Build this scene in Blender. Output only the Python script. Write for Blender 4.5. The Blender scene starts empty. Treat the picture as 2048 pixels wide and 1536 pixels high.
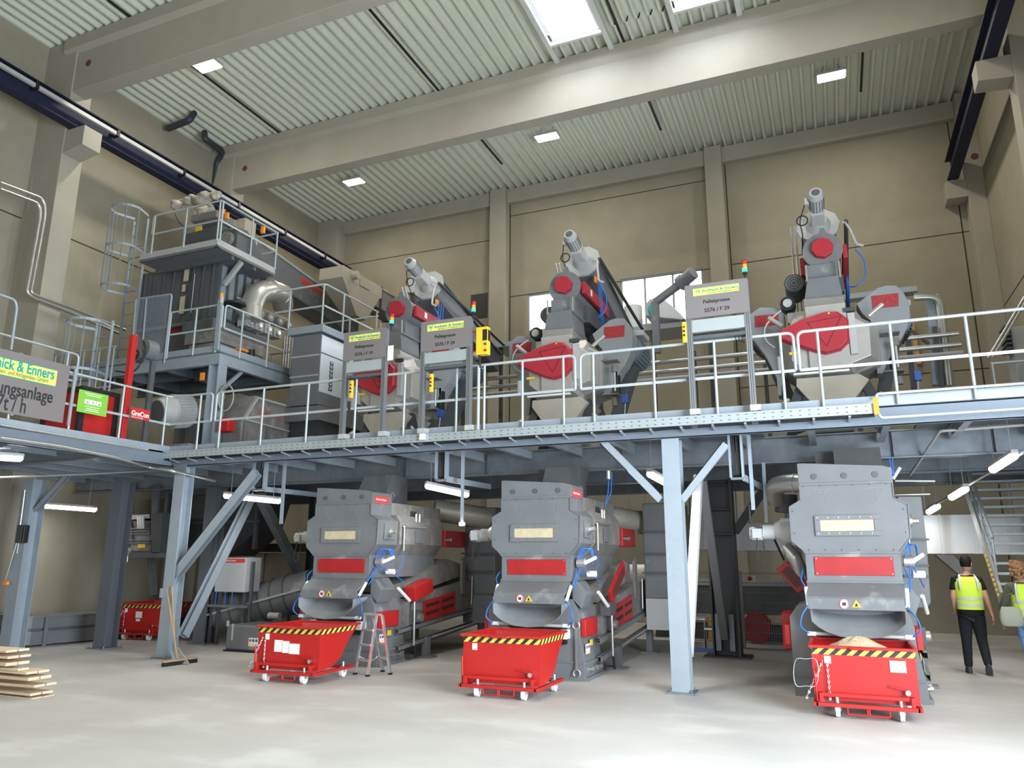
import bpy, math, random
from mathutils import Vector, Matrix
random.seed(7)
S = bpy.context.scene
COL = S.collection

# ---------------------------------------------------------------- camera
F_PX, CAM_H = 1508.9, 1.7
YAW, PIT, ROL = math.radians(-22.85), math.radians(13.08), math.radians(0.178)
FWD = Vector((math.sin(YAW)*math.cos(PIT), math.cos(YAW)*math.cos(PIT), math.sin(PIT)))
_r = FWD.cross(Vector((0, 0, 1))).normalized()
_u = _r.cross(FWD)
RGT = _r*math.cos(ROL) + _u*math.sin(ROL)
UPV = -_r*math.sin(ROL) + _u*math.cos(ROL)
CAM = Vector((0, 0, CAM_H))
cd = bpy.data.cameras.new('camera')
cam = bpy.data.objects.new('camera', cd)
COL.objects.link(cam)
m3 = Matrix((RGT, UPV, -FWD)).transposed()
cam.matrix_world = Matrix.Translation(CAM) @ m3.to_4x4()
cd.sensor_width = 36.0
cd.lens = F_PX/2048*36
cd.clip_start, cd.clip_end = 0.05, 200
S.camera = cam

def A(px, py, x=None, y=None, z=None):
    """point of the place seen at a pixel of the photo, on the plane x=, y= or z="""
    d = FWD + RGT*((px-1024)/F_PX) - UPV*((py-768)/F_PX)
    i, v = (0, x) if x is not None else (1, y) if y is not None else (2, z)
    return CAM + d*((v-CAM[i])/d[i])
def XZ(pts, y):
    return [(q.x, q.z) for q in (A(a, b, y=y) for a, b in pts)]

# ---------------------------------------------------------------- world, exposure
S.view_settings.view_transform = 'Standard'
S.view_settings.look = 'None'
S.view_settings.gamma = 1.0
S.view_settings.exposure = 0.0
S.view_settings.use_curve_mapping = False
S.cycles.max_bounces = 7
S.cycles.diffuse_bounces = 4
S.cycles.glossy_bounces = 3
S.cycles.transmission_bounces = 4
S.cycles.transparent_max_bounces = 8
S.cycles.sample_clamp_indirect = 6.0
S.cycles.use_denoising = True
W = bpy.data.worlds.new('sky')
S.world = W
W.use_nodes = True
W.node_tree.nodes['Background'].inputs[0].default_value = (0.80, 0.90, 1.0, 1)
W.node_tree.nodes['Background'].inputs[1].default_value = 1.0

def area_light(name, loc, rot, sx, sy, power, col):
    l = bpy.data.lights.new(name, 'AREA')
    l.shape = 'RECTANGLE'; l.size = sx; l.size_y = sy
    l.energy = power; l.color = col
    o = bpy.data.objects.new(name, l)
    o.location = loc; o.rotation_euler = rot
    COL.objects.link(o)
    return o
# daylight from the open gate beside and behind the camera
R90 = math.pi/2
area_light('daylight_gate_right', (4.1, 3.6, 2.7), (0, R90, 0), 5.2, 6.4, 3300, (0.80, 0.90, 1.0))
area_light('daylight_gate_front', (-3.5, -6.9, 3.2), (R90, 0, 0), 10.0, 5.5, 300, (0.90, 0.95, 1.0))

# ---------------------------------------------------------------- materials
MATS = {}
def mat(name, col, rough=0.55, metal=0.0, mott=0.0, scale=4.0, bump=0.0, emit=None, stretch=None, alpha=None, dirt=None):
    if name in MATS: return MATS[name]
    m = bpy.data.materials.new(name); m.use_nodes = True
    nt = m.node_tree; b = nt.nodes['Principled BSDF']
    b.inputs['Base Color'].default_value = (*col, 1)
    b.inputs['Roughness'].default_value = rough
    b.inputs['Metallic'].default_value = metal
    if mott or bump:
        tc = nt.nodes.new('ShaderNodeTexCoord'); mp = nt.nodes.new('ShaderNodeMapping')
        if stretch: mp.inputs['Scale'].default_value = stretch
        nt.links.new(tc.outputs['Object'], mp.inputs[0])
        n = nt.nodes.new('ShaderNodeTexNoise'); n.inputs['Scale'].default_value = scale
        n.inputs['Detail'].default_value = 6; n.inputs['Roughness'].default_value = 0.6
        nt.links.new(mp.outputs[0], n.inputs['Vector'])
        if mott:
            r = nt.nodes.new('ShaderNodeValToRGB')
            r.color_ramp.elements[0].position = 0.3; r.color_ramp.elements[1].position = 0.7
            r.color_ramp.elements[0].color = (*[c*(1-mott) for c in col], 1)
            r.color_ramp.elements[1].color = (*[min(1, c*(1+mott)) for c in col], 1)
            nt.links.new(n.outputs['Fac'], r.inputs[0])
            src = r.outputs[0]
            if dirt:
                n2 = nt.nodes.new('ShaderNodeTexNoise'); n2.inputs['Scale'].default_value = dirt[1]; n2.inputs['Detail'].default_value = 8
                nt.links.new(mp.outputs[0], n2.inputs['Vector'])
                r2 = nt.nodes.new('ShaderNodeValToRGB')
                r2.color_ramp.elements[0].position = dirt[2]; r2.color_ramp.elements[1].position = dirt[2]+0.15
                nt.links.new(n2.outputs['Fac'], r2.inputs[0])
                mx = nt.nodes.new('ShaderNodeMixRGB'); mx.inputs[2].default_value = (*dirt[0], 1)
                nt.links.new(r2.outputs[0], mx.inputs[0]); nt.links.new(src, mx.inputs[1]); src = mx.outputs[0]
            nt.links.new(src, b.inputs['Base Color'])
        if bump:
            bp = nt.nodes.new('ShaderNodeBump'); bp.inputs['Strength'].default_value = bump; bp.inputs['Distance'].default_value = 0.02
            nt.links.new(n.outputs['Fac'], bp.inputs['Height']); nt.links.new(bp.outputs[0], b.inputs['Normal'])
    if emit:
        b.inputs['Emission Color'].default_value = (*emit[0], 1)
        b.inputs['Emission Strength'].default_value = emit[1]
    MATS[name] = m
    return m
CONC = mat('precast_concrete', (0.32, 0.293, 0.218), 0.85, 0, 0.10, 0.7, 0.15)
CONC2 = mat('smooth_concrete_beam', (0.38, 0.352, 0.285), 0.8, 0, 0.06, 0.9, 0.1)
DECKM = mat('painted_roof_sheet', (0.66, 0.68, 0.575), 0.5, 0.05)
GALV = mat('galvanised_steel', (0.33, 0.38, 0.425), 0.5, 0.3, 0.06, 5.0)
GALVR = mat('railing_zinc', (0.47, 0.52, 0.53), 0.42, 0.35, 0.05, 5.0)
GALVD = mat('dull_galvanised_steel', (0.20, 0.225, 0.25), 0.5, 0.45, 0.15, 5.0)
ALU = mat('bare_aluminium', (0.72, 0.73, 0.74), 0.35, 0.8, 0.06, 8.0)
CHROME = mat('polished_steel', (0.8, 0.8, 0.82), 0.2, 1.0)
STAIN = mat('brushed_stainless', (0.60, 0.60, 0.58), 0.35, 0.85, 0.08, 3.0)
GREY = mat('grey_machine_paint', (0.158, 0.165, 0.172), 0.42, 0.0, 0.10, 2.0, 0, None, None, None, ((0.36, 0.35, 0.33), 2.5, 0.62))
GREYL = mat('light_grey_machine_paint', (0.42, 0.42, 0.41), 0.45, 0.0, 0.05, 2.0)
GREYD = mat('dark_grey_machine_paint', (0.085, 0.09, 0.095), 0.5, 0.0, 0.08, 3.0)
DUSTY = mat('dusty_grey_machine_paint', (0.20, 0.19, 0.175), 0.8, 0.0, 0.22, 3.5, 0, None, None, None, ((0.32, 0.29, 0.25), 5.0, 0.57))
BEIGE = mat('dust_coated_beige_metal', (0.42, 0.375, 0.30), 0.7, 0.0, 0.10, 2.0)
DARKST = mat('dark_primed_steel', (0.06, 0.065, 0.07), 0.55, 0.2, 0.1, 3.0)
RED = mat('red_painted_steel', (0.44, 0.012, 0.012), 0.48, 0, 0.08, 3.0)
REDD = mat('deep_red_guard_paint', (0.38, 0.018, 0.030), 0.48, 0, 0.06, 3.0)
BLACK = mat('black_plastic', (0.012, 0.012, 0.013), 0.5)
RUBBER = mat('black_rubber_cable', (0.015, 0.015, 0.016), 0.6)
WHITE = mat('white_plastic', (0.75, 0.75, 0.74), 0.5)
PAPER = mat('white_paper', (0.80, 0.79, 0.76), 0.8)
YELLOW = mat('yellow_plastic', (0.80, 0.52, 0.03), 0.45)
ORANGE = mat('orange_plastic', (0.85, 0.28, 0.02), 0.5)
BLUEH = mat('blue_air_hose', (0.02, 0.16, 0.62), 0.4)
BLUEP = mat('blue_painted_metal', (0.02, 0.07, 0.30), 0.45)
NAVY = mat('dark_blue_crane_paint', (0.008, 0.010, 0.035), 0.7)
SIGNG = mat('grey_sign_panel', (0.185, 0.165, 0.163), 0.6)
SIGNY = mat('yellow_sign_film', (0.78, 0.76, 0.16), 0.55)
TEAL = mat('teal_lettering', (0.0, 0.30, 0.28), 0.6)
INK = mat('black_lettering', (0.02, 0.02, 0.02), 0.6)
REDS = mat('red_sticker', (0.75, 0.05, 0.04), 0.5)
WOOD = mat('pale_sawn_wood', (0.66, 0.52, 0.36), 0.75, 0, 0.12, 3.0, 0.1, None, (1, 12, 12))
WOODH = mat('wooden_handle', (0.42, 0.27, 0.13), 0.6, 0, 0.12, 6.0)
LAMP = mat('glowing_lamp_cover', (0.9, 0.9, 0.9), 0.4, emit=((1.0, 0.97, 0.92), 14.0))
TUBE = mat('glowing_tube_cover', (0.9, 0.9, 0.9), 0.4, emit=((1.0, 0.97, 0.95), 11.0))
SKYP = mat('bright_daylight_pane', (0.9, 0.93, 1.0), 0.3, emit=((0.86, 0.92, 1.0), 5.0))
DUCT = mat('spiral_duct_metal', (0.55, 0.54, 0.50), 0.35, 0.7, 0.08, 3.0)
GRAN = mat('wood_granulate', (0.62, 0.47, 0.30), 0.95, 0, 0.25, 40.0, 0.6)

# ---------------------------------------------------------------- object helpers
def tag(o, label=None, cat=None, group=None, kind=None):
    if label: o['label'] = label
    if cat: o['category'] = cat
    if group: o['group'] = group
    if kind: o['kind'] = kind
    return o
def thing(name, loc, label, cat, group=None, rz=0.0):
    o = bpy.data.objects.new(name, None); COL.objects.link(o)
    o.empty_display_size = 0.1
    o.location = loc; o.rotation_euler = (0, 0, rz)
    return tag(o, label, cat, group)
def struct(o):
    o['kind'] = 'structure'; return o
def dup(root, dloc, label=None, cat=None, group=None, skip=()):
    c = root.copy(); COL.objects.link(c)
    c.location = Vector(root.location) + Vector(dloc)
    if label: c['label'] = label
    if group: c['group'] = group
    def rec(src, dst):
        for ch in src.children:
            if ch.name.split('.')[0] in skip: continue
            k = ch.copy(); COL.objects.link(k); k.parent = dst
            rec(ch, k)
    rec(root, c)
    return c

class MB:
    def __init__(s): s.v = []; s.f = []; s.sm = []
    def add(s, v, f, smooth=False):
        o = len(s.v); s.v += [tuple(p) for p in v]
        s.f += [tuple(o+i for i in q) for q in f]; s.sm += [smooth]*len(f)
        return s
    def box(s, x0, x1, y0, y1, z0, z1):
        v = [(x, y, z) for z in (z0, z1) for x, y in ((x0, y0), (x1, y0), (x1, y1), (x0, y1))]
        return s.add(v, [(0, 3, 2, 1), (4, 5, 6, 7), (0, 1, 5, 4), (1, 2, 6, 5), (2, 3, 7, 6), (3, 0, 4, 7)])
    def cbox(s, c, sx, sy, sz, M=None):
        v = [Vector((x*sx/2, y*sy/2, z*sz/2)) for z in (-1, 1) for x, y in ((-1, -1), (1, -1), (1, 1), (-1, 1))]
        if M is not None: v = [M @ p for p in v]
        v = [p + Vector(c) for p in v]
        return s.add(v, [(0, 3, 2, 1), (4, 5, 6, 7), (0, 1, 5, 4), (1, 2, 6, 5), (2, 3, 7, 6), (3, 0, 4, 7)])
    def frame(s, p, q, up=(0, 0, 1)):
        p, q = Vector(p), Vector(q); d = (q-p).normalized(); up = Vector(up)
        if abs(d.dot(up)) > 0.98: up = Vector((0, 1, 0)) if abs(d.y) < 0.9 else Vector((1, 0, 0))
        r = d.cross(up).normalized(); u = r.cross(d)
        return p, q, r, u
    def bar(s, p, q, w, h, up=(0, 0, 1)):
        p, q, r, u = s.frame(p, q, up)
        v = [e + r*a*w/2 + u*b*h/2 for e in (p, q) for a, b in ((-1, -1), (1, -1), (1, 1), (-1, 1))]
        return s.add(v, [(0, 1, 2, 3), (4, 7, 6, 5), (0, 4, 5, 1), (1, 5, 6, 2), (2, 6, 7, 3), (3, 7, 4, 0)])
    def ibeam(s, p, q, w, h, tf=0.018, tw=0.012, up=(0, 0, 1)):
        """h along up, w across"""
        P, Q, r, u = s.frame(p, q, up)
        s.bar(P+u*(h/2-tf/2), Q+u*(h/2-tf/2), w, tf, up); s.bar(P-u*(h/2-tf/2), Q-u*(h/2-tf/2), w, tf, up)
        return s.bar(P, Q, tw, h-2*tf, up)
    def chan(s, p, q, w, h, t=0.012, side=1, up=(0, 0, 1)):
        P, Q, r, u = s.frame(p, q, up)
        s.bar(P+r*side*(w/2-t/2), Q+r*side*(w/2-t/2), t, h, up)
        for k in (-1, 1): s.bar(P+u*k*(h/2-t/2), Q+u*k*(h/2-t/2), w, t, up)
        return s
    def cyl(s, p, q, r, r2=None, n=16, smooth=True, caps=True):
        r2 = r if r2 is None else r2
        P, Q, a, b = s.frame(p, q)
        v = []
        for e, rr in ((P, r), (Q, r2)):
            v += [e + (a*math.cos(t) + b*math.sin(t))*rr for t in (2*math.pi*i/n for i in range(n))]
        f = [(i, (i+1) % n, n+(i+1) % n, n+i) for i in range(n)]
        s.add(v, f, smooth)
        if caps:
            s.add(v[:n], [tuple(range(n-1, -1, -1))]); s.add(v[n:], [tuple(range(n))])
        return s
    def tube(s, pts, r, n=8, closed=False, caps=True, fillet=0, smooth=True):
        pts = [Vector(p) for p in pts]
        if fillet: pts = round_path(pts, fillet, closed)
        m = len(pts); rings = []; prev = None
        for i, p in enumerate(pts):
            a = pts[i-1] if (i or closed) else p; b = pts[(i+1) % m] if (i < m-1 or closed) else p
            d = (b-a); d = d.normalized() if d.length > 1e-9 else Vector((0, 0, 1))
            if prev is None:
                up = Vector((0, 0, 1)) if abs(d.z) < 0.95 else Vector((0, 1, 0))
                u = (up - d*up.dot(d)).normalized()
            else:
                u = prev - d*prev.dot(d); u = u.normalized() if u.length > 1e-6 else d.orthogonal().normalized()
            prev = u; w = d.cross(u)
            rr = r[i] if isinstance(r, (list, tuple)) else r
            rings.append([p + (u*math.cos(t)+w*math.sin(t))*rr for t in (2*math.pi*k/n for k in range(n))])
        v = [q for R in rings for q in R]; f = []
        for i in range(m if closed else m-1):
            j = (i+1) % m
            f += [(i*n+k, i*n+(k+1) % n, j*n+(k+1) % n, j*n+k) for k in range(n)]
        s.add(v, f, smooth)
        if caps and not closed:
            s.add(rings[0], [tuple(range(n-1, -1, -1))]); s.add(rings[-1], [tuple(range(n))])
        return s
    def prism(s, poly, ax, a, b):
        """poly: 2-D outline; ax 'y': (x,z) extruded in y; 'x': (y,z); 'z': (x,y)"""
        mk = {'y': lambda p, t: (p[0], t, p[1]), 'x': lambda p, t: (t, p[0], p[1]), 'z': lambda p, t: (p[0], p[1], t)}[ax]
        n = len(poly); v = [mk(p, a) for p in poly] + [mk(p, b) for p in poly]
        return s.add(v, [tuple(range(n)), tuple(range(2*n-1, n-1, -1))] + [(i, n+i, n+(i+1) % n, (i+1) % n) for i in range(n)])
    def loft(s, rings, caps=True, smooth=False):
        n = len(rings[0]); v = [p for R in rings for p in R]; f = []
        for i in range(len(rings)-1):
            f += [(i*n+k, i*n+(k+1) % n, (i+1)*n+(k+1) % n, (i+1)*n+k) for k in range(n)]
        s.add(v, f, smooth)
        if caps: s.add(rings[0], [tuple(range(n-1, -1, -1))]); s.add(rings[-1], [tuple(range(n))])
        return s
    def ball(s, c, r, n=12, sc=(1, 1, 1)):
        c = Vector(c); rings = []
        for i in range(1, n//2):
            t = math.pi*i/(n//2)
            rings.append([c + Vector((math.sin(t)*math.cos(p)*r*sc[0], math.sin(t)*math.sin(p)*r*sc[1], -math.cos(t)*r*sc[2])) for p in (2*math.pi*k/n for k in range(n))])
        return s.loft(rings, True, True)
    def xf(s, M):
        s.v = [tuple(M @ Vector(p)) for p in s.v]; return s
    def build(s, name, m, parent=None, bev=0.0, label=None):
        me = bpy.data.meshes.new(name)
        off = Vector((0, 0, 0)); q = parent
        while q is not None: off += Vector(q.location); q = q.parent
        me.from_pydata([(p[0]-off.x, p[1]-off.y, p[2]-off.z) for p in s.v], [], s.f)
        me.materials.append(m)
        me.polygons.foreach_set('use_smooth', s.sm)
        me.update()
        o = bpy.data.objects.new(name, me); COL.objects.link(o); o.parent = parent
        if bev:
            md = o.modifiers.new('bevel', 'BEVEL'); md.width = bev; md.segments = 2; md.limit_method = 'ANGLE'; md.angle_limit = math.radians(40)
        if label: o['label'] = label
        import bmesh
        bm = bmesh.new(); bm.from_mesh(me); bmesh.ops.recalc_face_normals(bm, faces=bm.faces); bm.to_mesh(me); bm.free()
        return o
def round_path(pts, r, closed=False, k=5):
    out = []; m = len(pts)
    for i, p in enumerate(pts):
        if not closed and i in (0, m-1): out.append(p); continue
        a, b = pts[i-1], pts[(i+1) % m]
        d1, d2 = (a-p), (b-p); rr = min(r, d1.length*0.45, d2.length*0.45)
        s1, s2 = p + d1.normalized()*rr, p + d2.normalized()*rr
        for t in range(k+1):
            t /= k; out.append(s1*(1-t)**2 + p*2*t*(1-t) + s2*t*t)
    return out
def arc(c, r, a0, a1, n, plane='xz'):
    out = []
    for i in range(n+1):
        t = math.radians(a0+(a1-a0)*i/n); u, v = r*math.cos(t), r*math.sin(t)
        out.append(Vector(c) + {'xz': Vector((u, 0, v)), 'yz': Vector((0, u, v)), 'xy': Vector((u, v, 0))}[plane])
    return out
def text(s, size, loc, m, parent, face='front', name='lettering', bold=0.0, ext=0.002, align='LEFT', sx=1.0, spacing=1.0):
    """lettering as a thin mesh; face 'front' looks to -y, 'right' looks to +x"""
    c = bpy.data.curves.new(name, 'FONT'); c.body = s; c.size = size; c.extrude = ext; c.offset = bold; c.align_x = align; c.space_character = spacing
    t = bpy.data.objects.new('t', c); COL.objects.link(t)
    dg = bpy.context.evaluated_depsgraph_get(); dg.update()
    me = bpy.data.meshes.new_from_object(t.evaluated_get(dg)); bpy.data.objects.remove(t)
    M = Matrix.Rotation(R90, 4, 'X')
    if face == 'right': M = Matrix.Rotation(R90, 4, 'Z') @ M
    me.transform(Matrix.Translation(loc) @ M @ Matrix.Diagonal((sx, 1, 1, 1)))
    off = Vector((0, 0, 0)); q = parent
    while q is not None: off += Vector(q.location); q = q.parent
    me.transform(Matrix.Translation(-off))
    me.materials.clear(); me.materials.append(m)
    o = bpy.data.objects.new(name, me); COL.objects.link(o); o.parent = parent
    return o
# ================================================================ ROOM
XL, XR, YB, YF, ZC = -16.64, 4.3, 21.5, -7.0, 13.8
FLOORM = mat('dusty_concrete_floor', (0.49, 0.475, 0.45), 0.62, 0, 0.13, 0.45, 0.05, None, (1, 1.6, 1), None, ((0.58, 0.57, 0.55), 0.9, 0.55))
struct(MB().box(XL-.3, XR+9, YF-6, YB+.3, -.25, 0).build('floor', FLOORM))
def wall_openings(name, y0, y1, x0, x1, holes):
    b = MB(); xs = sorted({x0, x1, *[h[0] for h in holes], *[h[1] for h in holes]})
    for a, c in zip(xs, xs[1:]):
        hs = sorted([(h[2], h[3]) for h in holes if h[0] <= a and h[1] >= c]); z = 0
        for h in hs: b.box(a, c, y0, y1, z, h[0]); z = h[1]
        b.box(a, c, y0, y1, z, ZC+.2)
    return struct(b.build(name, CONC))
W1 = (-8.53, -6.05, 8.78, 10.03); W2 = (-5.45, -2.95, 8.55, 10.12); W0 = (-10.9, -10.0, 9.0, 10.0)
wall_openings('wall_back', YB, YB+.3, XL-.3, XR+.3, [W1, W2])
struct(MB().box(XL-.3, XL, YF, YB, 0, ZC+.2).build('wall_left', CONC))
b = MB(); b.box(XR, XR+.3, 7.0, YB, 0, ZC+.2); b.box(XR, XR+.3, YF, 7.0, 5.6, ZC+.2); b.box(XR, XR+.3, YF, -1.0, 0, 5.6)
struct(b.build('wall_right', CONC))
b = MB(); b.box(XL, XR, YF-.3, YF, 6.2, ZC+.2); b.box(XL, -9.2, YF-.3, YF, 0, 6.2); b.box(2.2, XR, YF-.3, YF, 0, 6.2)
struct(b.build('wall_front', CONC))
# panel joints in the precast walls: narrow dark grooves filled with sealant
JM = mat('dark_joint_sealant', (0.05, 0.045, 0.035), 0.9)
b = MB()
for x0, x1, z in ((XL, -9.75, 12.16), (XL, -9.75, 9.15), (-9.15, -2.7, 10.05), (-2.1, 3.9, 10.09), (-2.1, 3.9, 6.4), (-9.15, -2.7, 12.9)):
    b.box(x0, x1, YB-.006, YB+.01, z-.012, z+.012)
for x in (-9.14, -2.13, 3.75): b.box(x-.016, x+.016, YB-.006, YB+.01, 3.7 if x < 3 else 0, 13.3)
struct(b.build('trim_1', JM))
b = MB()
for y0, y1, z in ((10.95, 15.6, 9.3), (16.15, 21.0, 9.3), (2, 10.4, 9.3)): b.box(XL-.01, XL+.006, y0, y1, z-.015, z+.015)
for y0, y1, z in ((16.15, 21.0, 7.8), (10.5, 15.6, 7.8)): b.box(XR-.006, XR+.01, y0, y1, z-.012, z+.012)
struct(b.build('trim_2', JM))
# corrugated roof deck
def corrugated(x0, x1, y0, y1, z, per=0.28):
    b = MB(); prof = []; x = x0
    while x < x1:
        prof += [(x, z), (x+.055, z), (x+.095, z+.14), (x+per-.04, z+.14)]; x += per
    prof.append((x, z)); n = len(prof)
    v = [(p[0], y0, p[1]) for p in prof] + [(p[0], y1, p[1]) for p in prof]
    v += [(prof[0][0], y0, z+.2), (prof[-1][0], y0, z+.2), (prof[0][0], y1, z+.2), (prof[-1][0], y1, z+.2)]
    b.add(v, [(i, i+1, n+i+1, n+i) for i in range(n-1)] + [(2*n, 2*n+1, 2*n+3, 2*n+2)])
    return b
SK = [(-5.25, -4.08, 13.25, 14.9), (-2.32, -1.13, 13.25, 14.9)]
b = corrugated(XL, XR+.1, 14.9, YB, ZC)
b.v += []; 
for x0, x1 in ((XL, SK[0][0]), (SK[0][1], SK[1][0]), (SK[1][1], XR+.1)):
    q = corrugated(x0, x1-.26, 13.25, 14.9, ZC); b.add(q.v, q.f)
q = corrugated(XL, XR+.1, YF, 13.25, ZC); b.add(q.v, q.f)
struct(b.build('ceiling', DECKM))
b = MB()
for pa, pb in (((727, 4), (885, 190)), ((950, 265), (1005, 328)), ((1290, 185), (1323, 260)), ((1725, 85), (1723, 183)), ((372, 120), (570, 275)), ((215, 0), (282, 50)), ((1212, 0), (1250, 85))):
    p, q = A(*pa, z=ZC-.01), A(*pb, z=ZC-.01); x = (p.x+q.x)/2
    b.box(x-.03, x+.03, p.y, min(q.y, YB), ZC-.02, ZC-.003)
struct(b.build('trim_3', BLACK))
# white trimmer beams beside the skylights
b = MB()
for x in (-5.36, -3.98, -2.42, -1.0): b.box(x-.06, x+.06, 10.9, 15.65, ZC-.12, ZC)
for x0, x1, y0, y1 in SK:
    for yy in (y0-.08, y1): b.box(x0-.1, x1+.1, yy, yy+.08, ZC-.1, ZC+.02)
struct(b.build('trim_4', mat('white_painted_steel', (0.62, 0.63, 0.60), 0.5)))
for i, (x0, x1, y0, y1) in enumerate(SK):
    w = MB().box(x0, x1, y0, y1, ZC+.24, ZC+.27).build('window_%d' % (i+3), SKYP); struct(w)
    f = MB()
    for a in (x0, x1-.04): f.box(a, a+.04, y0, y1, ZC, ZC+.24)
    for a in (y0, y1-.04): f.box(x0+.04, x1-.04, a, a+.04, ZC, ZC+.24)
    f.build('window_frame', WHITE, w)
# hazy daylight falling through the two roof openings (their pane also glows)
area_light('daylight_skylight', (-4.66, 14.0, ZC+.2), (0, 0, 0), 1.05, 1.5, 120, (0.80, 0.88, 1.0))
area_light('daylight_skylight', (-1.72, 14.0, ZC+.2), (0, 0, 0), 1.05, 1.5, 120, (0.80, 0.88, 1.0))
# roof beams (top flange, web, chamfered foot)
def roof_beam(y, n):
    prof = [(y, ZC-1.45), (y+.36, ZC-1.45), (y+.36, ZC-.42), (y+.45, ZC-.3), (y+.45, ZC), (y-.09, ZC), (y-.09, ZC-.3), (y, ZC-.42)]
    b = MB().prism(prof, 'x', XL+.6, XR-.3)
    return struct(b.build('trim_%d' % n, CONC2, None, 0.012))
roof_beam(10.45, 5); roof_beam(15.65, 6); roof_beam(5.2, 7); roof_beam(0.0, 8)
# concrete pillars along the side walls with corbels that carry the crane rails
n = 9
for y in (0.0, 5.2, 10.42, 15.62):
    b = MB(); b.box(XL, -15.62, y, y+.52, 0, ZC); b.prism([(-15.62, 10.75), (-15.0, 10.85), (-15.0, 11.34), (-15.62, 11.34)], 'y', y+.02, y+.48)
    struct(b.build('trim_%d' % n, CONC2, None, .01)); n += 1
    b = MB(); b.box(3.95, XR, y, y+.52, 0, ZC); b.prism([(3.95, 10.85), (3.35, 10.9), (3.35, 11.34), (3.95, 11.34)], 'y', y+.02, y+.48)
    struct(b.build('trim_%d' % n, CONC2, None, .01)); n += 1
for x0, x1 in ((-9.74, -9.16), (-2.68, -2.18)):
    struct(MB().box(x0, x1, 21.15, YB, 0, ZC).build('trim_%d' % n, CONC2, None, .01)); n += 1
struct(MB().box(XL, -15.75, 21.0, YB, 0, ZC).build('trim_%d' % n, CONC2, None, .01)); n += 1
b = MB().box(3.9, XR, 20.95, YB, 0, ZC); b.box(3.42, 3.9, 20.98, YB, 10.85, 11.34)
struct(b.build('trim_%d' % n, CONC2, None, .01)); n += 1
struct(MB().box(-15.75, 3.9, 21.3, YB, ZC-.5, ZC).build('trim_%d' % n, CONC2, None, .01)); n += 1
# round cast-in sockets on beams and pillars
b = MB()
for c, ax in (((-15.2, 10.44, 13.0), 1), ((-15.2, 15.64, 12.95), 1)):
    b.cyl(c, (c[0], c[1]+.03, c[2]), .085, n=20)
b.cyl((4.15, 20.93, 11.9), (4.15, 20.96, 11.9), .085, n=20)
struct(b.build('trim_%d' % n, mat('rust_brown_plug', (0.16, 0.045, 0.03), 0.8))); n += 1
# windows of the back wall
SKYW = mat('overexposed_window_glass', (0.9, 0.93, 1.0), 0.3, emit=((0.86, 0.93, 1.0), 6.0))
for k, (x0, x1, z0, z1) in enumerate((W1, W2)):
    w = struct(MB().box(x0, x1, YB+.12, YB+.14, z0, z1).build('window_%d' % (k+1), SKYW))
    f = MB()
    for a, c in ((x0, x0+.06), (x1-.06, x1)): f.box(a, c, YB+.03, YB+.11, z0, z1)
    for a, c in ((z0, z0+.06), (z1-.06, z1)): f.box(x0+.06, x1-.06, YB+.03, YB+.11, a, c)
    for t in ([.52] if k == 0 else [.3, .64]):
        xm = x0+(x1-x0)*t; f.box(xm-.03, xm+.03, YB+.03, YB+.11, z0+.06, z1-.06)
    f.build('window_frame', mat('grey_window_frame', (0.35, 0.38, 0.40), 0.5), w)
# small dark louvre opening beside the first pillar
t = MB().box(-10.55, -9.95, YB-.02, YB, 9.45, 10.3).build('wall_opening', BLACK); tag(t, 'small dark rectangular opening in the back wall left of the pillar', 'vent')
# crane rails
def crane_rail(x, y0, y1, side, label):
    t = thing('crane_rail', (x, y0, 11.75), label, 'crane rail')
    MB().ibeam((x, y0, 11.62), (x, y1, 11.62), .26, .55, .025, .015).build('rail_beam', NAVY, t)
    MB().bar((x, y0, 11.92), (x, y1, 11.92), .06, .05).build('rail_head', DARKST, t)
    if side:
        MB().bar((x+side*.2, y0, 11.68), (x+side*.2, y1, 11.68), .07, .09).build("conductor_bar", GREYL, t)
        y = y0+1.2
        while y < y1:
            MB().cbox((x+side*.16, y, 11.69), .2, .07, .16).build('bracket', BLACK, t); y += 2.05
    return t
crane_rail(-15.38, 2.0, 21.3, 1, 'dark blue crane rail with a light conductor bar along the left wall')
crane_rail(3.6, 4.0, 20.95, 0, 'dark blue crane rail on concrete corbels along the right wall')
# high bay lamps: two rows, hung under the roof
def bay_lamp(x, y, label):
    t = thing('ceiling_lamp', (x, y, ZC), label, 'lamp', 'high bay lamps under the roof')
    z = ZC-.32
    MB().box(x-.34, x+.34, y-.17, y+.17, z, z+.07).build('housing', GREYL, t)
    for k in (-1, 1):
        l = MB().box(x-.31, x-.01, y+k*.09-.07, y+k*.09+.07, z-.02, z) ; l.box(x+.01, x+.31, y+k*.09-.07, y+k*.09+.07, z-.02, z)
        l.build('light_panel', LAMP, t)
    for k in (-.25, .25): MB().tube([(x+k, y, z+.07), (x+k*.6, y, ZC)], .006, 6).build('hanger', BLACK, t)
    a = area_light('high_bay_glow', (x, y, z-.05), (0, 0, 0), .62, .3, 145, (1.0, 0.93, 0.78))
LP = [(-13.24, 12.1, 'high bay lamp beside the roof beam at the upper left'), (-13.28, 18.4, 'high bay lamp at the far left, nearest the back corner'),
      (-6.65, 18.3, 'high bay lamp in the middle of the far row'), (0.88, 18.4, 'high bay lamp at the far right of the far row')]
for x, y, l in LP: bay_lamp(x, y, l)
for x, y in ((-6.65, 12.1), (0.88, 12.1), (-13.24, 4.5), (-6.65, 4.5), (0.88, 4.5), (-6.65, -2.5)):
    area_light('high_bay_glow', (x, y, ZC-.4), (0, 0, 0), .62, .3, 145, (1.0, 0.93, 0.78))
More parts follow.
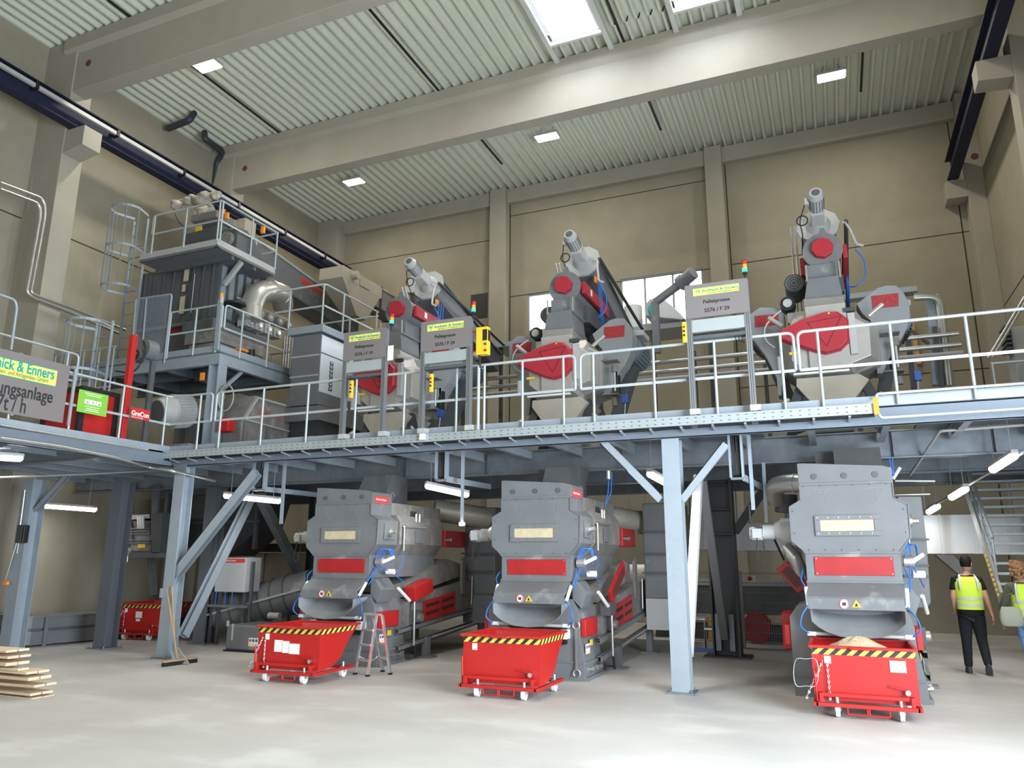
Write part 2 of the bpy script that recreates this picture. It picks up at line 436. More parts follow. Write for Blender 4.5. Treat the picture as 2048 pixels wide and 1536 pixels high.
# ================================================================ PLATFORM
ZD = 3.62
PX0, PX1, PY0, PY1 = -11.3, 4.2, 10.4, 17.6
pl = thing('steel_platform', (PX0, PY0, 3.4), 'long galvanised steel platform that carries the pellet presses over the hall floor', 'platform')
DKM = mat('dark_deck_sheet', (0.16, 0.17, 0.18), 0.6, 0.3, 0.1, 2.0)
b = MB()
# deck in strips with openings under the machines
b.box(PX0, PX1, PY0+.05, 11.3, ZD-.04, ZD); b.box(PX0, PX1, 13.4, PY1, ZD-.04, ZD)
for x0, x1 in ((PX0, -8.6), (-6.5, -5.2), (-3.0, -.9), (1.2, PX1)): b.box(x0, x1, 11.3, 13.4, ZD-.04, ZD)
b.box(-16.5, PX0, 6.0, PY1, ZD-.04, ZD)
b.build('deck', DKM, pl)
MB().chan((PX0, PY0+.06, 3.47), (PX1, PY0+.06, 3.47), .08, .24, .012, 1).build('edge_channel', mat('shaded_channel_blue_grey', (.17, .205, .25), .5, .3, .06, 4), pl)  # darker than the other steel: shade under its top flange put into the colour
MB().chan((PX0+.04, 6.0, 3.47), (PX0+.04, PY0, 3.47), .08, .24, .012, 1).build('edge_channel', mat('shaded_channel_blue_grey', (.17, .205, .25), .5, .3, .06, 4), pl)
MB().box(PX0, PX1, PY0, PY0+.008, 3.6, 3.73).build('toe_board', GALV, pl)
MB().box(PX0-.008, PX0, 6.0, PY0, 3.6, 3.73).build('toe_board', GALV, pl)
MB().ibeam((-16.4, 12.5, 3.38), (PX1, 12.5, 3.38), .22, .42).build('main_beam', GALVD, pl)
MB().ibeam((-16.4, 14.75, 3.38), (PX1, 14.75, 3.38), .22, .42).build('main_beam', GALVD, pl)
MB().ibeam((-16.4, 17.2, 3.38), (PX1, 17.2, 3.38), .22, .42).build('main_beam', GALVD, pl)
x = -16.0; i = 0
while x < PX1-.2:
    ym = 6.2 if x < PX0 else PY0+.1
    MB().ibeam((x, ym, 3.49), (x, 12.39, 3.49), .09, .16, .009, .007).build('cross_beam', GALV, pl)
    MB().ibeam((x, 12.61, 3.49), (x, PY1, 3.49), .09, .16, .009, .007).build('cross_beam', GALVD, pl)
    x += 0.93
for y in (7.4, 8.9): MB().ibeam((-16.4, y, 3.42), (PX0, y, 3.42), .12, .24).build('wing_beam', GALVD, pl)
# web stiffeners on the main beam
for x in (-7.4, -5.7, -3.25, -1.1, .9, 2.2):
    MB().box(x-.006, x+.006, 12.40, 12.495, 3.2, 3.56).build('stiffener', GALVD, pl)

def h_column(label, x, y, z1, w=.24, d=.24, mt=GALV, z0=0, name='steel_column', rot=0, knees=(), base=.36, group=None):
    t = thing(name, (x, y, z0), label, 'column', group)
    b = MB()
    if rot: # flanges face +-x
        b.box(x-w/2, x-w/2+.016, y-d/2, y+d/2, z0+.02, z1); b.box(x+w/2-.016, x+w/2, y-d/2, y+d/2, z0+.02, z1); b.box(x-w/2+.016, x+w/2-.016, y-.006, y+.006, z0+.02, z1)
    else:
        b.box(x-w/2, x+w/2, y-d/2, y-d/2+.016, z0+.02, z1); b.box(x-w/2, x+w/2, y+d/2-.016, y+d/2, z0+.02, z1); b.box(x-.006, x+.006, y-d/2+.016, y+d/2-.016, z0+.02, z1)
    b.build('shaft', mt, t)
    MB().box(x-base/2, x+base/2, y-base/2, y+base/2, z0, z0+.025).build('base_plate', GALVD, t)
    for k in ((-1, -1), (1, -1), (-1, 1), (1, 1)):
        MB().cyl((x+k[0]*base*.38, y+k[1]*base*.38, z0+.025), (x+k[0]*base*.38, y+k[1]*base*.38, z0+.055), .014, n=6, smooth=False).build('anchor_bolt', GALVD, t)
    for p, q, w_, up in knees: MB().chan(p, q, w_, w_*.75, .01, 1, up).build('brace', mt, t)
    return t
def at3(px, py, y): return A(px, py, y=y)
cC = h_column('pale galvanised column in front, standing free between the middle and right presses', -2.02, 10.6, 3.35,
    knees=[(at3(1322, 1000, 10.55), at3(1203, 880, 10.55), .10, (0, 1, 0)), (at3(1364, 1000, 10.55), at3(1452, 888, 10.55), .10, (0, 1, 0))])
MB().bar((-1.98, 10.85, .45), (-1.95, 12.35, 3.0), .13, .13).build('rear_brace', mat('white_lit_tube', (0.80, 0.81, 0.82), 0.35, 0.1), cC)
for x, z in ((-1.895, .12), (-1.895, .42)): MB().box(x, x+.005, 10.5, 10.56, z, z+.14).build('lug', GALV, cC)
cL = h_column('galvanised column with long diagonal braces where the broom leans', -10.97, 10.5, 3.35,
    knees=[(at3(338, 1168, 10.5), at3(514, 945, 10.5), .17, (0, 1, 0))])
MB().chan((-10.88, 10.75, .35), (-11.0, 12.35, 2.98), .17, .13, .01, 1, (1, 0, 0)).build('rear_brace', GALV, cL)
MB().box(-11.12, -10.82, 10.37, 10.39, 3.2, 3.38).build('head_plate', GALVD, cL)
for s_ in (-1, 1): MB().box(-10.97+s_*.12-.02, -10.97+s_*.12+.02, 10.34, 10.38, 1.02, 1.18).build('lug', GALV, cL)
# darker columns of the second and third row
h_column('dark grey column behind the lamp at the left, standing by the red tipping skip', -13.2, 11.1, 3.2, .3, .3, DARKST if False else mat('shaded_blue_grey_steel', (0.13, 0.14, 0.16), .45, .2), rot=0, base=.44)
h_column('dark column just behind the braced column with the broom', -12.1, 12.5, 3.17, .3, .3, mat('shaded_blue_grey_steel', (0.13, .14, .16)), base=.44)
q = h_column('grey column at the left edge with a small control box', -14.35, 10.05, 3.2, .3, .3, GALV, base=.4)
MB().chan((-14.3, 10.1, 2.6), (-13.55, 10.1, 3.25), .1, .08, .01, 1, (0, 1, 0)).build('brace', GALV, q)
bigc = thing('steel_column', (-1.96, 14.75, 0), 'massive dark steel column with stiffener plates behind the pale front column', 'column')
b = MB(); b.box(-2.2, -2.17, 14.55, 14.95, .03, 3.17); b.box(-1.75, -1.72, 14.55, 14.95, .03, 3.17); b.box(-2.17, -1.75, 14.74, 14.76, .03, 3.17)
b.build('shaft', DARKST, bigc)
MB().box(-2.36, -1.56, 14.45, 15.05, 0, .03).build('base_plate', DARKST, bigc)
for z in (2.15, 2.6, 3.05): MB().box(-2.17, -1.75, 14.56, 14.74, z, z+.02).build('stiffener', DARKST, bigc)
for xx in (-2.1, -1.86):
    b = MB().box(xx-.04, xx+.05, 14.55, 14.56, .12, .75); b.build('gusset_plate', GALVD, bigc)
MB().bar((-1.93, 12.62, 2.98), (-1.98, 14.5, .35), .13, .13).build('rear_brace', mat('dull_brace_tube', (.2, .21, .22), .5, .3), bigc)
MB().bar((-1.72, 14.75, 2.2), (-1.05, 14.75, 3.1), .16, .14).build('knee_brace', DARKST, bigc)
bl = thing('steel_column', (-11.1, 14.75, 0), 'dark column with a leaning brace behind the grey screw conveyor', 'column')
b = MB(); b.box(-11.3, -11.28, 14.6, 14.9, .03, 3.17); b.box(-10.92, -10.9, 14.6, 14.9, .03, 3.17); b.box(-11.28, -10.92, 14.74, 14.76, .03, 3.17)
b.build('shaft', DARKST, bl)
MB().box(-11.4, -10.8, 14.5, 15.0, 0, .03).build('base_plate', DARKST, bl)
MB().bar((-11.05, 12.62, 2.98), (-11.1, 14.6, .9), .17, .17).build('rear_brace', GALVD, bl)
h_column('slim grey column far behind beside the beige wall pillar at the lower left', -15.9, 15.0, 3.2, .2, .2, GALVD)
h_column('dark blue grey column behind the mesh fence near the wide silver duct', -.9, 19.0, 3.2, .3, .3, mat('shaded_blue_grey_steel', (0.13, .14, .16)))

# ---- guard railings: each fitted section is a thing with posts and rails
RB = .021
def railing(label, path, posts, loops=(0, 0), z=ZD, h=1.04, r=RB, name='guard_railing', mesh=None, flat_knee=True, group='guard railings'):
    """path: list of (x,y[,z]) ; posts: list of (segment, t)"""
    P = [Vector((p[0], p[1], p[2] if len(p) > 2 else z)) for p in path]
    t = thing(name, P[0], label, 'railing', group)
    top = [p+Vector((0, 0, h)) for p in P]; kn = [p+Vector((0, 0, h*.50)) for p in P]
    if loops[0]: 
        d = (P[1]-P[0]).normalized()*.0; top = [kn[0]] + top
    if loops[1]: top = top + [kn[-1]]
    MB().tube(top, r, 10, fillet=.09).build('handrail', GALVR, t)
    b = MB()
    for a, c in zip(kn, kn[1:]):
        if flat_knee: b.bar(a, c, .012, .04)
        else: b.bar(a, c, .03, .03)
    b.build('knee_rail', GALVR, t)
    for s, f in posts:
        p = P[s].lerp(P[s+1], f)
        q = MB().cyl(p+Vector((0, 0, -.02)), p+Vector((0, 0, h-.01)), r*.95, n=10); q.build('post', GALVR, t)
    return t
yr = 10.36
def fx(px): return A(px, 850, y=yr).x
FR = 'guard railings along the front edge of the platform'
def front_rail(label, pa, pb, posts, loops):
    x0, x1 = fx(pa), fx(pb)
    return railing(label, [(x0, yr), (x1, yr)], [(0, (fx(p)-x0)/(x1-x0)) for p in posts], loops, group=FR)
# corner section: wing edge along y, then round the corner
xc = -11.33
railing('railing on the left wing of the platform that turns the corner by the steel column', [(xc, 6.2), (xc, yr), (fx(421), yr)],
        [(0, (7.36-6.2)/(yr-6.2)), (0, (8.35-6.2)/(yr-6.2)), (0, (9.3-6.2)/(yr-6.2)), (0, .972), (1, (fx(397)-xc)/(fx(421)-xc))], (0, 1), group=FR)
front_rail('front railing from the tower column to the sign F 19', 429, 693, (440, 523, 613), (1, 0))
front_rail('front railing that carries the signs F 19 and F 24', 700, 953, (709, 807, 912), (0, 0))
front_rail('front railing right of the sign F 24, ending in a loop', 957, 1152, (968, 1045, 1128), (0, 1))
front_rail('front railing before the middle press, starting with a loop', 1163, 1378, (1189, 1312), (1, 0))
front_rail('front railing that carries the sign F 29, ending in a loop', 1386, 1601, (1437, 1574), (0, 1))
t = front_rail('front railing at the right that runs out of the picture', 1610, 2120, (1651, 1802, 1960), (1, 0))

# ---- cable tray along the front edge
def holes_tray(label, x0, x1):
    t = thing('cable_tray', (x0, 10.22, 3.47), label, 'cable tray')
    MB().box(x0, x1, 10.19, 10.195, 3.475, 3.60).build('side_plate', mat('tray_zinc', (.40, .45, .46), .45, .45, .05), t)
    b = MB(); x = x0+.06
    while x < x1-.05:
        for z in (3.505, 3.565): b.box(x, x+.03, 10.187, 10.19, z, z+.007)
        x += .11
    o = b.build('slots', BLACK, t); o['kind'] = 'stuff'
    b = MB().box(x0, x1, 10.195, 10.38, 3.472, 3.478)
    b.build('tray_floor', GALVD, t)
    x = x0+.2
    k = 0
    while x < x1:
        MB().bar((x, 10.2, 3.455), (x+.0, 10.42, 3.42), .03, .02).build('bracket', GALV, t); x += .42
    b = MB()
    for j in range(6):
        b.tube([(x0+(x1-x0)*i/30, 10.22+.025*j, 3.46-.012*math.sin(i*1.3+j*2)) for i in range(31)], .006, 5)
    o = b.build('cables', RUBBER, t); o['kind'] = 'stuff'
    return t
holes_tray('long perforated cable tray along the front edge of the platform', -11.25, A(1748, 812, y=10.19).x)
b = MB()
x0 = A(1750, 812, y=10.2).x
t = thing('conduit', (x0, 10.2, 3.7), 'pair of pale conduits running along the right platform edge', 'pipe')
MB().tube([(x0+.02, 10.3, 3.66), (x0+.04, 10.3, 3.735), (4.1, 10.3, 3.735)], .018, 8, fillet=.03).build('upper_pipe', GREYL, t)
MB().tube([(x0+.02, 10.25, 3.50), (x0+.06, 10.25, 3.42), (4.1, 10.25, 3.44)], .018, 8, fillet=.03).build('lower_pipe', GREYL, t)
o = MB().box(x0-.02, x0+.04, 10.15, 10.19, 3.45, 3.66).build('marker_plate', ORANGE); tag(o, 'small orange plate at the right end of the perforated cable tray', 'marker')
b = MB().box(PX1-7, PX1-7, 0, 0, 0, 0)
# hanging conduit with branch at the right
t = thing('conduit', A(1880, 863, y=12.0), 'thin pipe hung below the platform at the right with a bent branch', 'pipe')
p0, p1, p2 = A(2047, 850, y=11.6), A(1880, 862, y=11.6), A(1820, 950, y=13.2)
MB().tube([p0, p1, p2], .02, 8, fillet=.05).build('pipe', GREYL, t)
b = MB()
b.cyl(A(1935, 857, y=11.6), A(1931, 825, y=11.6), .01, n=6); b.build('hanger', GALV, t)

# ---- long pipes under the left wing
def pipe(label, pts, r, m=STAIN, fillet=.12, name='pipe', cat='pipe', group=None):
    o = MB().tube(pts, r, 10, fillet=fillet).build(name, m)
    return tag(o, label, cat, group)
def px(pts, y=None, x=None): return [A(a, b, y=y, x=x) for a, b in pts]
pipe('long steel pipe slung under the left wing of the platform, ending in a wrapped elbow', [A(0, 876, x=-11.1), A(120, 893, x=-11.1), A(235, 916, x=-11.1), A(300, 935, y=10.15), A(345, 942, y=10.1), A(430, 962, y=11.2)], .028)
pipe('upper steel pipe along the left wing edge under the big sign', [A(0, 850, x=-11.22), A(130, 872, x=-11.22), A(296, 900, x=-11.22)], .02)
pipe('thin pipe far back under the left wing', [A(0, 955, x=-11.9), A(180, 948, x=-11.9), A(330, 940, x=-11.9)], .018)

# ---- tube lamps below the platform
def tube_lamp(label, p, q, zt=3.6, r=.055, hang=2, glow=26):
    p, q = Vector(p), Vector(q); c = (p+q)/2
    t = thing('tube_lamp', c, label, 'lamp', 'long enclosed tube lamps under the platform')
    d = (q-p).normalized()
    MB().tube([p, p+d*.03, q-d*.03, q], [r*.6, r, r, r*.6], 12).build('tube_cover', TUBE, t)
    MB().bar(p+Vector((0, 0, r*.9)), q+Vector((0, 0, r*.9)), .09, .05).build('housing', GREYL, t)
    for f in (.12, .88)[:hang]:
        e = p.lerp(q, f); MB().tube([e+Vector((0, 0, r)), Vector((e.x, e.y, max(zt, e.z+.15)))], .006, 5).build('hanger', GALV, t)
    l = area_light('tube_lamp_glow', (c.x, c.y, c.z-r-.02), (0, 0, math.atan2(d.y, d.x)), (q-p).length, .1, glow, (1.0, 0.95, 0.90))
tube_lamp('bright tube lamp hanging over the bare wall at the lower left', A(68, 1010, y=11.4), A(192, 1019, y=11.6))
tube_lamp('tube lamp at the left edge just under the platform wing', A(-60, 910, x=-11.8), A(44, 917, x=-11.8))
tube_lamp('tube lamp behind the diagonal brace of the broom column', A(449, 991, y=11.2), A(560, 1002, y=11.2))
tube_lamp('tube lamp hanging between the left and middle presses', A(851, 971, y=11.3), A(937, 990, y=11.9))
tube_lamp('tube lamp half hidden by the pale front column', A(1298, 947, y=11.2), A(1337, 968, y=11.9))
tube_lamp('slanting tube lamp hanging from chains at the right edge', A(2030, 910, y=11.6), A(1984, 940, y=12.4))
tube_lamp('second tube lamp of the slanting row at the right', A(1932, 977, y=13.6), A(1902, 995, y=14.4))
tube_lamp('farthest tube lamp of the slanting row at the right', A(1876, 1012, y=15.8), A(1857, 1024, y=16.5))
tube_lamp('far tube lamp glinting above the ducts behind the middle press', A(1254, 1033, y=16.6), A(1296, 1041, y=16.6))
pipe('slanting carrier pipe of the lamp row at the right', [A(2047, 905, y=11.7), A(1850, 1022, y=16.6)], .02, GREYL, 0)
# ================================================================ COOLERS UNDER THE PLATFORM
CX = -4.185
RWL = mat('worn_red_panel', (0.36, 0.010, 0.012), 0.5, 0, 0.12, 5.0)
WIN = mat('dusty_sight_glass', (0.55, 0.47, 0.31), 0.35, 0, 0.12, 12.0)
STK = mat('blue_pictogram', (0.03, 0.10, 0.45), 0.5)
def zb(pts, y, dx=0.0):   # pixel outline of the middle machine -> (x, z) on plane y
    return [(q.x+dx, q.z) for q in (A(880+a/2.954, 900+b/2.954, y=y) for a, b in pts)]
def mir(pts, c=None):
    return pts
def sticker_row(parent, x, y, z, face='front', n=3, s=.075):
    """white sheet with round pictograms over triangles"""
    if face == 'front':
        MB().box(x, x+s*n*1.15, y-.003, y, z, z+s*2.3).build('warning_sheet', PAPER, parent)
        for k in range(n):
            c = (x+s*(.6+1.1*k), y-.004, z+s*1.6)
            MB().cyl(c, (c[0], c[1]-.001, c[2]), s*.42, n=14).build('pictogram', STK if k else REDS, parent)
            MB().prism([(c[0]-s*.42, z+s*.15), (c[0]+s*.42, z+s*.15), (c[0], z+s*.85)], 'y', y-.005, y-.004).build('pictogram', YELLOW, parent)
    else:
        MB().box(x, x+.003, y, y+s*n*1.15, z, z+s*2.3).build('warning_sheet', PAPER, parent)
        for k in range(n):
            c = (x+.004, y+s*(.6+1.1*k), z+s*1.6)
            MB().cyl(c, (c[0]+.001, c[1], c[2]), s*.42, n=14).build('pictogram', STK if k else REDS, parent)
            MB().prism([(c[1]-s*.42, z+s*.15), (c[1]+s*.42, z+s*.15), (c[1], z+s*.85)], 'x', x+.004, x+.005).build('pictogram', YELLOW, parent)
def bolts(b, pts, y, r=.008, d=-.012):
    for x, z in pts: b.cyl((x, y, z), (x, y+d, z), r, n=6, smooth=False)
    return b
yF = 10.87
T = thing('pellet_cooler', (CX, 11.9, 0), 'grey steel cooler in the middle, a large spanner hanging on its right side', 'machine', 'grey coolers below the platform')
hexp = [(-.56, 2.62), (.56, 2.62), (.56, 2.42), (.71, 2.335), (.70, 1.935), (.56, 1.765), (-.56, 1.765), (-.71, 1.9), (-.71, 2.335), (-.56, 2.42)]
W = lambda pts: [(CX+a, c) for a, c in pts]
up = MB().prism(W(hexp), 'y', yF, 11.5).build('upper_housing', GREY, T, .004)
# flange rim round the front plate
b = MB()
for (a, c), (d, e) in zip(hexp, hexp[1:]+hexp[:1]):
    b.bar((CX+a, yF-.006, c), (CX+d, yF-.006, e), .012, .022, (0, 1, 0))
b.bar((CX-.56, yF-.006, 2.62), (CX+.56, yF-.006, 2.62), .03, .03)
b.build('flange', GREY, up)
bb = MB()
bolts(bb, [(CX-.5+.2*k, 1.79) for k in range(6)]+[(CX-.5+.2*k, 2.6) for k in range(6)]+[(CX-.66, 2.0), (CX-.66, 2.28), (CX+.66, 2.0), (CX+.66, 2.28)], yF-.01)
bb.build('bolts', GREY, up)['kind'] = 'stuff'
MB().prism(W([(-.57, 2.62), (.57, 2.62), (.57, 2.80), (.46, 2.83), (-.5, 2.90), (-.57, 2.90)]), 'y', yF, yF+.62).build('top_cover', GREY, T, .004)
for k in (-.37, 0, .37):
    MB().cyl((CX+k, yF-.004, 2.72), (CX+k, yF-.014, 2.72), .038, n=18).build('louvre_disc', GREYD, T)
# engraved triangular emblem, twice on the front plate
for k in (-.28, .33):
    m_ = MB(); z0 = 2.55
    P_ = [(-.13, 0), (.13, 0), (0, -.2)]
    for (a, c), (d, e) in zip(P_, P_[1:]+P_[:1]): m_.bar((CX+k+a, yF-.002, z0+c), (CX+k+d, yF-.002, z0+e), .006, .006)
    for s_ in ([(-.06, -.02), (-.02, -.02), (-.02, -.05), (-.06, -.05)], ): 
        for (a, c), (d, e) in zip(s_, s_[1:]+s_[:1]): m_.bar((CX+k+a, yF-.002, z0+c), (CX+k+d, yF-.002, z0+e), .005, .005)
    m_.bar((CX+k-.06, yF-.002, z0-.05), (CX+k-.06, yF-.002, z0-.09), .005, .005); m_.bar((CX+k-.045, yF-.002, z0-.05), (CX+k-.01, yF-.002, z0-.12), .005, .005)
    for zz in (-.02, -.05, -.09): m_.bar((CX+k+.02, yF-.002, z0+zz), (CX+k+.02+.07+zz*.5, yF-.002, z0+zz), .005, .005)
    m_.bar((CX+k+.02, yF-.002, z0-.02), (CX+k+.02, yF-.002, z0-.09), .005, .005)
    m_.build('emblem', mat('engraved_edge_grey', (.23, .24, .25), .4), up)
# sight glass with bolted frame
sg = MB(); x0, x1, z0, z1 = CX-.34, CX+.30, 2.02, 2.16
for a, c, d, e in ((x0-.07, x1+.07, z0-.06, z0), (x0-.07, x1+.07, z1, z1+.06), (x0-.07, x0, z0, z1), (x1, x1+.07, z0, z1)): sg.box(a, c, yF-.03, yF, d, e)
g = sg.build('sight_glass_frame', GREY, T, .003)
MB().box(x0, x1, yF-.012, yF-.004, z0, z1).build('pane', WIN, g)
bolts(MB(), [(x0-.035+.128*k, z) for k in range(6) for z in (z0-.03, z1+.03)], yF-.03).build('bolts', CHROME, g)['kind'] = 'stuff'
# middle box with red plate
MB().box(CX-.56, CX+.56, yF+.01, 13.1, 1.395, 1.765).build('middle_housing', GREY, T, .003)
b = MB().bar((CX-.57, yF, 1.395), (CX+.57, yF, 1.395), .03, .02); b.bar((CX-.57, yF, 1.755), (CX+.57, yF, 1.755), .03, .02)
b.build('flange', GREY, T)
rp = MB().box(CX-.455, CX+.475, yF-.008, yF+.01, 1.475, 1.70).build('red_plate', RWL, T, .003)
bolts(MB(), [(CX+a, z) for a in (-.43, .45) for z in (1.495, 1.68)], yF-.008).build('bolts', CHROME, rp)['kind'] = 'stuff'
# hood: slopes forward, then drops vertically
hood = [(yF, 1.26), (10.60, 1.00), (10.60, .82), (10.63, .80), (10.75, .80), (yF+.1, .95)]
hp = [(yF+.05, 1.39), (yF, 1.39), (10.62, 1.225), (10.60, 1.20), (10.60, 1.075), (10.62, 1.075), (10.62, 1.19), (yF+.05, 1.33)]
MB().prism(hp, 'x', CX-.565, CX+.535).build('hood', GREY, T)
# warning round and triangle on the hood
MB().cyl((CX-.145, 10.598, 1.142), (CX-.145, 10.594, 1.142), .055, n=20).build('round_warning_sign', PAPER, T)
b = MB()
for i in range(20):
    t0, t1 = i*math.pi/10, (i+1)*math.pi/10
    b.bar((CX-.145+.05*math.cos(t0), 10.592, 1.142+.05*math.sin(t0)), (CX-.145+.05*math.cos(t1), 10.592, 1.142+.05*math.sin(t1)), .008, .004)
b.bar((CX-.18, 10.592, 1.177), (CX-.11, 10.592, 1.107), .008, .004)
b.build('sign_ring', REDS, T)
MB().box(CX-.168, CX-.122, 10.5925, 10.594, 1.122, 1.162).build('sign_symbol', BLACK, T)
MB().prism([(CX-.06, 1.107), (CX+.05, 1.107), (CX-.005, 1.192)], 'y', 10.592, 10.598).build('triangle_warning_sign', YELLOW, T)
MB().prism([(CX-.025, 1.117), (CX+.015, 1.117), (CX-.005, 1.162)], 'y', 10.590, 10.592).build('sign_symbol', BLACK, T)
# curved scoop hanging below the hood
rings = []
for j in range(7):
    f = j/6; y = yF+.12-(yF+.12-10.52)*f
    hw = .50+.03*f; zt = 1.10-.03*f; dep = .10+.215*f
    pts = []
    for u, dd in ((-1, 0), (-1, .2), (-.99, .42), (-.86, .62), (-.68, .80), (-.4, .95), (0, 1), (.4, .95), (.68, .80), (.86, .62), (.99, .42), (1, .2), (1, 0)):
        pts.append((CX-.01+hw*u, y, zt-dep*dd))
    rings.append(pts)
n = 13; v = [p for R in rings for p in R]; v2 = [(p[0], p[1]+.006, p[2]-.006) for p in v]
f_ = [(i*n+k, i*n+k+1, (i+1)*n+k+1, (i+1)*n+k) for i in range(6) for k in range(12)]
b = MB().add(v, f_, True).add(v2, f_, True)
m = 6*n; b.add([v[m+k] for k in range(n)]+[v2[m+k] for k in range(n)], [(k, k+1, n+k+1, n+k) for k in range(12)])
b.build('scoop', mat('scuffed_grey_scoop', (.27, .28, .29), .45, .05, .1, 3.0), T)
# rod under the scoop with rubber curtain
MB().cyl((CX-.58, 10.64, .785), (CX+.58, 10.64, .775), .022, n=10).build('damper_rod', GREYL, T)
for k in (-.60, .50): MB().cyl((CX+k, 10.64, .78), (CX+k+.10, 10.64, .78), .028, n=10).build('rod_sleeve', WHITE, T)
MB().box(CX-.45, CX+.45, 10.88, 10.98, .5, .74).build('rubber_curtain', BLACK, T)
for k in (-.50, .41): MB().box(CX+k, CX+k+.08, 10.80, 10.98, .58, .71).build('latch_plate', WHITE, T)
# pneumatic cylinders at both sides with blue hoses
for s_ in (-1, 1):
    x = CX+s_*.56
    MB().cyl((x-s_*.0, 10.62, 1.12), (x+s_*.02, 10.78, 1.32), .026, n=10).build('air_cylinder', WHITE, T)
    MB().tube([(x, 10.62, 1.12), (x+s_*.09, 10.57, 1.0), (x+s_*.12, 10.56, .86), (x+s_*.02, 10.62, .785)], .009, 8, fillet=.09).build('air_hose', BLUEH, T)
    MB().tube([(x+s_*.02, 10.78, 1.32), (x+s_*.08, 10.83, 1.42), (CX+s_*.60, 11.0, 1.56)], .008, 8, fillet=.06).build('air_hose', BLUEH, T)
# lower housing
lo = [(-.82, .05), (-.82, .95), (-.72, 1.09), (-.60, 1.13), (.53, 1.13), (.60, 1.0), (.64, .86), (.64, .60), (.70, .27), (.72, 0), (-.82, 0)]
MB().prism(W([(a, c) for a, c in lo]), 'y', 10.98, 11.85).build('lower_housing', GREY, T, .004)
b = MB().prism(W([(.53, 1.40), (.60, 1.38), (.74, 1.20), (.66, 1.0), (.53, 1.13)]), 'y', 11.0, 11.45)
b.build('side_hopper', GREY, T, .003)
MB().bar((CX-.82, 10.97, .25), (CX+.70, 10.97, .25), .02, .02).build('seam', GREY, T)
MB().box(CX+.645, CX+.72, 11.02, 11.62, .60, .85).build('side_red_box', RED, T, .01)
MB().box(CX-.90, CX-.82, 11.02, 11.62, .60, .85).build('side_red_box', RED, T, .01)
b = MB().box(CX+.71, CX+.76, 11.0, 11.8, .0, .05); b.box(CX+.66, CX+.74, 11.0, 11.8, .22, .26); b.build('foot_ledge', GREY, T)
for k in range(3): MB().cyl((CX+.70, 11.2+.2*k, .14), (CX+.79, 11.2+.2*k, .15), .035, n=12).build('adjuster', STAIN, T)
sticker_row(T, CX+.70, 11.05, .36, 'right', 3, .06)
MB().box(CX+.69, CX+.70, 11.3, 11.42, .46, .54).build('yellow_sticker', YELLOW, T)
# side faces of the upper housing
s2 = MB().prism(W([(-.62, 2.45), (.62, 2.45), (.70, 2.33), (.70, 1.95), (.56, 1.765), (-.56, 1.765), (-.70, 1.9), (-.70, 2.33)]), 'y', 11.58, 13.15).build('rear_housing', DUSTY, T, .004)
MB().box(CX-.56, CX+.56, 11.5, 13.3, 2.45, 2.66).build('rear_top', DUSTY, T)
MB().prism([(11.3, 2.66), (11.6, 2.66), (12.1, 3.16), (11.6, 3.16)], 'x', CX-.1, CX+.5).build('inlet_chute', GREYD, T)
MB().box(CX-.35, CX+.35, 11.9, 12.38, 2.66, 3.18).build('inlet_duct', GREYD, T)
p = MB().box(CX+.71, CX+.722, 11.05, 11.38, 2.02, 2.28).build('bearing_plate', GREY, T, .003)
MB().cyl((CX+.722, 11.22, 2.15), (CX+.76, 11.22, 2.15), .08, n=18).build('bearing', STAIN, p)
MB().cyl((CX+.76, 11.22, 2.15), (CX+.84, 11.22, 2.15), .035, n=12).build('shaft_end', STAIN, p)
MB().box(CX+.57, CX+.575, 10.95, 11.38, 2.63, 2.74).build('red_label', REDS, T)
text('Rudnick & Enners', .05, (CX+.576, 10.98, 2.672), PAPER, T, 'right', sx=.9)
b = MB(); b.bar((CX+.72, 11.62, 2.26), (CX+.72, 12.45, 2.26), .03, .03); b.cyl((CX+.74, 11.66, 2.26), (CX+.74, 11.66, 1.84), .018, n=8)
b.build('vent_pipe', STAIN, T)
MB().tube([(CX+.74, 11.66, 1.84), (CX+.74, 11.68, 1.6), (CX+.70, 11.4, 1.42), (CX+.62, 11.1, 1.5)], .007, 6, fillet=.15).build('air_hose', BLUEH, T)
MB().box(CX+.71, CX+.73, 12.1, 12.4, 1.98, 2.2).build('inspection_door', GREY, T)
MB().tube(arc((CX+.5, 11.62, 2.78), .06, 0, 180, 8, 'yz'), .012, 6).build('lifting_eye', GREY, T)
b = MB().box(CX+.52, CX+.58, 12.15, 12.35, 2.30, 2.55); b.build('filter_regulator', DARKST, T)
MB().cyl((CX+.66, 12.2, 2.3), (CX+.66, 12.2, 2.5), .03, n=10).build('air_filter', CHROME, T)
MB().cyl((CX+.66, 12.32, 2.3), (CX+.66, 12.32, 2.5), .03, n=10).build('air_filter', CHROME, T)
g = MB().box(CX+.55, CX+.74, 13.2, 14.1, 1.93, 2.24).build('red_guard', RED, T, .01)
MB().cyl((CX+.74, 13.22, 2.06), (CX+.86, 13.22, 2.06), .035, n=12).build('shaft_end', CHROME, g)
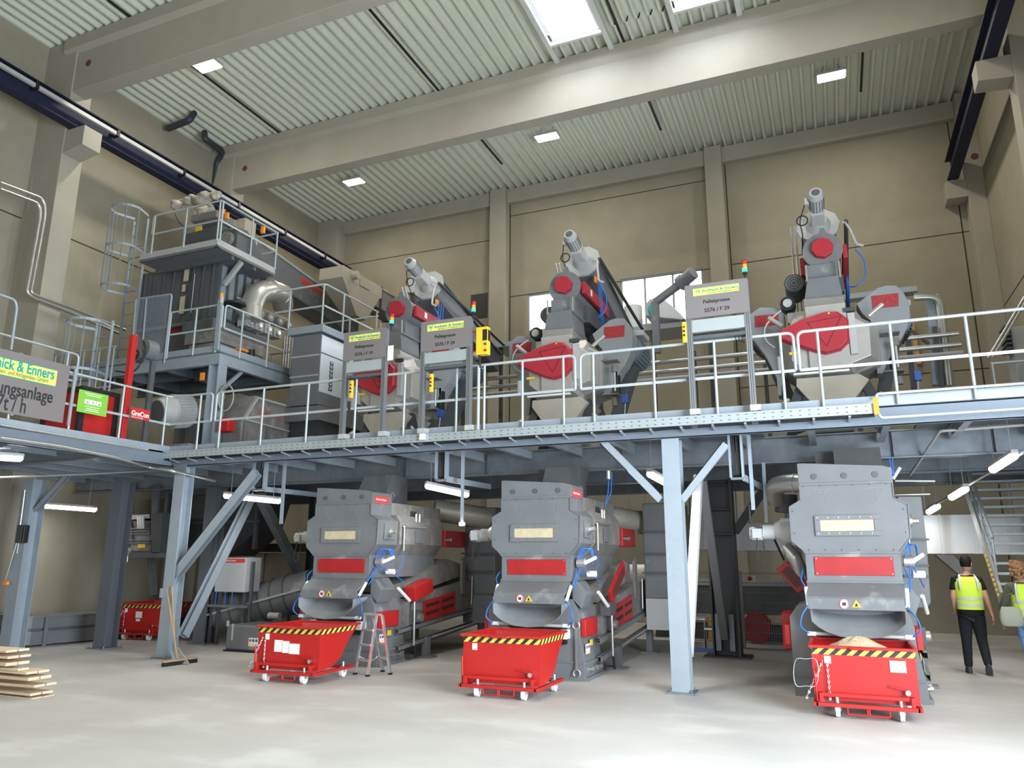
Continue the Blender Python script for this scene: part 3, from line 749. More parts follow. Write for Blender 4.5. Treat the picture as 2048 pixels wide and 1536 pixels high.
# valves and hose bundle on the right flank
vb = MB().cyl((CX+.60, 11.05, 1.650), (CX+.72, 11.05, 1.650), .075, n=16).build('valve_body', STAIN, T)
MB().cyl((CX+.68, 11.02, 1.630), (CX+.84, 11.2, 1.730), .028, n=10).build('valve_cylinder', WHITE, T)
MB().cyl((CX+.70, 11.2, 1.490), (CX+.84, 11.22, 1.490), .045, n=12).build('valve_head', WHITE, T)
for k in range(4):
    MB().tube([(CX+.62, 10.98+.05*k, 1.690), (CX+.66+.02*k, 11.0+.06*k, 1.870), (CX+.78, 11.15+.05*k, 1.850), (CX+.78, 11.2, 1.720-.03*k)], .007, 6, fillet=.08).build('air_hose', BLUEH, T)
MB().tube([(CX+.66, 11.0, 1.590), (CX+.64, 10.9, 1.420), (CX+.62, 10.8, 1.290)], .008, 6, fillet=.08).build('air_hose', BLUEH, T)
MB().tube([(CX+.70, 11.0, 1.590), (CX+.78, 11.3, 1.450), (CX+.84, 11.5, 1.330)], .008, 6, fillet=.08).build('air_hose', BLUEH, T)
MB().cyl((CX+.80, 11.42, 1.22), (CX+.86, 11.72, 1.0), .028, n=10).build('air_cylinder', WHITE, T)
MB().cyl((CX+.88, 11.85, .98), (CX+.88, 11.87, .26), .02, n=10).build('linkage_rod', STAIN, T)
MB().cyl((CX+.88, 11.87, .30), (CX+.88, 11.95, .06), .02, n=8).build('linkage_hose', RUBBER, T)

# inclined conveyor trough running back from the cooler (proto with parts)
def conveyor(cx, label, guard):
    t = thing('inclined_conveyor', (cx, 13.3, 0), label, 'conveyor', 'inclined conveyors behind the coolers')
    xa, xb = cx-.72, cx+.74
    MB().prism([(11.86, .50), (14.9, .74), (16.8, 1.0), (16.8, 1.6), (14.9, 1.35), (11.86, 1.02)], 'x', xa, xb).build('trough', DUSTY, t, .004)
    MB().prism([(11.86, 1.04), (13.95, 1.36), (13.95, 1.62), (13.5, 1.70), (11.86, 1.26)], 'x', xa+.1, xb-.08).build('cover', DUSTY, t, .004)
    for zz in (0, .27):
        for xx in (xa-.03, xb+.03):
            MB().chan((xx, 11.5, .24+zz), (xx, 15.0, .48+zz), .06, .09, .01, 1 if xx > cx else -1).build('side_rail', GREY, t)
    MB().cyl((xb+.08, 12.6, .33), (xb+.08, 14.6, .46), .02, n=8).build('tie_rod', STAIN, t)
    for y, z in ((12.45, .25), (14.75, .42)):
        for xx in (xa-.03, xb+.06):
            l = MB().bar((xx, y, .02), (xx, y, z+.1), .11, .13).build('support_leg', GREY, t)
            MB().box(xx-.16, xx+.16, y-.12, y+.12, 0, .03).build('foot_plate', GREY, l)
    rp = MB().prism([(12.38, .60), (13.62, .71), (13.62, 1.09), (12.38, .96)], 'x', xb+.005, xb+.035).build('red_panel', RED, t, .004)
    b = MB()
    for y0 in (12.47, 13.08):
        for i in range(7):
            yy = y0+.07*i; b.box(xb+.035, xb+.04, yy, yy+.045, .70+(yy-12.4)*.1, .76+(yy-12.4)*.1)
            b.box(xb+.035, xb+.04, yy, yy+.045, .84+(yy-12.4)*.1, .90+(yy-12.4)*.1)
    b.build('slots', BLACK, rp)['kind'] = 'stuff'
    MB().prism([(13.9, 1.02), (14.06, 1.02), (14.06, 1.62), (13.98, 1.74), (13.9, 1.68)], 'x', xb-.02, xb+.03).build('end_plate', DUSTY, t)
    q = MB().box(xb, xb+.1, 12.0, 12.2, .62, .82).build('bearing_block', GREYD, t)
    MB().cyl((xb+.1, 12.1, .7), (xb+.16, 12.1, .7), .07, n=14).build('bearing', STAIN, q)
    MB().cyl((xb+.05, 14.3, .82), (xb+.05, 14.32, 1.35), .015, n=8).build('tension_rod', STAIN, t)
    if guard == 'box':
        g = MB().bar((xb+.08, 11.78, 1.10), (xb+.10, 12.38, 1.24), .22, .24).build('red_drive_guard', RED, t, .01)
        MB().box(xb-.02, xb+.1, 11.9, 12.2, .96, 1.06).build('drive_foot', GREYD, t)
    elif guard == 'mesh':
        g = MB().bar((xb+.14, 11.78, 1.12), (xb+.15, 12.62, 1.58), .05, .22).build('red_drive_guard', RED, t, .01)
        d = MB(); P0, Q0 = Vector((xb+.14, 11.86, 1.165)), Vector((xb+.15, 12.54, 1.535))
        MB().bar(P0+Vector((.026, 0, 0)), Q0+Vector((.026, 0, 0)), .004, .14).build('dark_mesh', mat('guard_mesh', (.12, .03, .03), .6), g)
        MB().box(xb, xb+.16, 11.72, 12.05, .86, 1.06).build('drive_foot', GREYD, t)
    return t
conveyor(CX, 'dusty inclined conveyor behind the middle cooler with a slotted red panel', 'mesh')
conveyor(CX-3.505, 'dusty inclined conveyor behind the left cooler, a closed red box on its drive', 'box')
conveyor(CX+4.355, 'inclined conveyor hidden behind the right cooler', 'none')
# the other two coolers
T3 = dup(T, (4.355, 0, 0), 'grey cooler at the right, brightly lit from the front, no conveyor visible beside it', skip=('linkage_rod', 'linkage_hose'))
T3.scale.z = 1.025
T1 = dup(T, (-3.505, 0, 0), 'grey cooler at the left, the aluminium stepladder standing beside it')
# gear motors on the left flank of the coolers
def gearmotor(cx, label):
    t = thing('gear_motor', (cx-.9, 11.3, 2.1), label, 'motor', 'gear motors on the cooler flanks')
    MB().cyl((cx-.71, 11.3, 2.1), (cx-.86, 11.3, 2.1), .17, n=22).build('gearbox', GREYL, t)
    MB().cyl((cx-.86, 11.3, 2.1), (cx-.95, 11.3, 2.1), .15, .10, n=22).build('gearbox_neck', GREYL, t)
    MB().cyl((cx-.95, 11.3, 2.08), (cx-1.1, 11.3, 2.08), .10, n=16).build('motor_flange', GREYL, t)
    q = MB().cyl((cx-1.1, 11.3, 2.07), (cx-1.28, 11.3, 2.07), .085, n=16).build('motor_body', GREYL, t)
    b = MB()
    for i in range(12):
        a = i*math.pi/6; b.bar((cx-1.11, 11.3+.085*math.cos(a), 2.07+.085*math.sin(a)), (cx-1.25, 11.3+.085*math.cos(a), 2.07+.085*math.sin(a)), .006, .02)
    b.build('cooling_fins', GREYL, q)['kind'] = 'stuff'
    MB().box(cx-1.24, cx-1.12, 11.18, 11.24, 2.0, 2.12).build('terminal_box', GREYL, t)
    MB().tube([(cx-1.18, 11.2, 2.0), (cx-1.2, 11.15, 1.7), (cx-1.13, 11.13, 1.62), (cx-1.08, 11.15, 1.72), (cx-1.1, 11.2, 1.95)], .009, 6, fillet=.05).build('cable', RUBBER, t)
gearmotor(CX, 'light grey gear motor on the left flank of the middle cooler')
gearmotor(CX-3.505, 'light grey gear motor on the left flank of the left cooler')
gearmotor(CX+4.355, 'grey gear motor on the left flank of the right cooler')
# spanner hanging on the middle cooler
def spanner():
    x = CX+.87
    t = thing('large_spanner', (x, 11.0, .3), 'long open ended spanner hanging on the right flank of the middle cooler', 'spanner')
    y = 10.95
    b = MB(); px_ = CX+.60
    b.bar((px_, y-.02, .16), (px_, y-.02, .72), .035, .012, (0, 1, 0)); b.build('handle', STAIN, t)
    for zc, s_ in ((.77, 1), (.11, -1)):
        pts = [Vector((px_+.05*math.sin(math.radians(a)), y-.02, zc-s_*.05*math.cos(math.radians(a)))) for a in range(-140, 141, 20)]
        MB().tube(pts, .013, 6).build('jaw', STAIN, t)
spanner()
# ================================================================ RED TIPPING SKIPS
def stripe_mat():
    m = bpy.data.materials.new('hazard_stripes'); m.use_nodes = True; nt = m.node_tree; b = nt.nodes['Principled BSDF']
    tc = nt.nodes.new('ShaderNodeTexCoord'); sp = nt.nodes.new('ShaderNodeSeparateXYZ'); nt.links.new(tc.outputs['Object'], sp.inputs[0])
    def mth(op, a, c):
        n = nt.nodes.new('ShaderNodeMath'); n.operation = op
        for i, v in enumerate((a, c)):
            if isinstance(v, (int, float)): n.inputs[i].default_value = v
            elif v is not None: nt.links.new(v, n.inputs[i])
        return n.outputs[0]
    s = mth('ADD', mth('ADD', sp.outputs[0], sp.outputs[1]), mth('MULTIPLY', sp.outputs[2], -1.1))
    g = mth('GREATER_THAN', mth('FRACT', mth('MULTIPLY', s, 8.2), None), 0.5)
    mx = nt.nodes.new('ShaderNodeMixRGB'); mx.inputs[1].default_value = (.02, .02, .02, 1); mx.inputs[2].default_value = (.75, .55, .08, 1)
    nt.links.new(g, mx.inputs[0]); nt.links.new(mx.outputs[0], b.inputs['Base Color']); b.inputs['Roughness'].default_value = .5
    return m
HAZ = stripe_mat()
SKR = mat('bright_red_skip_paint', (0.44, 0.012, 0.010), 0.45, 0, 0.06, 2.5)
CAST = mat('castor_white', (0.70, 0.69, 0.66), 0.5)
SKG = 'red tipping skips below the machine outlets'
def skip(loc, label, rz=0.0, chain=True, papers=(), group=SKG, stack=False):
    t = thing('tipping_skip', loc, label, 'skip', group)
    L = Vector(loc)
    R = Matrix.Rotation(rz, 4, 'Z')
    def bd(b, name, m, par=None, bev=0): 
        b.v = [tuple(R @ Vector(p) + L) for p in b.v]; return b.build(name, m, par or t, bev)
    prof = [(.10, .17), (.10, .73), (1.07, .73), (.96, .64), (.80, .50), (.64, .30), (.44, .20), (.2, .165)]
    b = MB()
    for s_ in (-1, 1):
        x = s_*.53; b.prism(prof, 'x', x-.004, x+.004)
    b.box(-.53, .53, .096, .104, .165, .73)
    back = prof[2:]+[prof[0]]
    for p, q in zip(back, back[1:]):
        d = Vector((0, q[0]-p[0], q[1]-p[1])); nn = Vector((0, -d.z, d.y)).normalized()*.004
        b.add([(-.53, p[0], p[1]), (.53, p[0], p[1]), (.53, q[0], q[1]), (-.53, q[0], q[1]), (-.53, p[0]-nn.y, p[1]-nn.z), (.53, p[0]-nn.y, p[1]-nn.z), (.53, q[0]-nn.y, q[1]-nn.z), (-.53, q[0]-nn.y, q[1]-nn.z)],
              [(0, 1, 2, 3), (4, 7, 6, 5), (0, 3, 7, 4), (1, 5, 6, 2)])
    bd(b, 'bucket', SKR)
    b = MB()
    b.box(-.56, .56, .05, .10, .725, .755)
    for s_ in (-1, 1): b.box(s_*.545-.02, s_*.545+.02, .10, 1.08, .725, .755)
    b.box(-.56, .56, 1.07, 1.10, .725, .755)
    bd(b, 'rim', SKR, None, .006)
    b = MB().box(-.53, .53, .09, .095, .655, .722)
    for s_ in (-1, 1): b.prism([(.10, .655), (.10, .722), (.97, .722), (.93, .68), (.90, .655)], 'x', s_*.536-.002, s_*.536+.002)
    bd(b, 'hazard_stripe', HAZ)
    b = MB().tube([(-.14, .07, .735), (-.12, .02, .735), (.12, .02, .735), (.14, .07, .735)], .013, 8, fillet=.03)
    bd(b, 'rim_handle', SKR)
    # wheeled frame
    b = MB(); b.box(-.52, .52, -.02, .03, .115, .155); b.box(-.52, .52, .85, .90, .115, .155)
    for s_ in (-1, 1): b.box(s_*.52-.025, s_*.52+.025, -.02, .98, .115, .155)
    b.box(-.47, .47, .02, .05, .215, .255)
    for s_ in (-1, 1): b.box(s_*.46-.02, s_*.46+.02, -.01, .05, .155, .255); b.box(s_*.46-.02, s_*.46+.02, .05, .11, .215, .255)
    bd(b, 'base_frame', SKR, None, .004)
    for x in (-.10, .12):
        b = MB().tube([(x-.10, .0, .115), (x-.10, .0, .045), (x+.10, .0, .045), (x+.10, .0, .115)], .010, 6, fillet=.015)
        bd(b, 'fork_loop', SKR)
    for x, y in ((-.30, .05), (.34, .05), (-.46, .82), (.46, .82)):
        w = bd(MB().cyl((x-.022, y, .07), (x+.022, y, .07), .068, n=22), 'castor_wheel', CAST, None, .004)
        bd(MB().box(x-.035, x+.035, y-.03, y+.03, .140, .152).cyl((x, y, .15), (x, y, .215), .02, n=8).box(x-.032, x-.027, y-.025, y+.025, .07, .14).box(x+.027, x+.032, y-.025, y+.025, .07, .14), 'castor_fork', ALU, w)
    # release lever with tap
    bd(MB().cyl((.42, .085, .30), (.42, .03, .30), .028, n=12), 'release_knob', CHROME)
    bd(MB().bar((.42, .06, .32), (.24, .06, .36), .02, .012), 'release_lever', SKR)
    bd(MB().cyl((-.50, .02, .16), (-.515, .03, .48), .012, n=8), 'safety_rod', SKR)
    bd(MB().box(-.40, -.33, .084, .090, .56, .64), 'tag_card', PAPER)
    if chain:
        ch = None
        pts = [Vector((-.40-.0*i+.02*math.sin(i), .06, .60-.028*i)) for i in range(14)]
        for k in range(2):
            for i in range(14):
                c = Vector((-.42+.05*k-.010*i*(1-k)*1.5, .055, .58-.03*i))
                b = MB().tube([c+Vector((.009*math.cos(a)*(1 if i % 2 else .3), .009*math.sin(a)*(0.3 if i % 2 else 1), .019*math.sin(a+.0) if i % 2 else .019*math.cos(a))) for a in (j*math.pi/4 for j in range(8))], .0045, 5, closed=True)
                if ch is None: ch = b
                else: ch.add(b.v, b.f, True)
        o = bd(ch, 'chain', CHROME); o['kind'] = 'stuff'
    for (x0, x1, z0, z1) in papers:
        bd(MB().box(x0, x1, .084, .0955, z0, z1), 'paper_sheet', PAPER)
    return t
skip((-7.34, 9.12, 0), 'red tipping skip on wheels below the left cooler, beside the stepladder', .02, True, ((-.23, -.10, .40, .56), (-.09, .02, .39, .55), (.03, .20, .38, .52)))
skip((-4.06, 9.20, 0), 'red tipping skip on wheels below the middle cooler with only a small tag', 0, False)
k3 = skip((.16, 9.66, 0), 'red tipping skip on wheels at the right, heaped with wood granulate', 0, True, ((.27, .43, .50, .62),))
# the heap
rings = []
random.seed(3)
for i in range(7):
    f = i/6; r = 1-f
    rings.append([(.16-.03+(.40*r+.02)*math.cos(a)*(1+.15*math.sin(3*a)), 10.2+(.30*r+.01)*math.sin(a), .62+.20*(1-(1-f)**1.6)+.012*math.sin(5*a+i)) for a in (j*math.pi/12 for j in range(24))])
tag(MB().loft(rings, True, True).build('granulate_heap', GRAN), 'pale heap of wood granulate lying in the right skip', 'granulate', kind='stuff')
# wire loop hanging at the left side of the right skip
tag(MB().tube([A(1612+25*math.cos(a), 1345+33*math.sin(a)+6*math.sin(3*a), y=9.68) for a in (i*math.pi/12 for i in range(24))], .004, 5, closed=True).build('wire_loop', ALU), 'loose wire loop hanging at the left corner of the right skip', 'wire')
s0 = skip((-13.92, 12.4, 0), 'dark red tipping skip standing far back at the lower left', .1, True, ((-.1, .06, .45, .58), (-.08, .02, .38, .43)))

# ================================================================ STEPLADDER
def stepladder():
    yb, yf_ = 10.45, 10.0
    t = thing('stepladder', (-6.6, 10.2, 0), 'aluminium double sided stepladder beside the left red skip', 'ladder')
    H = .86; cx = -6.60
    F = [Vector((cx-.24, yf_, 0)), Vector((cx+.00, yf_, 0))]; Tt = [Vector((cx-.19, 10.2, H)), Vector((cx-.0, 10.2, H))]
    Bk = [Vector((cx+.02, 10.55, 0)), Vector((cx+.26, 10.5, 0))]; Tb = [Vector((cx+.0, 10.26, H)), Vector((cx+.14, 10.26, H))]
    F = [Vector((-6.86, 10.22, 0)), Vector((-6.575, 10.12, 0))]; Tt = [Vector((-6.80, 10.34, H)), Vector((-6.56, 10.28, H))]
    Bk = [Vector((-6.63, 10.62, 0)), Vector((-6.37, 10.42, 0))]; Tb = [Vector((-6.70, 10.40, H)), Vector((-6.50, 10.34, H))]
    for a, c in zip(F+Bk, Tt+Tb):
        r = MB().bar(a+Vector((0, 0, .02)), c, .045, .028, (1, 0, 0)).build('stile', ALU, t)
        MB().cbox(a+Vector((0, 0, .012)), .05, .05, .03).build('rubber_foot', BLACK, r)
    for f in (.25, .5, .75):
        MB().bar(F[0].lerp(Tt[0], f), F[1].lerp(Tt[1], f), .075, .025).build('step', ALU, t)
        MB().bar(Bk[0].lerp(Tb[0], f), Bk[1].lerp(Tb[1], f), .05, .02).build('step', ALU, t)
    MB().cbox((-6.67, 10.33, H+.01), .30, .11, .03, Matrix.Rotation(-.22, 3, 'Z')).build('top_step', ALU, t)
    MB().bar(F[1].lerp(Tt[1], .15)+Vector((.003, -.024, 0)), F[1].lerp(Tt[1], .5)+Vector((.003, -.024, 0)), .02, .004, (1, 0, 0)).build('red_label_strip', REDS, t)
    MB().bar(Bk[1].lerp(Tb[1], .3)+Vector((.003, -.024, 0)), Bk[1].lerp(Tb[1], .85)+Vector((.003, -.024, 0)), .02, .004, (1, 0, 0)).build('red_label_strip', REDS, t)
    MB().tube([F[0].lerp(Tt[0], .3), (-6.66, 10.35, .18), Bk[0].lerp(Tb[0], .3)], .007, 6, fillet=.1).build('spreader_strap', ALU, t)
stepladder()

# ================================================================ BROOM AND SHOVEL
t = thing('broom', A(360, 1328, z=0), 'push broom leaning on the braced column, black bristles on the floor', 'broom')
a, b_ = A(322, 1330, y=10.05), A(395, 1322, y=10.2)
a = A(325, 1330, z=.03); b_ = A(393, 1321, z=.03)
MB().bar(a+Vector((0, 0, .045)), b_+Vector((0, 0, .045)), .05, .025).build('head', WOODH, t)
MB().bar(a, b_, .05, .06).build('bristles', BLACK, t)
h0 = A(355, 1320, z=.07); h1 = A(333, 1175, y=10.30)
MB().cyl(h0, h1, .013, n=10).build('handle', WOODH, t)
t = thing('shovel', A(355, 1315, z=0), 'aluminium shovel standing behind the broom at the braced column', 'shovel')
h0 = A(350, 1290, y=10.22); h1 = A(344, 1172, y=10.36)
MB().cyl(h0, h1, .015, n=10).build('handle', WOODH, t)
c0, c1, c2, c3 = A(340, 1300, y=10.18), A(356, 1297, y=10.2), A(378, 1318, y=9.98), A(350, 1323, y=9.98)
c2.z = c3.z = .01
b = MB().add([c0, c1, c2, c3, c0+Vector((0, .02, .004)), c1+Vector((0, .02, .004)), c2+Vector((0, .02, .004)), c3+Vector((0, .02, .004))], [(0, 1, 2, 3), (4, 7, 6, 5), (0, 4, 5, 1), (1, 5, 6, 2), (2, 6, 7, 3), (3, 7, 4, 0)])
b.bar(c0, c3, .012, .05); b.bar(c1, c2, .012, .05)
b.build('blade', ALU, t)
MB().cyl(A(352, 1300, y=10.19), h0+Vector((0, 0, .03)), .02, n=10).build('socket', ALU, t)

# ================================================================ BOARDS AT THE LEFT EDGE
random.seed(11)
zz = 0.05
ends = [(75, 1398), (73, 1388), (75, 1372), (78, 1356), (76, 1344), (60, 1337), (50, 1325), (48, 1312), (45, 1300)]
bx = A(75, 1400, z=0)
for i, (ex, ey) in enumerate(ends):
    q = A(ex, ey, y=6.95)
    hgt = .028 if i % 3 else .036
    top = len(ends)-1
    lab = ('lowest board' if i == 0 else 'topmost board' if i == top else '%s board up' % ['', 'second', 'third', 'fourth', 'fifth', 'sixth', 'seventh', 'eighth'][i]) + ' of the pale wood stack at the left edge'
    rz = random.uniform(-.07, .07)
    z = q.z
    for k in range(2 if i not in (5,) else 1):
        b = MB().cbox((q.x-1.2, 6.95+.16*k-.02*i, z), 2.4, .145, hgt, Matrix.Rotation(rz, 3, 'Z'))
        o = b.build('board', WOOD, None, .003)
        tag(o, lab if k == 0 else lab.replace('the pale wood stack', 'the pale stack').replace('board ', 'board (rear half) ', 1).replace('(rear half)', 'behind'), 'board', 'pale boards stacked at the left edge')
# ================================================================ PEOPLE
SKIN = mat('skin', (0.55, 0.30, 0.21), 0.55)
VEST = mat('yellow_high_visibility_fabric', (0.62, 0.86, 0.06), 0.7, emit=None)
REFL = mat('grey_reflective_tape', (0.55, 0.57, 0.56), 0.4)
TSH = mat('black_cotton', (0.015, 0.015, 0.018), 0.85)
DJEAN = mat('charcoal_trousers', (0.022, 0.024, 0.028), 0.85, 0, .2, 20)
BJEAN = mat('light_blue_jeans', (0.16, 0.30, 0.52), 0.85, 0, .15, 20)
OLIVE = mat('olive_jacket_cloth', (0.075, 0.08, 0.045), 0.85)
HAIRD = mat('dark_hair', (0.012, 0.010, 0.009), 0.7)
HAIRC = mat('light_brown_curly_hair', (0.30, 0.16, 0.07), 0.8, 0, .4, 30, .5)
SHOE = mat('dark_grey_shoe', (0.06, 0.06, 0.06), 0.7)
SHOEW = mat('pale_shoe', (0.5, 0.5, 0.5), 0.7)
for h_ in (HAIRD, TSH, DJEAN): h_.node_tree.nodes['Principled BSDF'].inputs['Specular IOR Level'].default_value = .15
def skin_mesh(name, m, parent, verts, edges, radii, root=0, sub=2):
    """verts in local coordinates of the parent; grown by a Skin modifier"""
    me = bpy.data.meshes.new(name); me.from_pydata([tuple(v) for v in verts], edges, []); me.update()
    o = bpy.data.objects.new(name, me); COL.objects.link(o); o.parent = parent
    md = o.modifiers.new('skin', 'SKIN')
    md.use_smooth_shade = True
    for i, r in enumerate(radii):
        sv = me.skin_vertices[0].data[i]; sv.radius = (r, r) if not isinstance(r, tuple) else r
        sv.use_root = (i == root)
    s = o.modifiers.new('sub', 'SUBSURF'); s.levels = sub; s.render_levels = sub
    me.materials.append(m)
    return o
def ellipse_loft(name, m, parent, secs, n=28, caps=True):
    """secs: (cx, cy, z, rx, ry) rings"""
    b = MB()
    rings = [[(cx+rx*math.copysign(abs(math.cos(a))**.85, math.cos(a)), cy+ry*math.copysign(abs(math.sin(a))**.85, math.sin(a)), z) for a in (2*math.pi*k/n for k in range(n))] for cx, cy, z, rx, ry in secs]
    b.loft(rings, caps, True)
    L = parent.location; b.v = [(x+L.x, y+L.y, z+L.z) for x, y, z in b.v]
    return b.build(name, m, parent)
def hand(verts, edges, rad, wrist, d, side, curl=.4, s=1.0):
    """palm and five fingers grown from vertex index wrist; d: direction of the hand"""
    d = Vector(d).normalized(); p = Vector(verts[wrist]); fr = Vector((0, 1, 0)); lat = d.cross(fr).normalized(); fr = lat.cross(d).normalized()
    def add(v, r, par):
        verts.append(v); rad.append(r); edges.append((par, len(verts)-1)); return len(verts)-1
    palm = add(p+d*.045*s, (.034*s, .018*s), wrist); pe = add(p+d*.085*s, (.036*s, .015*s), palm)
    for k, (off, ln) in enumerate(((-.030, .068), (-.010, .080), (.010, .074), (.030, .058))):
        q = add(p+d*.100*s+fr*off*s, .0092*s, pe)
        q = add(p+d*(.100+ln*.5)*s+fr*off*1.15*s+lat*side*curl*.014, .0085*s, q)
        add(p+d*(.100+ln*.92)*s+fr*off*1.2*s+lat*side*curl*.040, .0072*s, q)
    q = add(p+d*.050*s-fr*.036*s, .0105*s, palm); q = add(p+d*.080*s-fr*.052*s+lat*side*.008, .0095*s, q); add(p+d*.105*s-fr*.056*s+lat*side*.016, .008*s, q)
def head(parent, c, s, m, yaw, name='head'):
    """head with face turned by yaw (0 looks along +y)"""
    Lp = Vector(parent.location); b = MB(); n = 24
    prof = [(-.118, .030, .038, .045), (-.105, .050, .055, .030), (-.075, .062, .075, .016), (-.04, .068, .086, .008), (0, .073, .093, .002), (.04, .076, .096, -.002), (.08, .071, .089, -.004), (.105, .055, .068, -.004), (.122, .028, .034, -.004)]
    rings = [[Vector((rx*math.cos(a), oy+ry*math.sin(a), z)) for a in (2*math.pi*k/n for k in range(n))] for z, rx, ry, oy in prof]
    b.loft(rings, True, True)
    b.prism([(-.012, -.03), (.012, -.03), (.005, .02), (-.005, .02)], 'y', .085, .108)     # nose
    b.prism([(-.022, -.062), (.022, -.062), (.022, -.056), (-.022, -.056)], 'y', .075, .092)  # lips
    for k in (-1, 1):
        b.ball((k*.030, .083, .012), .013, 10, (1, .7, .7)); b.ball((k*.076, -.005, -.005), .028, 10, (.35, .7, 1.1))
    M = Matrix.Translation(Lp+Vector(c)) @ Matrix.Rotation(yaw, 4, 'Z') @ Matrix.Scale(s, 4)
    b.v = [tuple(M @ Vector(p)) for p in b.v]
    return b, M
def put(parent, b, name, m): return b.build(name, m, parent)

def man():
    t = thing('person', (1.86, 14.2, 0), 'person in a yellow vest and dark trousers seen from behind, walking away', 'person')
    # z of joints for 1.76 m
    V = [(0, 0, .93), (0, .0, 1.10), (0, .01, 1.28), (0, .01, 1.43), (0, .015, 1.50),       # 0-4 spine, neck
         (-.17, .01, 1.40), (-.225, -.02, 1.14), (-.20, .12, .93),                            # 5-7 left arm, hand forward
         (.17, .01, 1.40), (.23, -.03, 1.14), (.27, -.05, .90),                                # 8-10 right arm
         (-.09, 0, .90), (-.10, .06, .50), (-.12, .05, .09), (-.12, .15, .05),                  # 11-14 left leg
         (.09, 0, .90), (.10, .02, .50), (.115, -.22, .20), (.115, -.17, .08)]                  # 15-18 right leg, lifted behind
    # body
    arms = [V[3], V[5], V[6], V[7], V[8], V[9], V[10], V[4]]
    v = [Vector(V[2]), Vector(V[3]), Vector(V[5]), Vector(V[6]), Vector(V[7]), Vector(V[8]), Vector(V[9]), Vector(V[10]), Vector(V[4]), Vector((0, .02, 1.56))]
    e = [(0, 1), (1, 2), (2, 3), (3, 4), (1, 5), (5, 6), (6, 7), (1, 8), (8, 9)]
    r = [.10, .09, .055, .043, .027, .055, .043, .027, .052, .050]
    hand(v, e, r, 4, (.1, .55, -.8), 1, .6); hand(v, e, r, 7, (.12, .05, -1), -1, .5)
    skin_mesh('body', SKIN, t, v, e, r, 0, 2)
    b, M = head(t, (0.02, .02, 1.655), 1.0, SKIN, -.35); put(t, b, 'head', SKIN)
    hb = MB()
    hb.loft([[M @ Vector((rx*math.cos(a), oy+ry*math.sin(a), z)) for a in (2*math.pi*k/20 for k in range(20))] for z, rx, ry, oy in
             [(-.05, .066, .050, -.045), (-.02, .076, .068, -.036), (.02, .081, .086, -.022), (.06, .082, .094, -.012), (.10, .070, .083, -.006), (.128, .045, .055, -.004), (.137, .015, .02, -.004)]], True, True)
    hb.build('hair', HAIRD, t)
    # black t-shirt with sleeves, collar
    v = [Vector((0, 0, 1.0)), Vector((0, .005, 1.25)), Vector((0, .01, 1.42)), Vector((-.165, .01, 1.405)), Vector((-.215, -.01, 1.22)), Vector((.165, .01, 1.405)), Vector((.215, -.015, 1.22)), Vector((0, .015, 1.49))]
    skin_mesh('shirt', TSH, t, v, [(0, 1), (1, 2), (2, 3), (3, 4), (2, 5), (5, 6), (2, 7)], [(.15, .11), (.165, .115), (.15, .10), .07, .062, .07, .062, .062], 0)
    ellipse_loft('vest', VEST, t, [(0, 0, .955, .188, .142), (0, 0, 1.05, .187, .138), (0, .003, 1.2, .196, .14), (0, .005, 1.33, .198, .138), (0, .008, 1.41, .180, .12), (0, .01, 1.455, .125, .09)], caps=False)
    for z in (1.0, 1.10): ellipse_loft('reflective_band', REFL, t, [(0, 0, z, .190, .143), (0, 0, z+.045, .190, .143)], caps=False)
    for s_ in (-1, 1):
        MB().tube([t.location+Vector(p) for p in ((s_*.12, -.139, 1.26), (s_*.125, -.138, 1.36), (s_*.115, -.10, 1.43), (s_*.10, .0, 1.475))], .019, 6).build('reflective_band', REFL, t)
    ellipse_loft('shirt_hem', TSH, t, [(0, 0, .845, .178, .132), (0, 0, .955, .187, .141)], caps=True)
    v = [Vector((0, 0, .96)), Vector((-.088, .01, .82)), Vector((-.10, .06, .50)), Vector((-.12, .04, .065)), Vector((.088, .01, .82)), Vector((.105, .03, .50)), Vector((.117, -.205, .13))]
    skin_mesh('trousers', DJEAN, t, v, [(0, 1), (1, 2), (2, 3), (0, 4), (4, 5), (5, 6)], [(.165, .128), (.112, .118), .080, .060, (.112, .118), .080, .060], 0)
    for x, y, z, tilt in ((-.12, .07, .0, 0), (.118, -.20, .04, -1.0)):
        b = MB(); n = 16
        rings = [[Vector((.046*w*math.cos(a), .135*l*math.sin(a)+oy, zz)) for a in (2*math.pi*k/n for k in range(n))] for zz, w, l, oy in ((0, .95, 1, 0), (.03, 1.05, 1.02, 0), (.06, .95, .9, -.01), (.10, .8, .45, -.05))]
        b.loft(rings, True, True)
        M = Matrix.Translation(t.location+Vector((x, y, z))) @ Matrix.Rotation(tilt, 4, 'X'); b.v = [tuple(M @ Vector(p)) for p in b.v]
        b.build('shoe', SHOE, t)
    return t
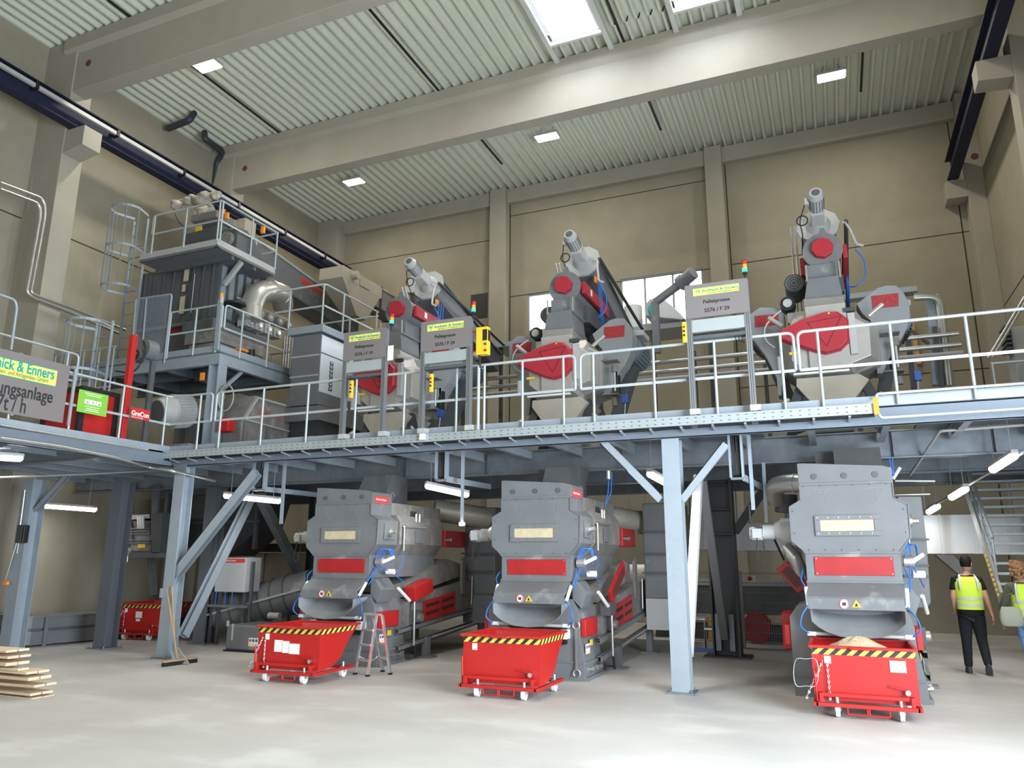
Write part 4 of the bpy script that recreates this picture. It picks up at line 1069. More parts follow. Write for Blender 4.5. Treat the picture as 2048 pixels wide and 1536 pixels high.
def woman():
    t = thing('person', (2.46, 13.5, 0), 'person with curly light brown hair, olive jacket, yellow vest and light blue jeans', 'person')
    v = [Vector((0, 0, 1.15)), Vector((0, .01, 1.34)), Vector((0, .015, 1.42)), Vector((0, .02, 1.48)), Vector((-.16, .01, 1.31)), Vector((-.26, 0, 1.08)), Vector((-.27, .12, .86)), Vector((.16, .01, 1.31)), Vector((.23, 0, 1.06)), Vector((.25, .08, .84))]
    e = [(0, 1), (1, 2), (2, 3), (1, 4), (4, 5), (5, 6), (1, 7), (7, 8), (8, 9)]; r = [.09, .08, .048, .046, .05, .038, .025, .05, .038, .025]
    hand(v, e, r, 6, (-.1, .3, -.9), 1, .5, .92); hand(v, e, r, 9, (.0, .2, -1), -1, .5, .92)
    skin_mesh('body', SKIN, t, v, e, r, 0)
    b, M = head(t, (-.03, .02, 1.575), .95, SKIN, .2); put(t, b, 'head', SKIN)
    random.seed(5); hb = MB()
    for i in range(70):
        a = random.uniform(0, 2*math.pi); zt = random.uniform(-.14, .12)
        if zt < .04 and math.sin(a) > .35: continue
        rr = .095*math.sqrt(max(.1, 1-(zt/.15)**2))
        hb.ball(M @ Vector((rr*math.cos(a), rr*math.sin(a)-.02, zt)), random.uniform(.026, .040), 8)
    hb.build('hair', HAIRC, t)
    v = [Vector((0, 0, .92)), Vector((0, 0, 1.15)), Vector((0, .01, 1.33)), Vector((-.15, .01, 1.32)), Vector((-.255, 0, 1.08)), Vector((-.27, .10, .90)), Vector((.15, .01, 1.32)), Vector((.23, 0, 1.06)), Vector((.25, .07, .88)), Vector((0, .015, 1.40))]
    skin_mesh('jacket', OLIVE, t, v, [(0, 1), (1, 2), (2, 3), (3, 4), (4, 5), (2, 6), (6, 7), (7, 8), (2, 9)], [(.165, .12), (.155, .11), (.14, .10), .075, .062, .05, .075, .062, .05, .062], 0)
    ellipse_loft('vest', VEST, t, [(.03, 0, .90, .182, .140), (.03, 0, 1.02, .178, .136), (.02, 0, 1.2, .178, .132), (.02, .005, 1.31, .165, .12), (.02, .01, 1.37, .115, .09)], caps=False)
    for z in (.97, 1.09): ellipse_loft('reflective_band', REFL, t, [(.03, 0, z, .182, .141), (.03, 0, z+.045, .182, .140)], caps=False)
    MB().tube([t.location+Vector(p) for p in ((-.10, -.135, 1.12), (-.10, -.13, 1.25), (-.09, -.095, 1.34), (-.07, 0, 1.395))], .018, 6).build('reflective_band', REFL, t)
    v = [Vector((.02, 0, .86)), Vector((-.06, 0, .80)), Vector((-.03, .03, .46)), Vector((.02, -.02, .10)), Vector((.12, 0, .80)), Vector((.14, .06, .46)), Vector((.17, .12, .10))]
    skin_mesh('jeans', BJEAN, t, v, [(0, 1), (1, 2), (2, 3), (0, 4), (4, 5), (5, 6)], [(.15, .115), .10, .072, .055, .10, .072, .055], 0)
    for x, y in ((.03, 0.02), (.18, .15)):
        b = MB(); n = 16
        rings = [[Vector((.043*w*math.cos(a)+x, .125*l*math.sin(a)+oy+y, zz)) for a in (2*math.pi*k/n for k in range(n))] for zz, w, l, oy in ((0, .95, 1, 0), (.03, 1.05, 1.02, 0), (.055, .95, .9, -.01), (.09, .8, .45, -.05))]
        b.loft(rings, True, True); b.v = [tuple(Vector(p)+Vector(t.location)) for p in b.v]
        b.build('shoe', SHOEW, t)
    bag = thing('shoulder_bag', t.location+Vector((-.21, -.17, .78)), 'pale sage shoulder bag hanging at the left side of the person in blue jeans', 'bag')
    c = Vector(bag.location)
    BG = mat('sage_canvas', (0.36, 0.38, 0.30), 0.85)
    b = MB(); n = 20
    rings = [[c+Vector((.15*w*math.copysign(abs(math.cos(a))**.6, math.cos(a)), .05*d*math.copysign(abs(math.sin(a))**.7, math.sin(a)), z)) for a in (2*math.pi*k/n for k in range(n))] for z, w, d in ((0, .7, .8), (.03, .95, 1.1), (.12, 1.0, 1.2), (.2, .92, 1.0), (.27, .75, .5))]
    b.loft(rings, True, True); b.build('bag_body', BG, bag)
    MB().tube([c+Vector((-.08, 0, .25)), c+Vector((-.04, -.0, .42)), t.location+Vector((-.13, -.12, 1.25)), t.location+Vector((-.09, -.02, 1.415)), t.location+Vector((-.04, .13, 1.25))], .012, 6, fillet=.04).build('strap', OLIVE, bag)
man(); woman()
# ================================================================ PELLET PRESSES ON THE PLATFORM
PX = 0.2
DIRTY = mat('dull_stainless_housing', (0.47, 0.45, 0.42), 0.38, 0.45, 0.10, 1.6)
MESHR = mat('red_expanded_mesh', (0.36, 0.03, 0.035), 0.6, 0, 0.5, 60.0)
def a2(zx, zy, y): return A(1440+zx/3.6575, 400+zy/3.6575, y=y)
def o2(pts, y): return [(q.x, q.z) for q in (a2(a, b, y) for a, b in pts)]
def frustum(b, p0, p1, y0, y1, dy=0.0, dx=0.0):
    """outline p0 at y0 and p1 at y1"""
    n = len(p0); b.add([(x, y0, z) for x, z in p0]+[(x, y1, z) for x, z in p1], [tuple(range(n)), tuple(range(2*n-1, n-1, -1))]+[(i, n+i, n+(i+1) % n, (i+1) % n) for i in range(n)])
    return b
PG = 'pellet presses on the platform'
T = thing('pellet_press', (PX, 12.6, ZD), 'pellet press behind the sign F 29, right of it, the nearest to the right wall', 'machine', PG)
# press body: octagonal, tapering to the foot
body = [(PX-.72, 5.17), (PX-.50, 5.50), (PX+.37, 5.50), (PX+.46, 5.34), (PX+.68, 5.19), (PX+.66, 4.60), (PX+.33, 4.48), (PX+.30, 4.40), (PX-.45, 4.40), (PX-.72, 4.62)]
bc = (PX-.06, 4.98); b = MB()
def shrink(P, k): return [(bc[0]+(x-bc[0])*k, bc[1]+(z-bc[1])*k) for x, z in P]
frustum(b, shrink(body, .80), shrink(body, .97), 12.05, 12.30); frustum(b, shrink(body, .97), shrink(body, 1.0), 12.30, 12.34); frustum(b, body, body, 12.34, 13.2)
b.build('press_housing', DIRTY, T, .006)
MB().box(PX-.34, PX+.235, 11.99, 12.3, 4.50, 5.52).build('front_plate', DIRTY, T, .006)
foot = [(PX-.55, 4.42), (PX+.33, 4.42), (PX+.46, 4.32), (PX+.24, 4.05), (PX+.20, 3.62), (PX-.35, 3.62), (PX-.38, 4.05), (PX-.56, 4.30)]
MB().prism(foot, 'y', 12.1, 13.1).build('press_foot', BEIGE, T, .006)
for s_, x in ((-1, PX-.62), (1, PX+.52)):
    MB().bar((x-s_*.14, 12.3, 4.38), (x+s_*.12, 12.15, 3.66), .14, .12, (0, 1, 0)).build('machine_leg', DARKST, T)
    MB().bar((x-s_*.14, 13.0, 4.38), (x+s_*.12, 13.1, 3.66), .14, .12, (0, 1, 0)).build('machine_leg', DARKST, T)
    l = MB().cyl((x+s_*.06, 12.0, 4.08), (x+s_*.24, 11.9, 3.92), .03, n=10).build('damper', STAIN, T)
MB().box(PX-.58, PX+.2, 11.93, 11.99, 4.44, 4.47).build('lamp_strip', WHITE, T)
# front cover
cov = [(PX-.744, 5.151), (PX-.394, 5.30), (PX-.056, 5.376), (PX+.116, 5.36), (PX+.255, 5.218), (PX+.240, 4.878), (PX+.12, 4.762), (PX-.092, 4.721), (PX-.242, 4.768), (PX-.752, 5.02)]
cx_, cz_ = PX-.2, 5.05
cs = [(cx_+(x-cx_)*.93, cz_+(z-cz_)*.93) for x, z in cov]
b = MB(); frustum(b, cs, cov, 11.86, 11.90); frustum(b, cov, cov, 11.90, 12.02)
c = b.build('front_cover', REDD, T, .006)
tri = [(PX-.32, 5.22), (PX+.16, 5.27), (PX-.08, 4.83)]
b = MB()
for p, q in zip(tri, tri[1:]+tri[:1]): b.bar((p[0], 11.858, p[1]), (q[0], 11.858, q[1]), .010, .006)
b.build('emblem_groove', BLACK, c)
MB().prism([(PX-.03, 5.325), (PX+.01, 5.325), (PX-.01, 5.355)], 'y', 11.855, 11.862).build('warning_triangle', YELLOW, c)
MB().box(PX-.62, PX-.47, 12.0, 12.02, 4.78, 4.82).build('yellow_label', YELLOW, T)
# vertical white plate right of the cover
MB().box(PX+.245, PX+.345, 11.97, 12.06, 4.70, 5.34).build('hinge_plate', GREYL, T, .004)
MB().box(PX+.20, PX+.36, 11.95, 12.02, 5.36, 5.42).build('lock', DARKST, T)
# funnel stack between press and conditioner
b = MB(); frustum(b, o2([(615, 800), (915, 790), (905, 708), (612, 728)], 12.1), o2([(615, 800), (915, 790), (905, 708), (612, 728)], 12.1), 12.08, 12.9)
b.build('lower_funnel', mat('shiny_stainless', (.66, .65, .63), .25, .85, .05, 2), T, .004)
b = MB(); P0 = [(PX-.34, 5.66), (PX+.22, 5.66), (PX+.18, 6.0), (PX-.27, 6.0)]; frustum(b, P0, P0, 12.14, 12.85)
b.box(PX-.36, PX+.24, 12.10, 12.88, 5.63, 5.68); b.box(PX-.30, PX+.21, 12.15, 12.85, 5.98, 6.02)
b.build('middle_funnel', GREY, T, .004)
MB().prism([(PX-.26, 6.02), (PX+.19, 6.02), (PX+.19, 6.3), (PX-.26, 6.3)], 'y', 12.3, 12.85).build('upper_funnel', GREY, T, .004)
for s_ in (-.27, .21): MB().cyl((PX+s_, 12.14, 6.25), (PX+s_, 12.14, 5.98), .016, n=8).build('clamp_rod', STAIN, T)
# conditioner drum with octagonal red cap
d = MB().cyl((PX-.005, 12.38, 6.54), (PX-.005, 13.9, 6.54), .27, n=36); d.cyl((PX-.005, 12.34, 6.54), (PX-.005, 12.38, 6.54), .30, n=36)
d = d.build('conditioner_drum', GREY, T)
oc = [(PX-.005+.165*math.cos(math.radians(a+8)), 6.55+.165*math.sin(math.radians(a+8))) for a in range(0, 360, 45)]
MB().prism(oc, 'y', 12.22, 12.34).build('octagonal_cap', REDD, d, .006)
bolts(MB(), [(PX-.005+.275*math.cos(a), 6.54+.275*math.sin(a)) for a in (k*math.pi/8 for k in range(16))], 12.34, .010).build('bolts', GREY, d)['kind'] = 'stuff'
MB().prism([(PX-.07, 6.78), (PX+.10, 6.78), (PX+.05, 6.93), (PX-.01, 6.93)], 'y', 12.36, 12.38).build('lifting_lug', GREY, d)
MB().box(PX+.29, PX+.36, 12.42, 14.0, 6.40, 6.62).build('red_side_guard', REDD, T, .006)
MB().box(PX-.36, PX-.29, 12.7, 13.9, 6.30, 6.60).build('red_side_guard', REDD, T, .006)
MB().box(PX+.361, PX+.364, 12.75, 12.85, 6.46, 6.58).build('white_label', PAPER, T)
MB().box(PX-.2, PX+.28, 12.9, 13.9, 6.0, 6.3).build('drive_block', GREYD, T, .01)
MB().box(PX-.15, PX+.2, 13.2, 13.8, 5.3, 6.0).build('drive_frame', DARKST, T, .01)
# inclined feed screw with gear motor
TL = math.radians(15); D = Vector((0, math.cos(TL), -math.sin(TL))); U = Vector((0, math.sin(TL), math.cos(TL))); O = Vector((PX-.02, 12.68, 7.72))
fs = MB(); P_ = O+D*.93; Q_ = O+D*4.3
fs.bar(P_-U*.12, Q_-U*.12, .52, .46, (0, 0, 1)); fs.bar(P_+U*.13, Q_+U*.13, .60, .02)
fs = fs.build('feed_screw_trough', mat('bluish_dark_trough', (.12, .125, .14), .45, 0, .08, 2), T, .004)
fl = MB(); fl.cyl(O+D*.88, O+D*.93, .36, n=10, smooth=False); fl.build('end_flange', GREYL, fs)
MB().cyl(O+D*.72, O+D*.9, .15, .22, n=20).build('bearing_housing', GREYL, fs)
MB().bar(O+D*.42-U*.02, O+D*.74-U*.02, .22, .24).build('gearbox', GREYL, fs, .02)
mo = MB().cyl(O+D*.08, O+D*.44, .115, n=24).build('motor_body', GREYL, fs)
MB().cyl(O, O+D*.10, .10, .125, n=24).build('fan_cover', GREYL, fs)
MB().cyl(O-D*.003, O, .07, n=18).build('fan_grille', GREYD, fs)
b = MB()
for k in range(16):
    a = k*math.pi/8; r_ = Vector((1, 0, 0))*math.cos(a)+U*math.sin(a)
    b.bar(O+D*.12+r_*.12, O+D*.40+r_*.12, .006, .02, r_)
b.build('cooling_fins', GREY, fs)['kind'] = 'stuff'
MB().cbox(O+D*.22+Vector((-.15, 0, 0)), .07, .12, .12).build('terminal_box', GREYL, fs)
MB().tube([O+D*.24+Vector((-.19, 0, -.03)), O+D*.5+Vector((-.30, 0, -.15)), O+D*.6+Vector((-.26, 0, -.3)), O+D*.9+Vector((-.3, 0, -.5))], .010, 6, fillet=.1).build('motor_cable', RUBBER, T)
MB().tube([O+D*.5+Vector((-.25+.09*math.cos(a), .02, -.12+.09*math.sin(a))) for a in (k*math.pi/8 for k in range(16))], .012, 6, closed=True).build('cable_coil', RUBBER, T)
for k in (0, .07): MB().cyl((PX-.40-k, 13.2, 7.38), (PX-.42-k, 14.3, 5.9), .016, n=8).build('conduit_rod', ALU, T)
MB().tube([(PX+.36, 13.0, 7.25), (PX+.40, 13.1, 7.28), (PX+.46, 12.9, 7.05), (PX+.52, 12.75, 6.72), (PX+.62, 12.75, 6.68)], .022, 8, fillet=.06).build('steam_pipe', GREYL, T)
MB().cyl((PX+.42, 13.2, 7.35), (PX+.44, 16.6, 6.9), .035, n=10).build('side_pipe', DARKST, T)
MB().tube([(PX+.50, 12.9, 6.7), (PX+.62, 12.9, 6.5), (PX+.62, 12.9, 6.2), (PX+.45, 12.9, 6.05), (PX+.36, 13.0, 6.1)], .011, 8, fillet=.15).build('blue_hose', BLUEH, T)
for k in range(3): MB().tube([(PX+.33, 13.4+.1*k, 7.0), (PX+.36, 13.3+.1*k, 6.6), (PX+.34+.02*k, 13.5, 6.2), (PX+.34, 13.8, 5.9)], .009, 6, fillet=.15).build('blue_hose', BLUEH, T)
MB().box(PX+.26, PX+.29, 13.35, 13.47, 6.95, 7.07).build('orange_label', ORANGE, T)
# vertical motor left of the funnels
q = A(1588, 566, y=12.75)
v = MB().cyl(q, q+Vector((0, .5, -.04)), .16, n=24).build('side_motor', GREYD, T)
b = MB()
for k in range(3): b.tube([q+Vector((.04*(k+1)*math.cos(a), -.006, .04*(k+1)*math.sin(a))) for a in (j*math.pi/10 for j in range(20))], .004, 5, closed=True)
b.build('fan_grille', GREYL, v)
q = A(1575, 607, y=12.4); v = MB().cyl(q, q+Vector((0, .25, 0)), .12, n=10, smooth=False).build('valve_drive', BLACK, T)
MB().cyl(q+Vector((0, -.03, .0)), q, .07, n=16).build('handwheel_hub', GREYL, v)
b = MB().box(PX-.62, PX-.3, 12.45, 12.6, 5.42, 5.6); b.build('valve_block', STAIN, T, .01)
MB().tube([a2(445, 810, 12.3), a2(370, 870, 12.2), a2(322, 940, 12.2), a2(330, 1030, 12.2), a2(400, 1080, 12.3)], .012, 8, fillet=.2).build('pale_hose', GREYL, T)
MB().box(PX-.80, PX-.72, 12.0, 12.1, 4.55, 4.78).build('hose_reel', GREYL, T, .02)
# belt guards on both sides: closed flat cases
GU = mat('guard_grey_paint', (0.27, 0.28, 0.29), 0.45, 0, .05, 2)
gR = o2([(1000, 760), (1090, 690), (1150, 645), (1215, 625), (1290, 625), (1345, 680), (1385, 760), (1390, 850), (1370, 930), (1330, 1010), (1290, 1060), (1230, 1180), (1190, 1270), (1150, 1270), (1140, 1000), (1100, 880), (1040, 830)], 12.6)
gr = MB().prism(gR, 'y', 12.6, 12.95).build('belt_guard', GU, T, .006)
for pts in ([(1108, 702), (1305, 680), (1308, 775), (1115, 795)],):
    MB().prism(o2(pts, 12.59), 'y', 12.59, 12.60).build('red_mesh_window', MESHR, gr)
gL = o2([(215, 840), (290, 785), (420, 788), (470, 830), (480, 1000), (460, 1150), (450, 1430), (425, 1430), (415, 1300), (340, 1150), (270, 1055), (228, 1010)], 12.6)
gl = MB().prism(gL, 'y', 12.6, 12.95).build('belt_guard', GU, T, .006)
MB().prism(o2([(253, 848), (428, 832), (428, 912), (258, 932)], 12.59), 'y', 12.59, 12.60).build('red_mesh_window', MESHR, gl)
for pa, pb in (((1085, 850), (1190, 762)), ((455, 925), (355, 860))):
    p, q = a2(*pa, 12.2), a2(*pb, 12.2); MB().cyl(p, q, .035, n=12).build('grease_cylinder', DIRTY, T)
# big main motors behind the guards
for s_ in (-1, 1):
    c0 = Vector((PX+s_*.95 - (.05 if s_ < 0 else 0), 13.0, 5.45))
    m_ = MB().cyl(c0, c0+Vector((0, .85, 0)), .26, n=28).build('main_motor', mat('motor_blue_grey', (.16, .19, .22), .45), T)
    b = MB()
    for k in range(28):
        a = k*math.pi/14; r_ = Vector((math.cos(a), 0, math.sin(a)))
        b.bar(c0+Vector((0, .1, 0))+r_*.27, c0+Vector((0, .75, 0))+r_*.27, .008, .03, r_)
    b.build('cooling_fins', MATS['motor_blue_grey'], m_)['kind'] = 'stuff'
    MB().bar(c0+Vector((0, .4, -.26)), (PX+s_*.55, 13.2, 3.8), .2, .3, (0, 1, 0)).build('motor_bracket', GREYD, T)
    MB().bar(c0+Vector((s_*.12, .1, .30)), c0+Vector((s_*.12, .6, .30)), .34, .10).build('terminal_box', GREYL, m_, .02)
# right flank fittings: brackets, valve, blue filter, damper strut
for z in (5.05, 4.45): MB().box(PX+.68, PX+.95, 12.25, 12.5, z, z+.015).build('flank_bracket', DUSTY, T)
MB().cyl((PX+.88, 12.35, 4.95), (PX+.88, 12.35, 4.52), .022, n=10).build('guide_rod', STAIN, T)
for z in (4.98, 4.38): MB().cyl((PX+.88, 12.35, z), (PX+.88, 12.35, z-.12), .055, n=14).build('rod_clamp', DUSTY, T)
MB().box(PX+.80, PX+.88, 12.6, 12.75, 4.5, 4.95).build('pedal_box', BLACK, T, .02)
MB().box(PX+1.05, PX+1.15, 12.1, 12.2, 4.25, 4.40).build('blue_filter', BLUEP, T, .01)
MB().tube([(PX+1.1, 12.15, 4.25), (PX+1.08, 12.15, 4.0), (PX+1.16, 12.12, 3.85), (PX+1.1, 12.1, 3.7)], .010, 6, fillet=.05).build('hose', GREYL, T)
P2 = dup(T, (-4.36, 0, 0), 'pellet press in the middle, in front of the bright back windows')
P1 = dup(T, (-7.86, 0, 0), 'pellet press partly hidden behind the two neighbouring signs F 19 and F 24')

# ================================================================ SIGNS ON POSTS, STACK LIGHTS
def zpx(ox, oy, sc): return lambda a, b_: (ox+a/sc, oy+b_/sc)
ys = 10.27
PROF = mat('aluminium_post_profile', (0.25, 0.26, 0.27), 0.45, 0.5)
PALE = mat('pale_sheet_metal', (0.42, 0.46, 0.47), 0.4, 0.3)
def press_sign(x0, x1, zt, zb_, label, num):
    """two posts with a panel between, silver box below"""
    t = thing('press_sign', (x0, ys, 3.45), label, 'sign', 'pellet press signs on posts')
    w = .075
    for x in (x0, x1-w):
        p = MB().box(x, x+w, ys-.04, ys+.04, 3.45, zt).build('post', PROF, t)
        g = MB()
        for k in (.022, .047): g.box(x+k, x+k+.006, ys-.0415, ys-.04, 3.45, zt-.02)
        g.build('groove', BLACK, p)
        MB().box(x-.01, x+w+.05, ys-.045, ys+.1, 3.62, 3.70).build('foot_bracket', GREYL, p)
    pn = MB().box(x0+.01, x1-.01, ys-.056, ys-.044, zb_, zt+.005).build('panel', SIGNG, t)
    W_ = x1-x0; H_ = zt-zb_
    lx0, lx1, lz0, lz1 = x0+W_*.14, x0+W_*.86, zt-H_*.34, zt-H_*.12
    MB().box(lx0, lx1, ys-.059, ys-.056, lz0, lz1).build('yellow_film', SIGNY, t)
    b = MB(); hz = lz1-lz0
    for p, q in (((.03, .9), (.17, .9)), ((.17, .9), (.10, .08)), ((.10, .08), (.03, .9))):
        b.bar((lx0+p[0]*(lx1-lx0), ys-.060, lz0+p[1]*hz), (lx0+q[0]*(lx1-lx0), ys-.060, lz0+q[1]*hz), .006, .003)
    b.build('triangle_logo', TEAL, t)
    text('RE', hz*.42, (lx0+.065*(lx1-lx0), ys-.0605, lz0+.45*hz), TEAL, t, bold=.0006)
    text('Rudnick & Enners', hz*.52, (lx0+(lx1-lx0)*.20, ys-.0605, lz0+hz*.40), TEAL, t, sx=.95*(lx1-lx0)/.56/ (hz/.125), bold=.0012)
    text('Maschinen- und Anlagenbau GmbH', hz*.24, (lx0+(lx1-lx0)*.30, ys-.0605, lz0+hz*.12), mat('brown_lettering', (.22, .16, .03), .6), t, sx=.92*(lx1-lx0)/.56/(hz/.125))
    text('Pelletpresse', H_*.155, ((x0+x1)/2, ys-.0575, zt-H_*.60), INK, t, align='CENTER', bold=.001)
    text(num, H_*.155, ((x0+x1)/2, ys-.0575, zt-H_*.86), INK, t, align='CENTER', bold=.001)
    MB().box(x0+w, x1-w, ys-.03, ys+.05, zb_-.20, zb_-.02).build('silver_box', PALE, t, .004)
    MB().box(x0+w, x1-w, ys-.03, ys+.12, zb_-.30, zb_-.25).build('cable_duct', GREYD, t, .004)
    b = MB()
    for k in range(3): b.tube([(x1-w-.05-.05*k, ys+.02, zb_-.27), (x1-w-.06-.04*k, ys, zb_-.36), (x1-w-.02, ys-.01, zb_-.42)], .005, 5, fillet=.03)
    b.build('cables', RUBBER, t)
    return t
def stack_light(x, z, label):
    t = thing('stack_light', (x, ys, z), label, 'signal light', 'stack lights on the sign posts')
    MB().cyl((x, ys, z), (x, ys, z+.10), .012, n=10).build('stem', BLACK, t)
    MB().cyl((x, ys, z+.09), (x, ys, z+.12), .032, n=16).build('base', BLACK, t)
    MB().cyl((x, ys, z+.12), (x, ys, z+.175), .032, n=16).build('green_lens', mat('glowing_green_lens', (.0, .6, .15), .3, emit=((.05, 1, .35), 2.2)), t)
    MB().cyl((x, ys, z+.175), (x, ys, z+.23), .032, n=16).build('yellow_lens', mat('amber_lens', (.75, .33, .03), .3), t)
    MB().cyl((x, ys, z+.23), (x, ys, z+.285), .032, n=16).build('red_lens', mat('red_lens', (.55, .03, .02), .3), t)
    MB().cyl((x, ys, z+.285), (x, ys, z+.292), .033, n=16).build('cap', BLACK, t)
def sx_(px_, py_): q = A(px_, py_, y=ys); return q
f = zpx(640, 480, 3.6575)
a, c_ = sx_(*f(188, 688)), sx_(*f(500, 650)); e = sx_(*f(345, 875))
press_sign(a.x, c_.x, (a.z+c_.z)/2, e.z, 'leftmost grey Pelletpresse sign on two posts, ending F 19', '5576 / F 19')
q = sx_(*f(522, 655)); stack_light(q.x, q.z-.02, 'stack light on the leftmost press sign, left of the yellow control box')
a, c_ = sx_(*f(750, 608)), sx_(*f(1115, 568)); e = sx_(*f(930, 805))
press_sign(a.x, c_.x, (a.z+c_.z)/2, e.z, 'grey Pelletpresse sign on two posts beside the yellow control box, ending F 24', '5576 / F 24')
q = sx_(*f(1122, 570)); stack_light(q.x, q.z-.02, 'stack light on the press sign beside the yellow control box')
f = zpx(1350, 370, 3.34)
a, c_ = sx_(*f(65, 685)), sx_(*f(487, 632)); e = sx_(*f(275, 880))
press_sign(a.x, c_.x, (a.z+c_.z)/2, e.z, 'rightmost grey Pelletpresse sign on two posts, before the middle press, ending F 29', '5576 / F 29')
q = sx_(*f(470, 628)); stack_light(q.x, q.z-.02, 'stack light on the rightmost press sign, before the right back wall panel')
# yellow control box with display, on its own tube post
f = zpx(640, 480, 3.6575)
p = sx_(*f(1198, 750)); 
t = thing('control_box', (p.x, ys, p.z), 'yellow control box with dark display on a tube beside the sign F 24', 'control box')
MB().box(p.x-.12, p.x+.08, ys-.04, ys+.08, p.z-.2, p.z+.25).build('case', YELLOW, t, .012)
MB().box(p.x+.081, p.x+.083, ys-.02, ys+.06, p.z+.02, p.z+.2).build('display', BLACK, t)
MB().box(p.x+.0, p.x+.075, ys-.045, ys-.04, p.z+.02, p.z+.2).build('display', BLACK, t)
for k, m_ in ((-.14, RED), (-.04, BLUEP)): MB().cyl((p.x+.05, ys-.04, p.z+k), (p.x+.05, ys-.06, p.z+k), .02, n=12).build('push_button', m_, t)
MB().cyl((p.x-.07, ys, p.z-.2), (p.x-.06, ys, p.z-.4), .02, n=10).build('cable', RUBBER, t)
MB().cyl((p.x-.08, ys, 3.55), (p.x-.08, ys, p.z-.36), .024, n=12).build('tube_post', GREYL, t)
for k in (-.13, .2): MB().cyl((p.x-.12, ys, p.z+k), (p.x-.24, ys, p.z+k), .012, n=8).build('red_clamp', RED, t)
def pendant(x, z, label, x1=None):
    t = thing('pendant_control', (x, ys-.03, z), label, 'control', 'yellow pendant controls hung on the railing')
    MB().box(x-.03, x+.03, ys-.07, ys-.02, z-.14, z+.16).build('case', YELLOW, t, .012)
    MB().cyl((x, ys-.045, z+.16), (x, ys-.045, z+.20), .022, n=12).build('cable_gland', BLACK, t)
    for k, m_ in ((.08, RED), (.02, BLACK), (-.04, BLACK)): MB().cyl((x, ys-.07, z+k), (x, ys-.085, z+k), .015, n=10).build('push_button', m_, t)
q = sx_(*f(826, 1055)); pendant(q.x, q.z, 'yellow pendant control with red button below the sign F 24')
q = sx_(*f(242, 1100)); pendant(q.x, q.z, 'yellow pendant control hanging below the sign F 19')
q = sx_(*zpx(1020, 450, 4.04)(1415, 880)); pendant(q.x, q.z+.0, 'yellow pendant control on the left post of the sign F 29')
q = sx_(1420+0, 620)
# white bracket card beside sign F 19
q = sx_(*f(528, 820)); tag(MB().box(q.x-.06, q.x+.05, ys-.046, ys-.041, q.z-.15, q.z+.1).build('notice_card', PAPER), 'white card with a green figure beside the sign F 19', 'notice')
q = sx_(852, 882); tag(MB().box(q.x-.045, q.x+.045, 10.12, 10.185, 3.50, 3.60).build('junction_box', WHITE, None, .01), 'small white junction box on the cable tray left of the sign F 24', 'junction box')
# ================================================================ TOWER ON THE LEFT
TW = mat('dark_tower_sheet', (0.10, 0.105, 0.11), 0.4, 0.15, 0.12, 1.5)
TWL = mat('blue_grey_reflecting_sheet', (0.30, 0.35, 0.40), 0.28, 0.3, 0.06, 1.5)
# ---- intermediate platform
ZM, YM, XM = 5.80, 11.3, A(440, 702, y=11.3).x
XE, YE = -15.6, A(634, 762, x=XM).y
t = thing('intermediate_platform', (XM, YM, ZM), 'intermediate galvanised platform of the tower, carried by a column at its front corner', 'platform')
MB().box(XE, XM, YM, YE, ZM-.04, ZM-.005).build('deck', DKM, t)
MB().chan((XE, YM+.05, ZM-.15), (XM, YM+.05, ZM-.15), .09, .24, .012, 1).build('edge_channel', GALV, t)
MB().chan((XM-.05, YE, ZM-.15), (XM-.05, YM, ZM-.15), .09, .24, .012, -1).build('edge_channel', GALV, t)
MB().box(XM-.008, XM, YM, YE, ZM, ZM+.13).build('toe_board', GALV, t); MB().box(XE, XM-.01, YM, YM+.008, ZM, ZM+.13).build('toe_board', GALV, t)
for y in (12.2, 13.2): MB().ibeam((XE, y, ZM-.15), (XM-.1, y, ZM-.15), .1, .2).build('cross_beam', GALVD, t)
for k in (-12.8, -14.2): MB().ibeam((k, YM+.1, ZM-.15), (k, YE, ZM-.15), .1, .2).build('cross_beam', GALVD, t)
cc = h_column('galvanised column under the front corner of the intermediate platform', XM-.13, YM+.12, ZM-.27, .26, .24, GALV, ZD, rot=1, base=.36,
    knees=[((XM-.1, YM+.25, ZM-.75), (XM-.1, YM+.75, ZM-.27), .08, (1, 0, 0))])
MB().box(XM-.45, XM-.36, YM-.02, YM+.02, ZM-.58, ZM-.42).build('orange_hook', ORANGE, cc)
h_column('galvanised column under the rear corner of the intermediate platform', XM-.13, YE-.14, ZM-.27, .24, .24, GALV, ZD, rot=1, base=.36,
    knees=[((XM-.1, YE-.28, ZM-.8), (XM-.1, YE-.7, ZM-.27), .08, (1, 0, 0))])
TR = 'railings of the tower platforms'
xr0 = A(345, 588, y=YM).x; xr1 = A(456, 620, y=YM).x
xr1 = min(xr1, XM-.03)
railing('railing on the front side of the intermediate platform, ending in a loop', [(xr0, YM), (xr1, YM)], [(0, .02), (0, (A(385, 710, y=YM).x-xr0)/(xr1-xr0)), (0, .93)], (0, 1), ZM, 1.0, group=TR)
yb = lambda px_, py_: A(px_, py_, x=XM).y
railing('railing along the right side of the intermediate platform, loops at both ends', [(XM, YM+.05), (XM, yb(640, 758))],
        [(0, (yb(a, c_)-YM-.05)/(yb(640, 758)-YM-.05)) for a, c_ in ((479, 715), (532, 732), (580, 749), (624, 765))], (1, 1), ZM, 1.0, group=TR)
railing('short cross railing at the rear of the intermediate platform', [(XM-.1, YE-.1), (XM-1.4, YE-.1)], [(0, .1), (0, .95)], (0, 0), ZM, .85, group=TR)
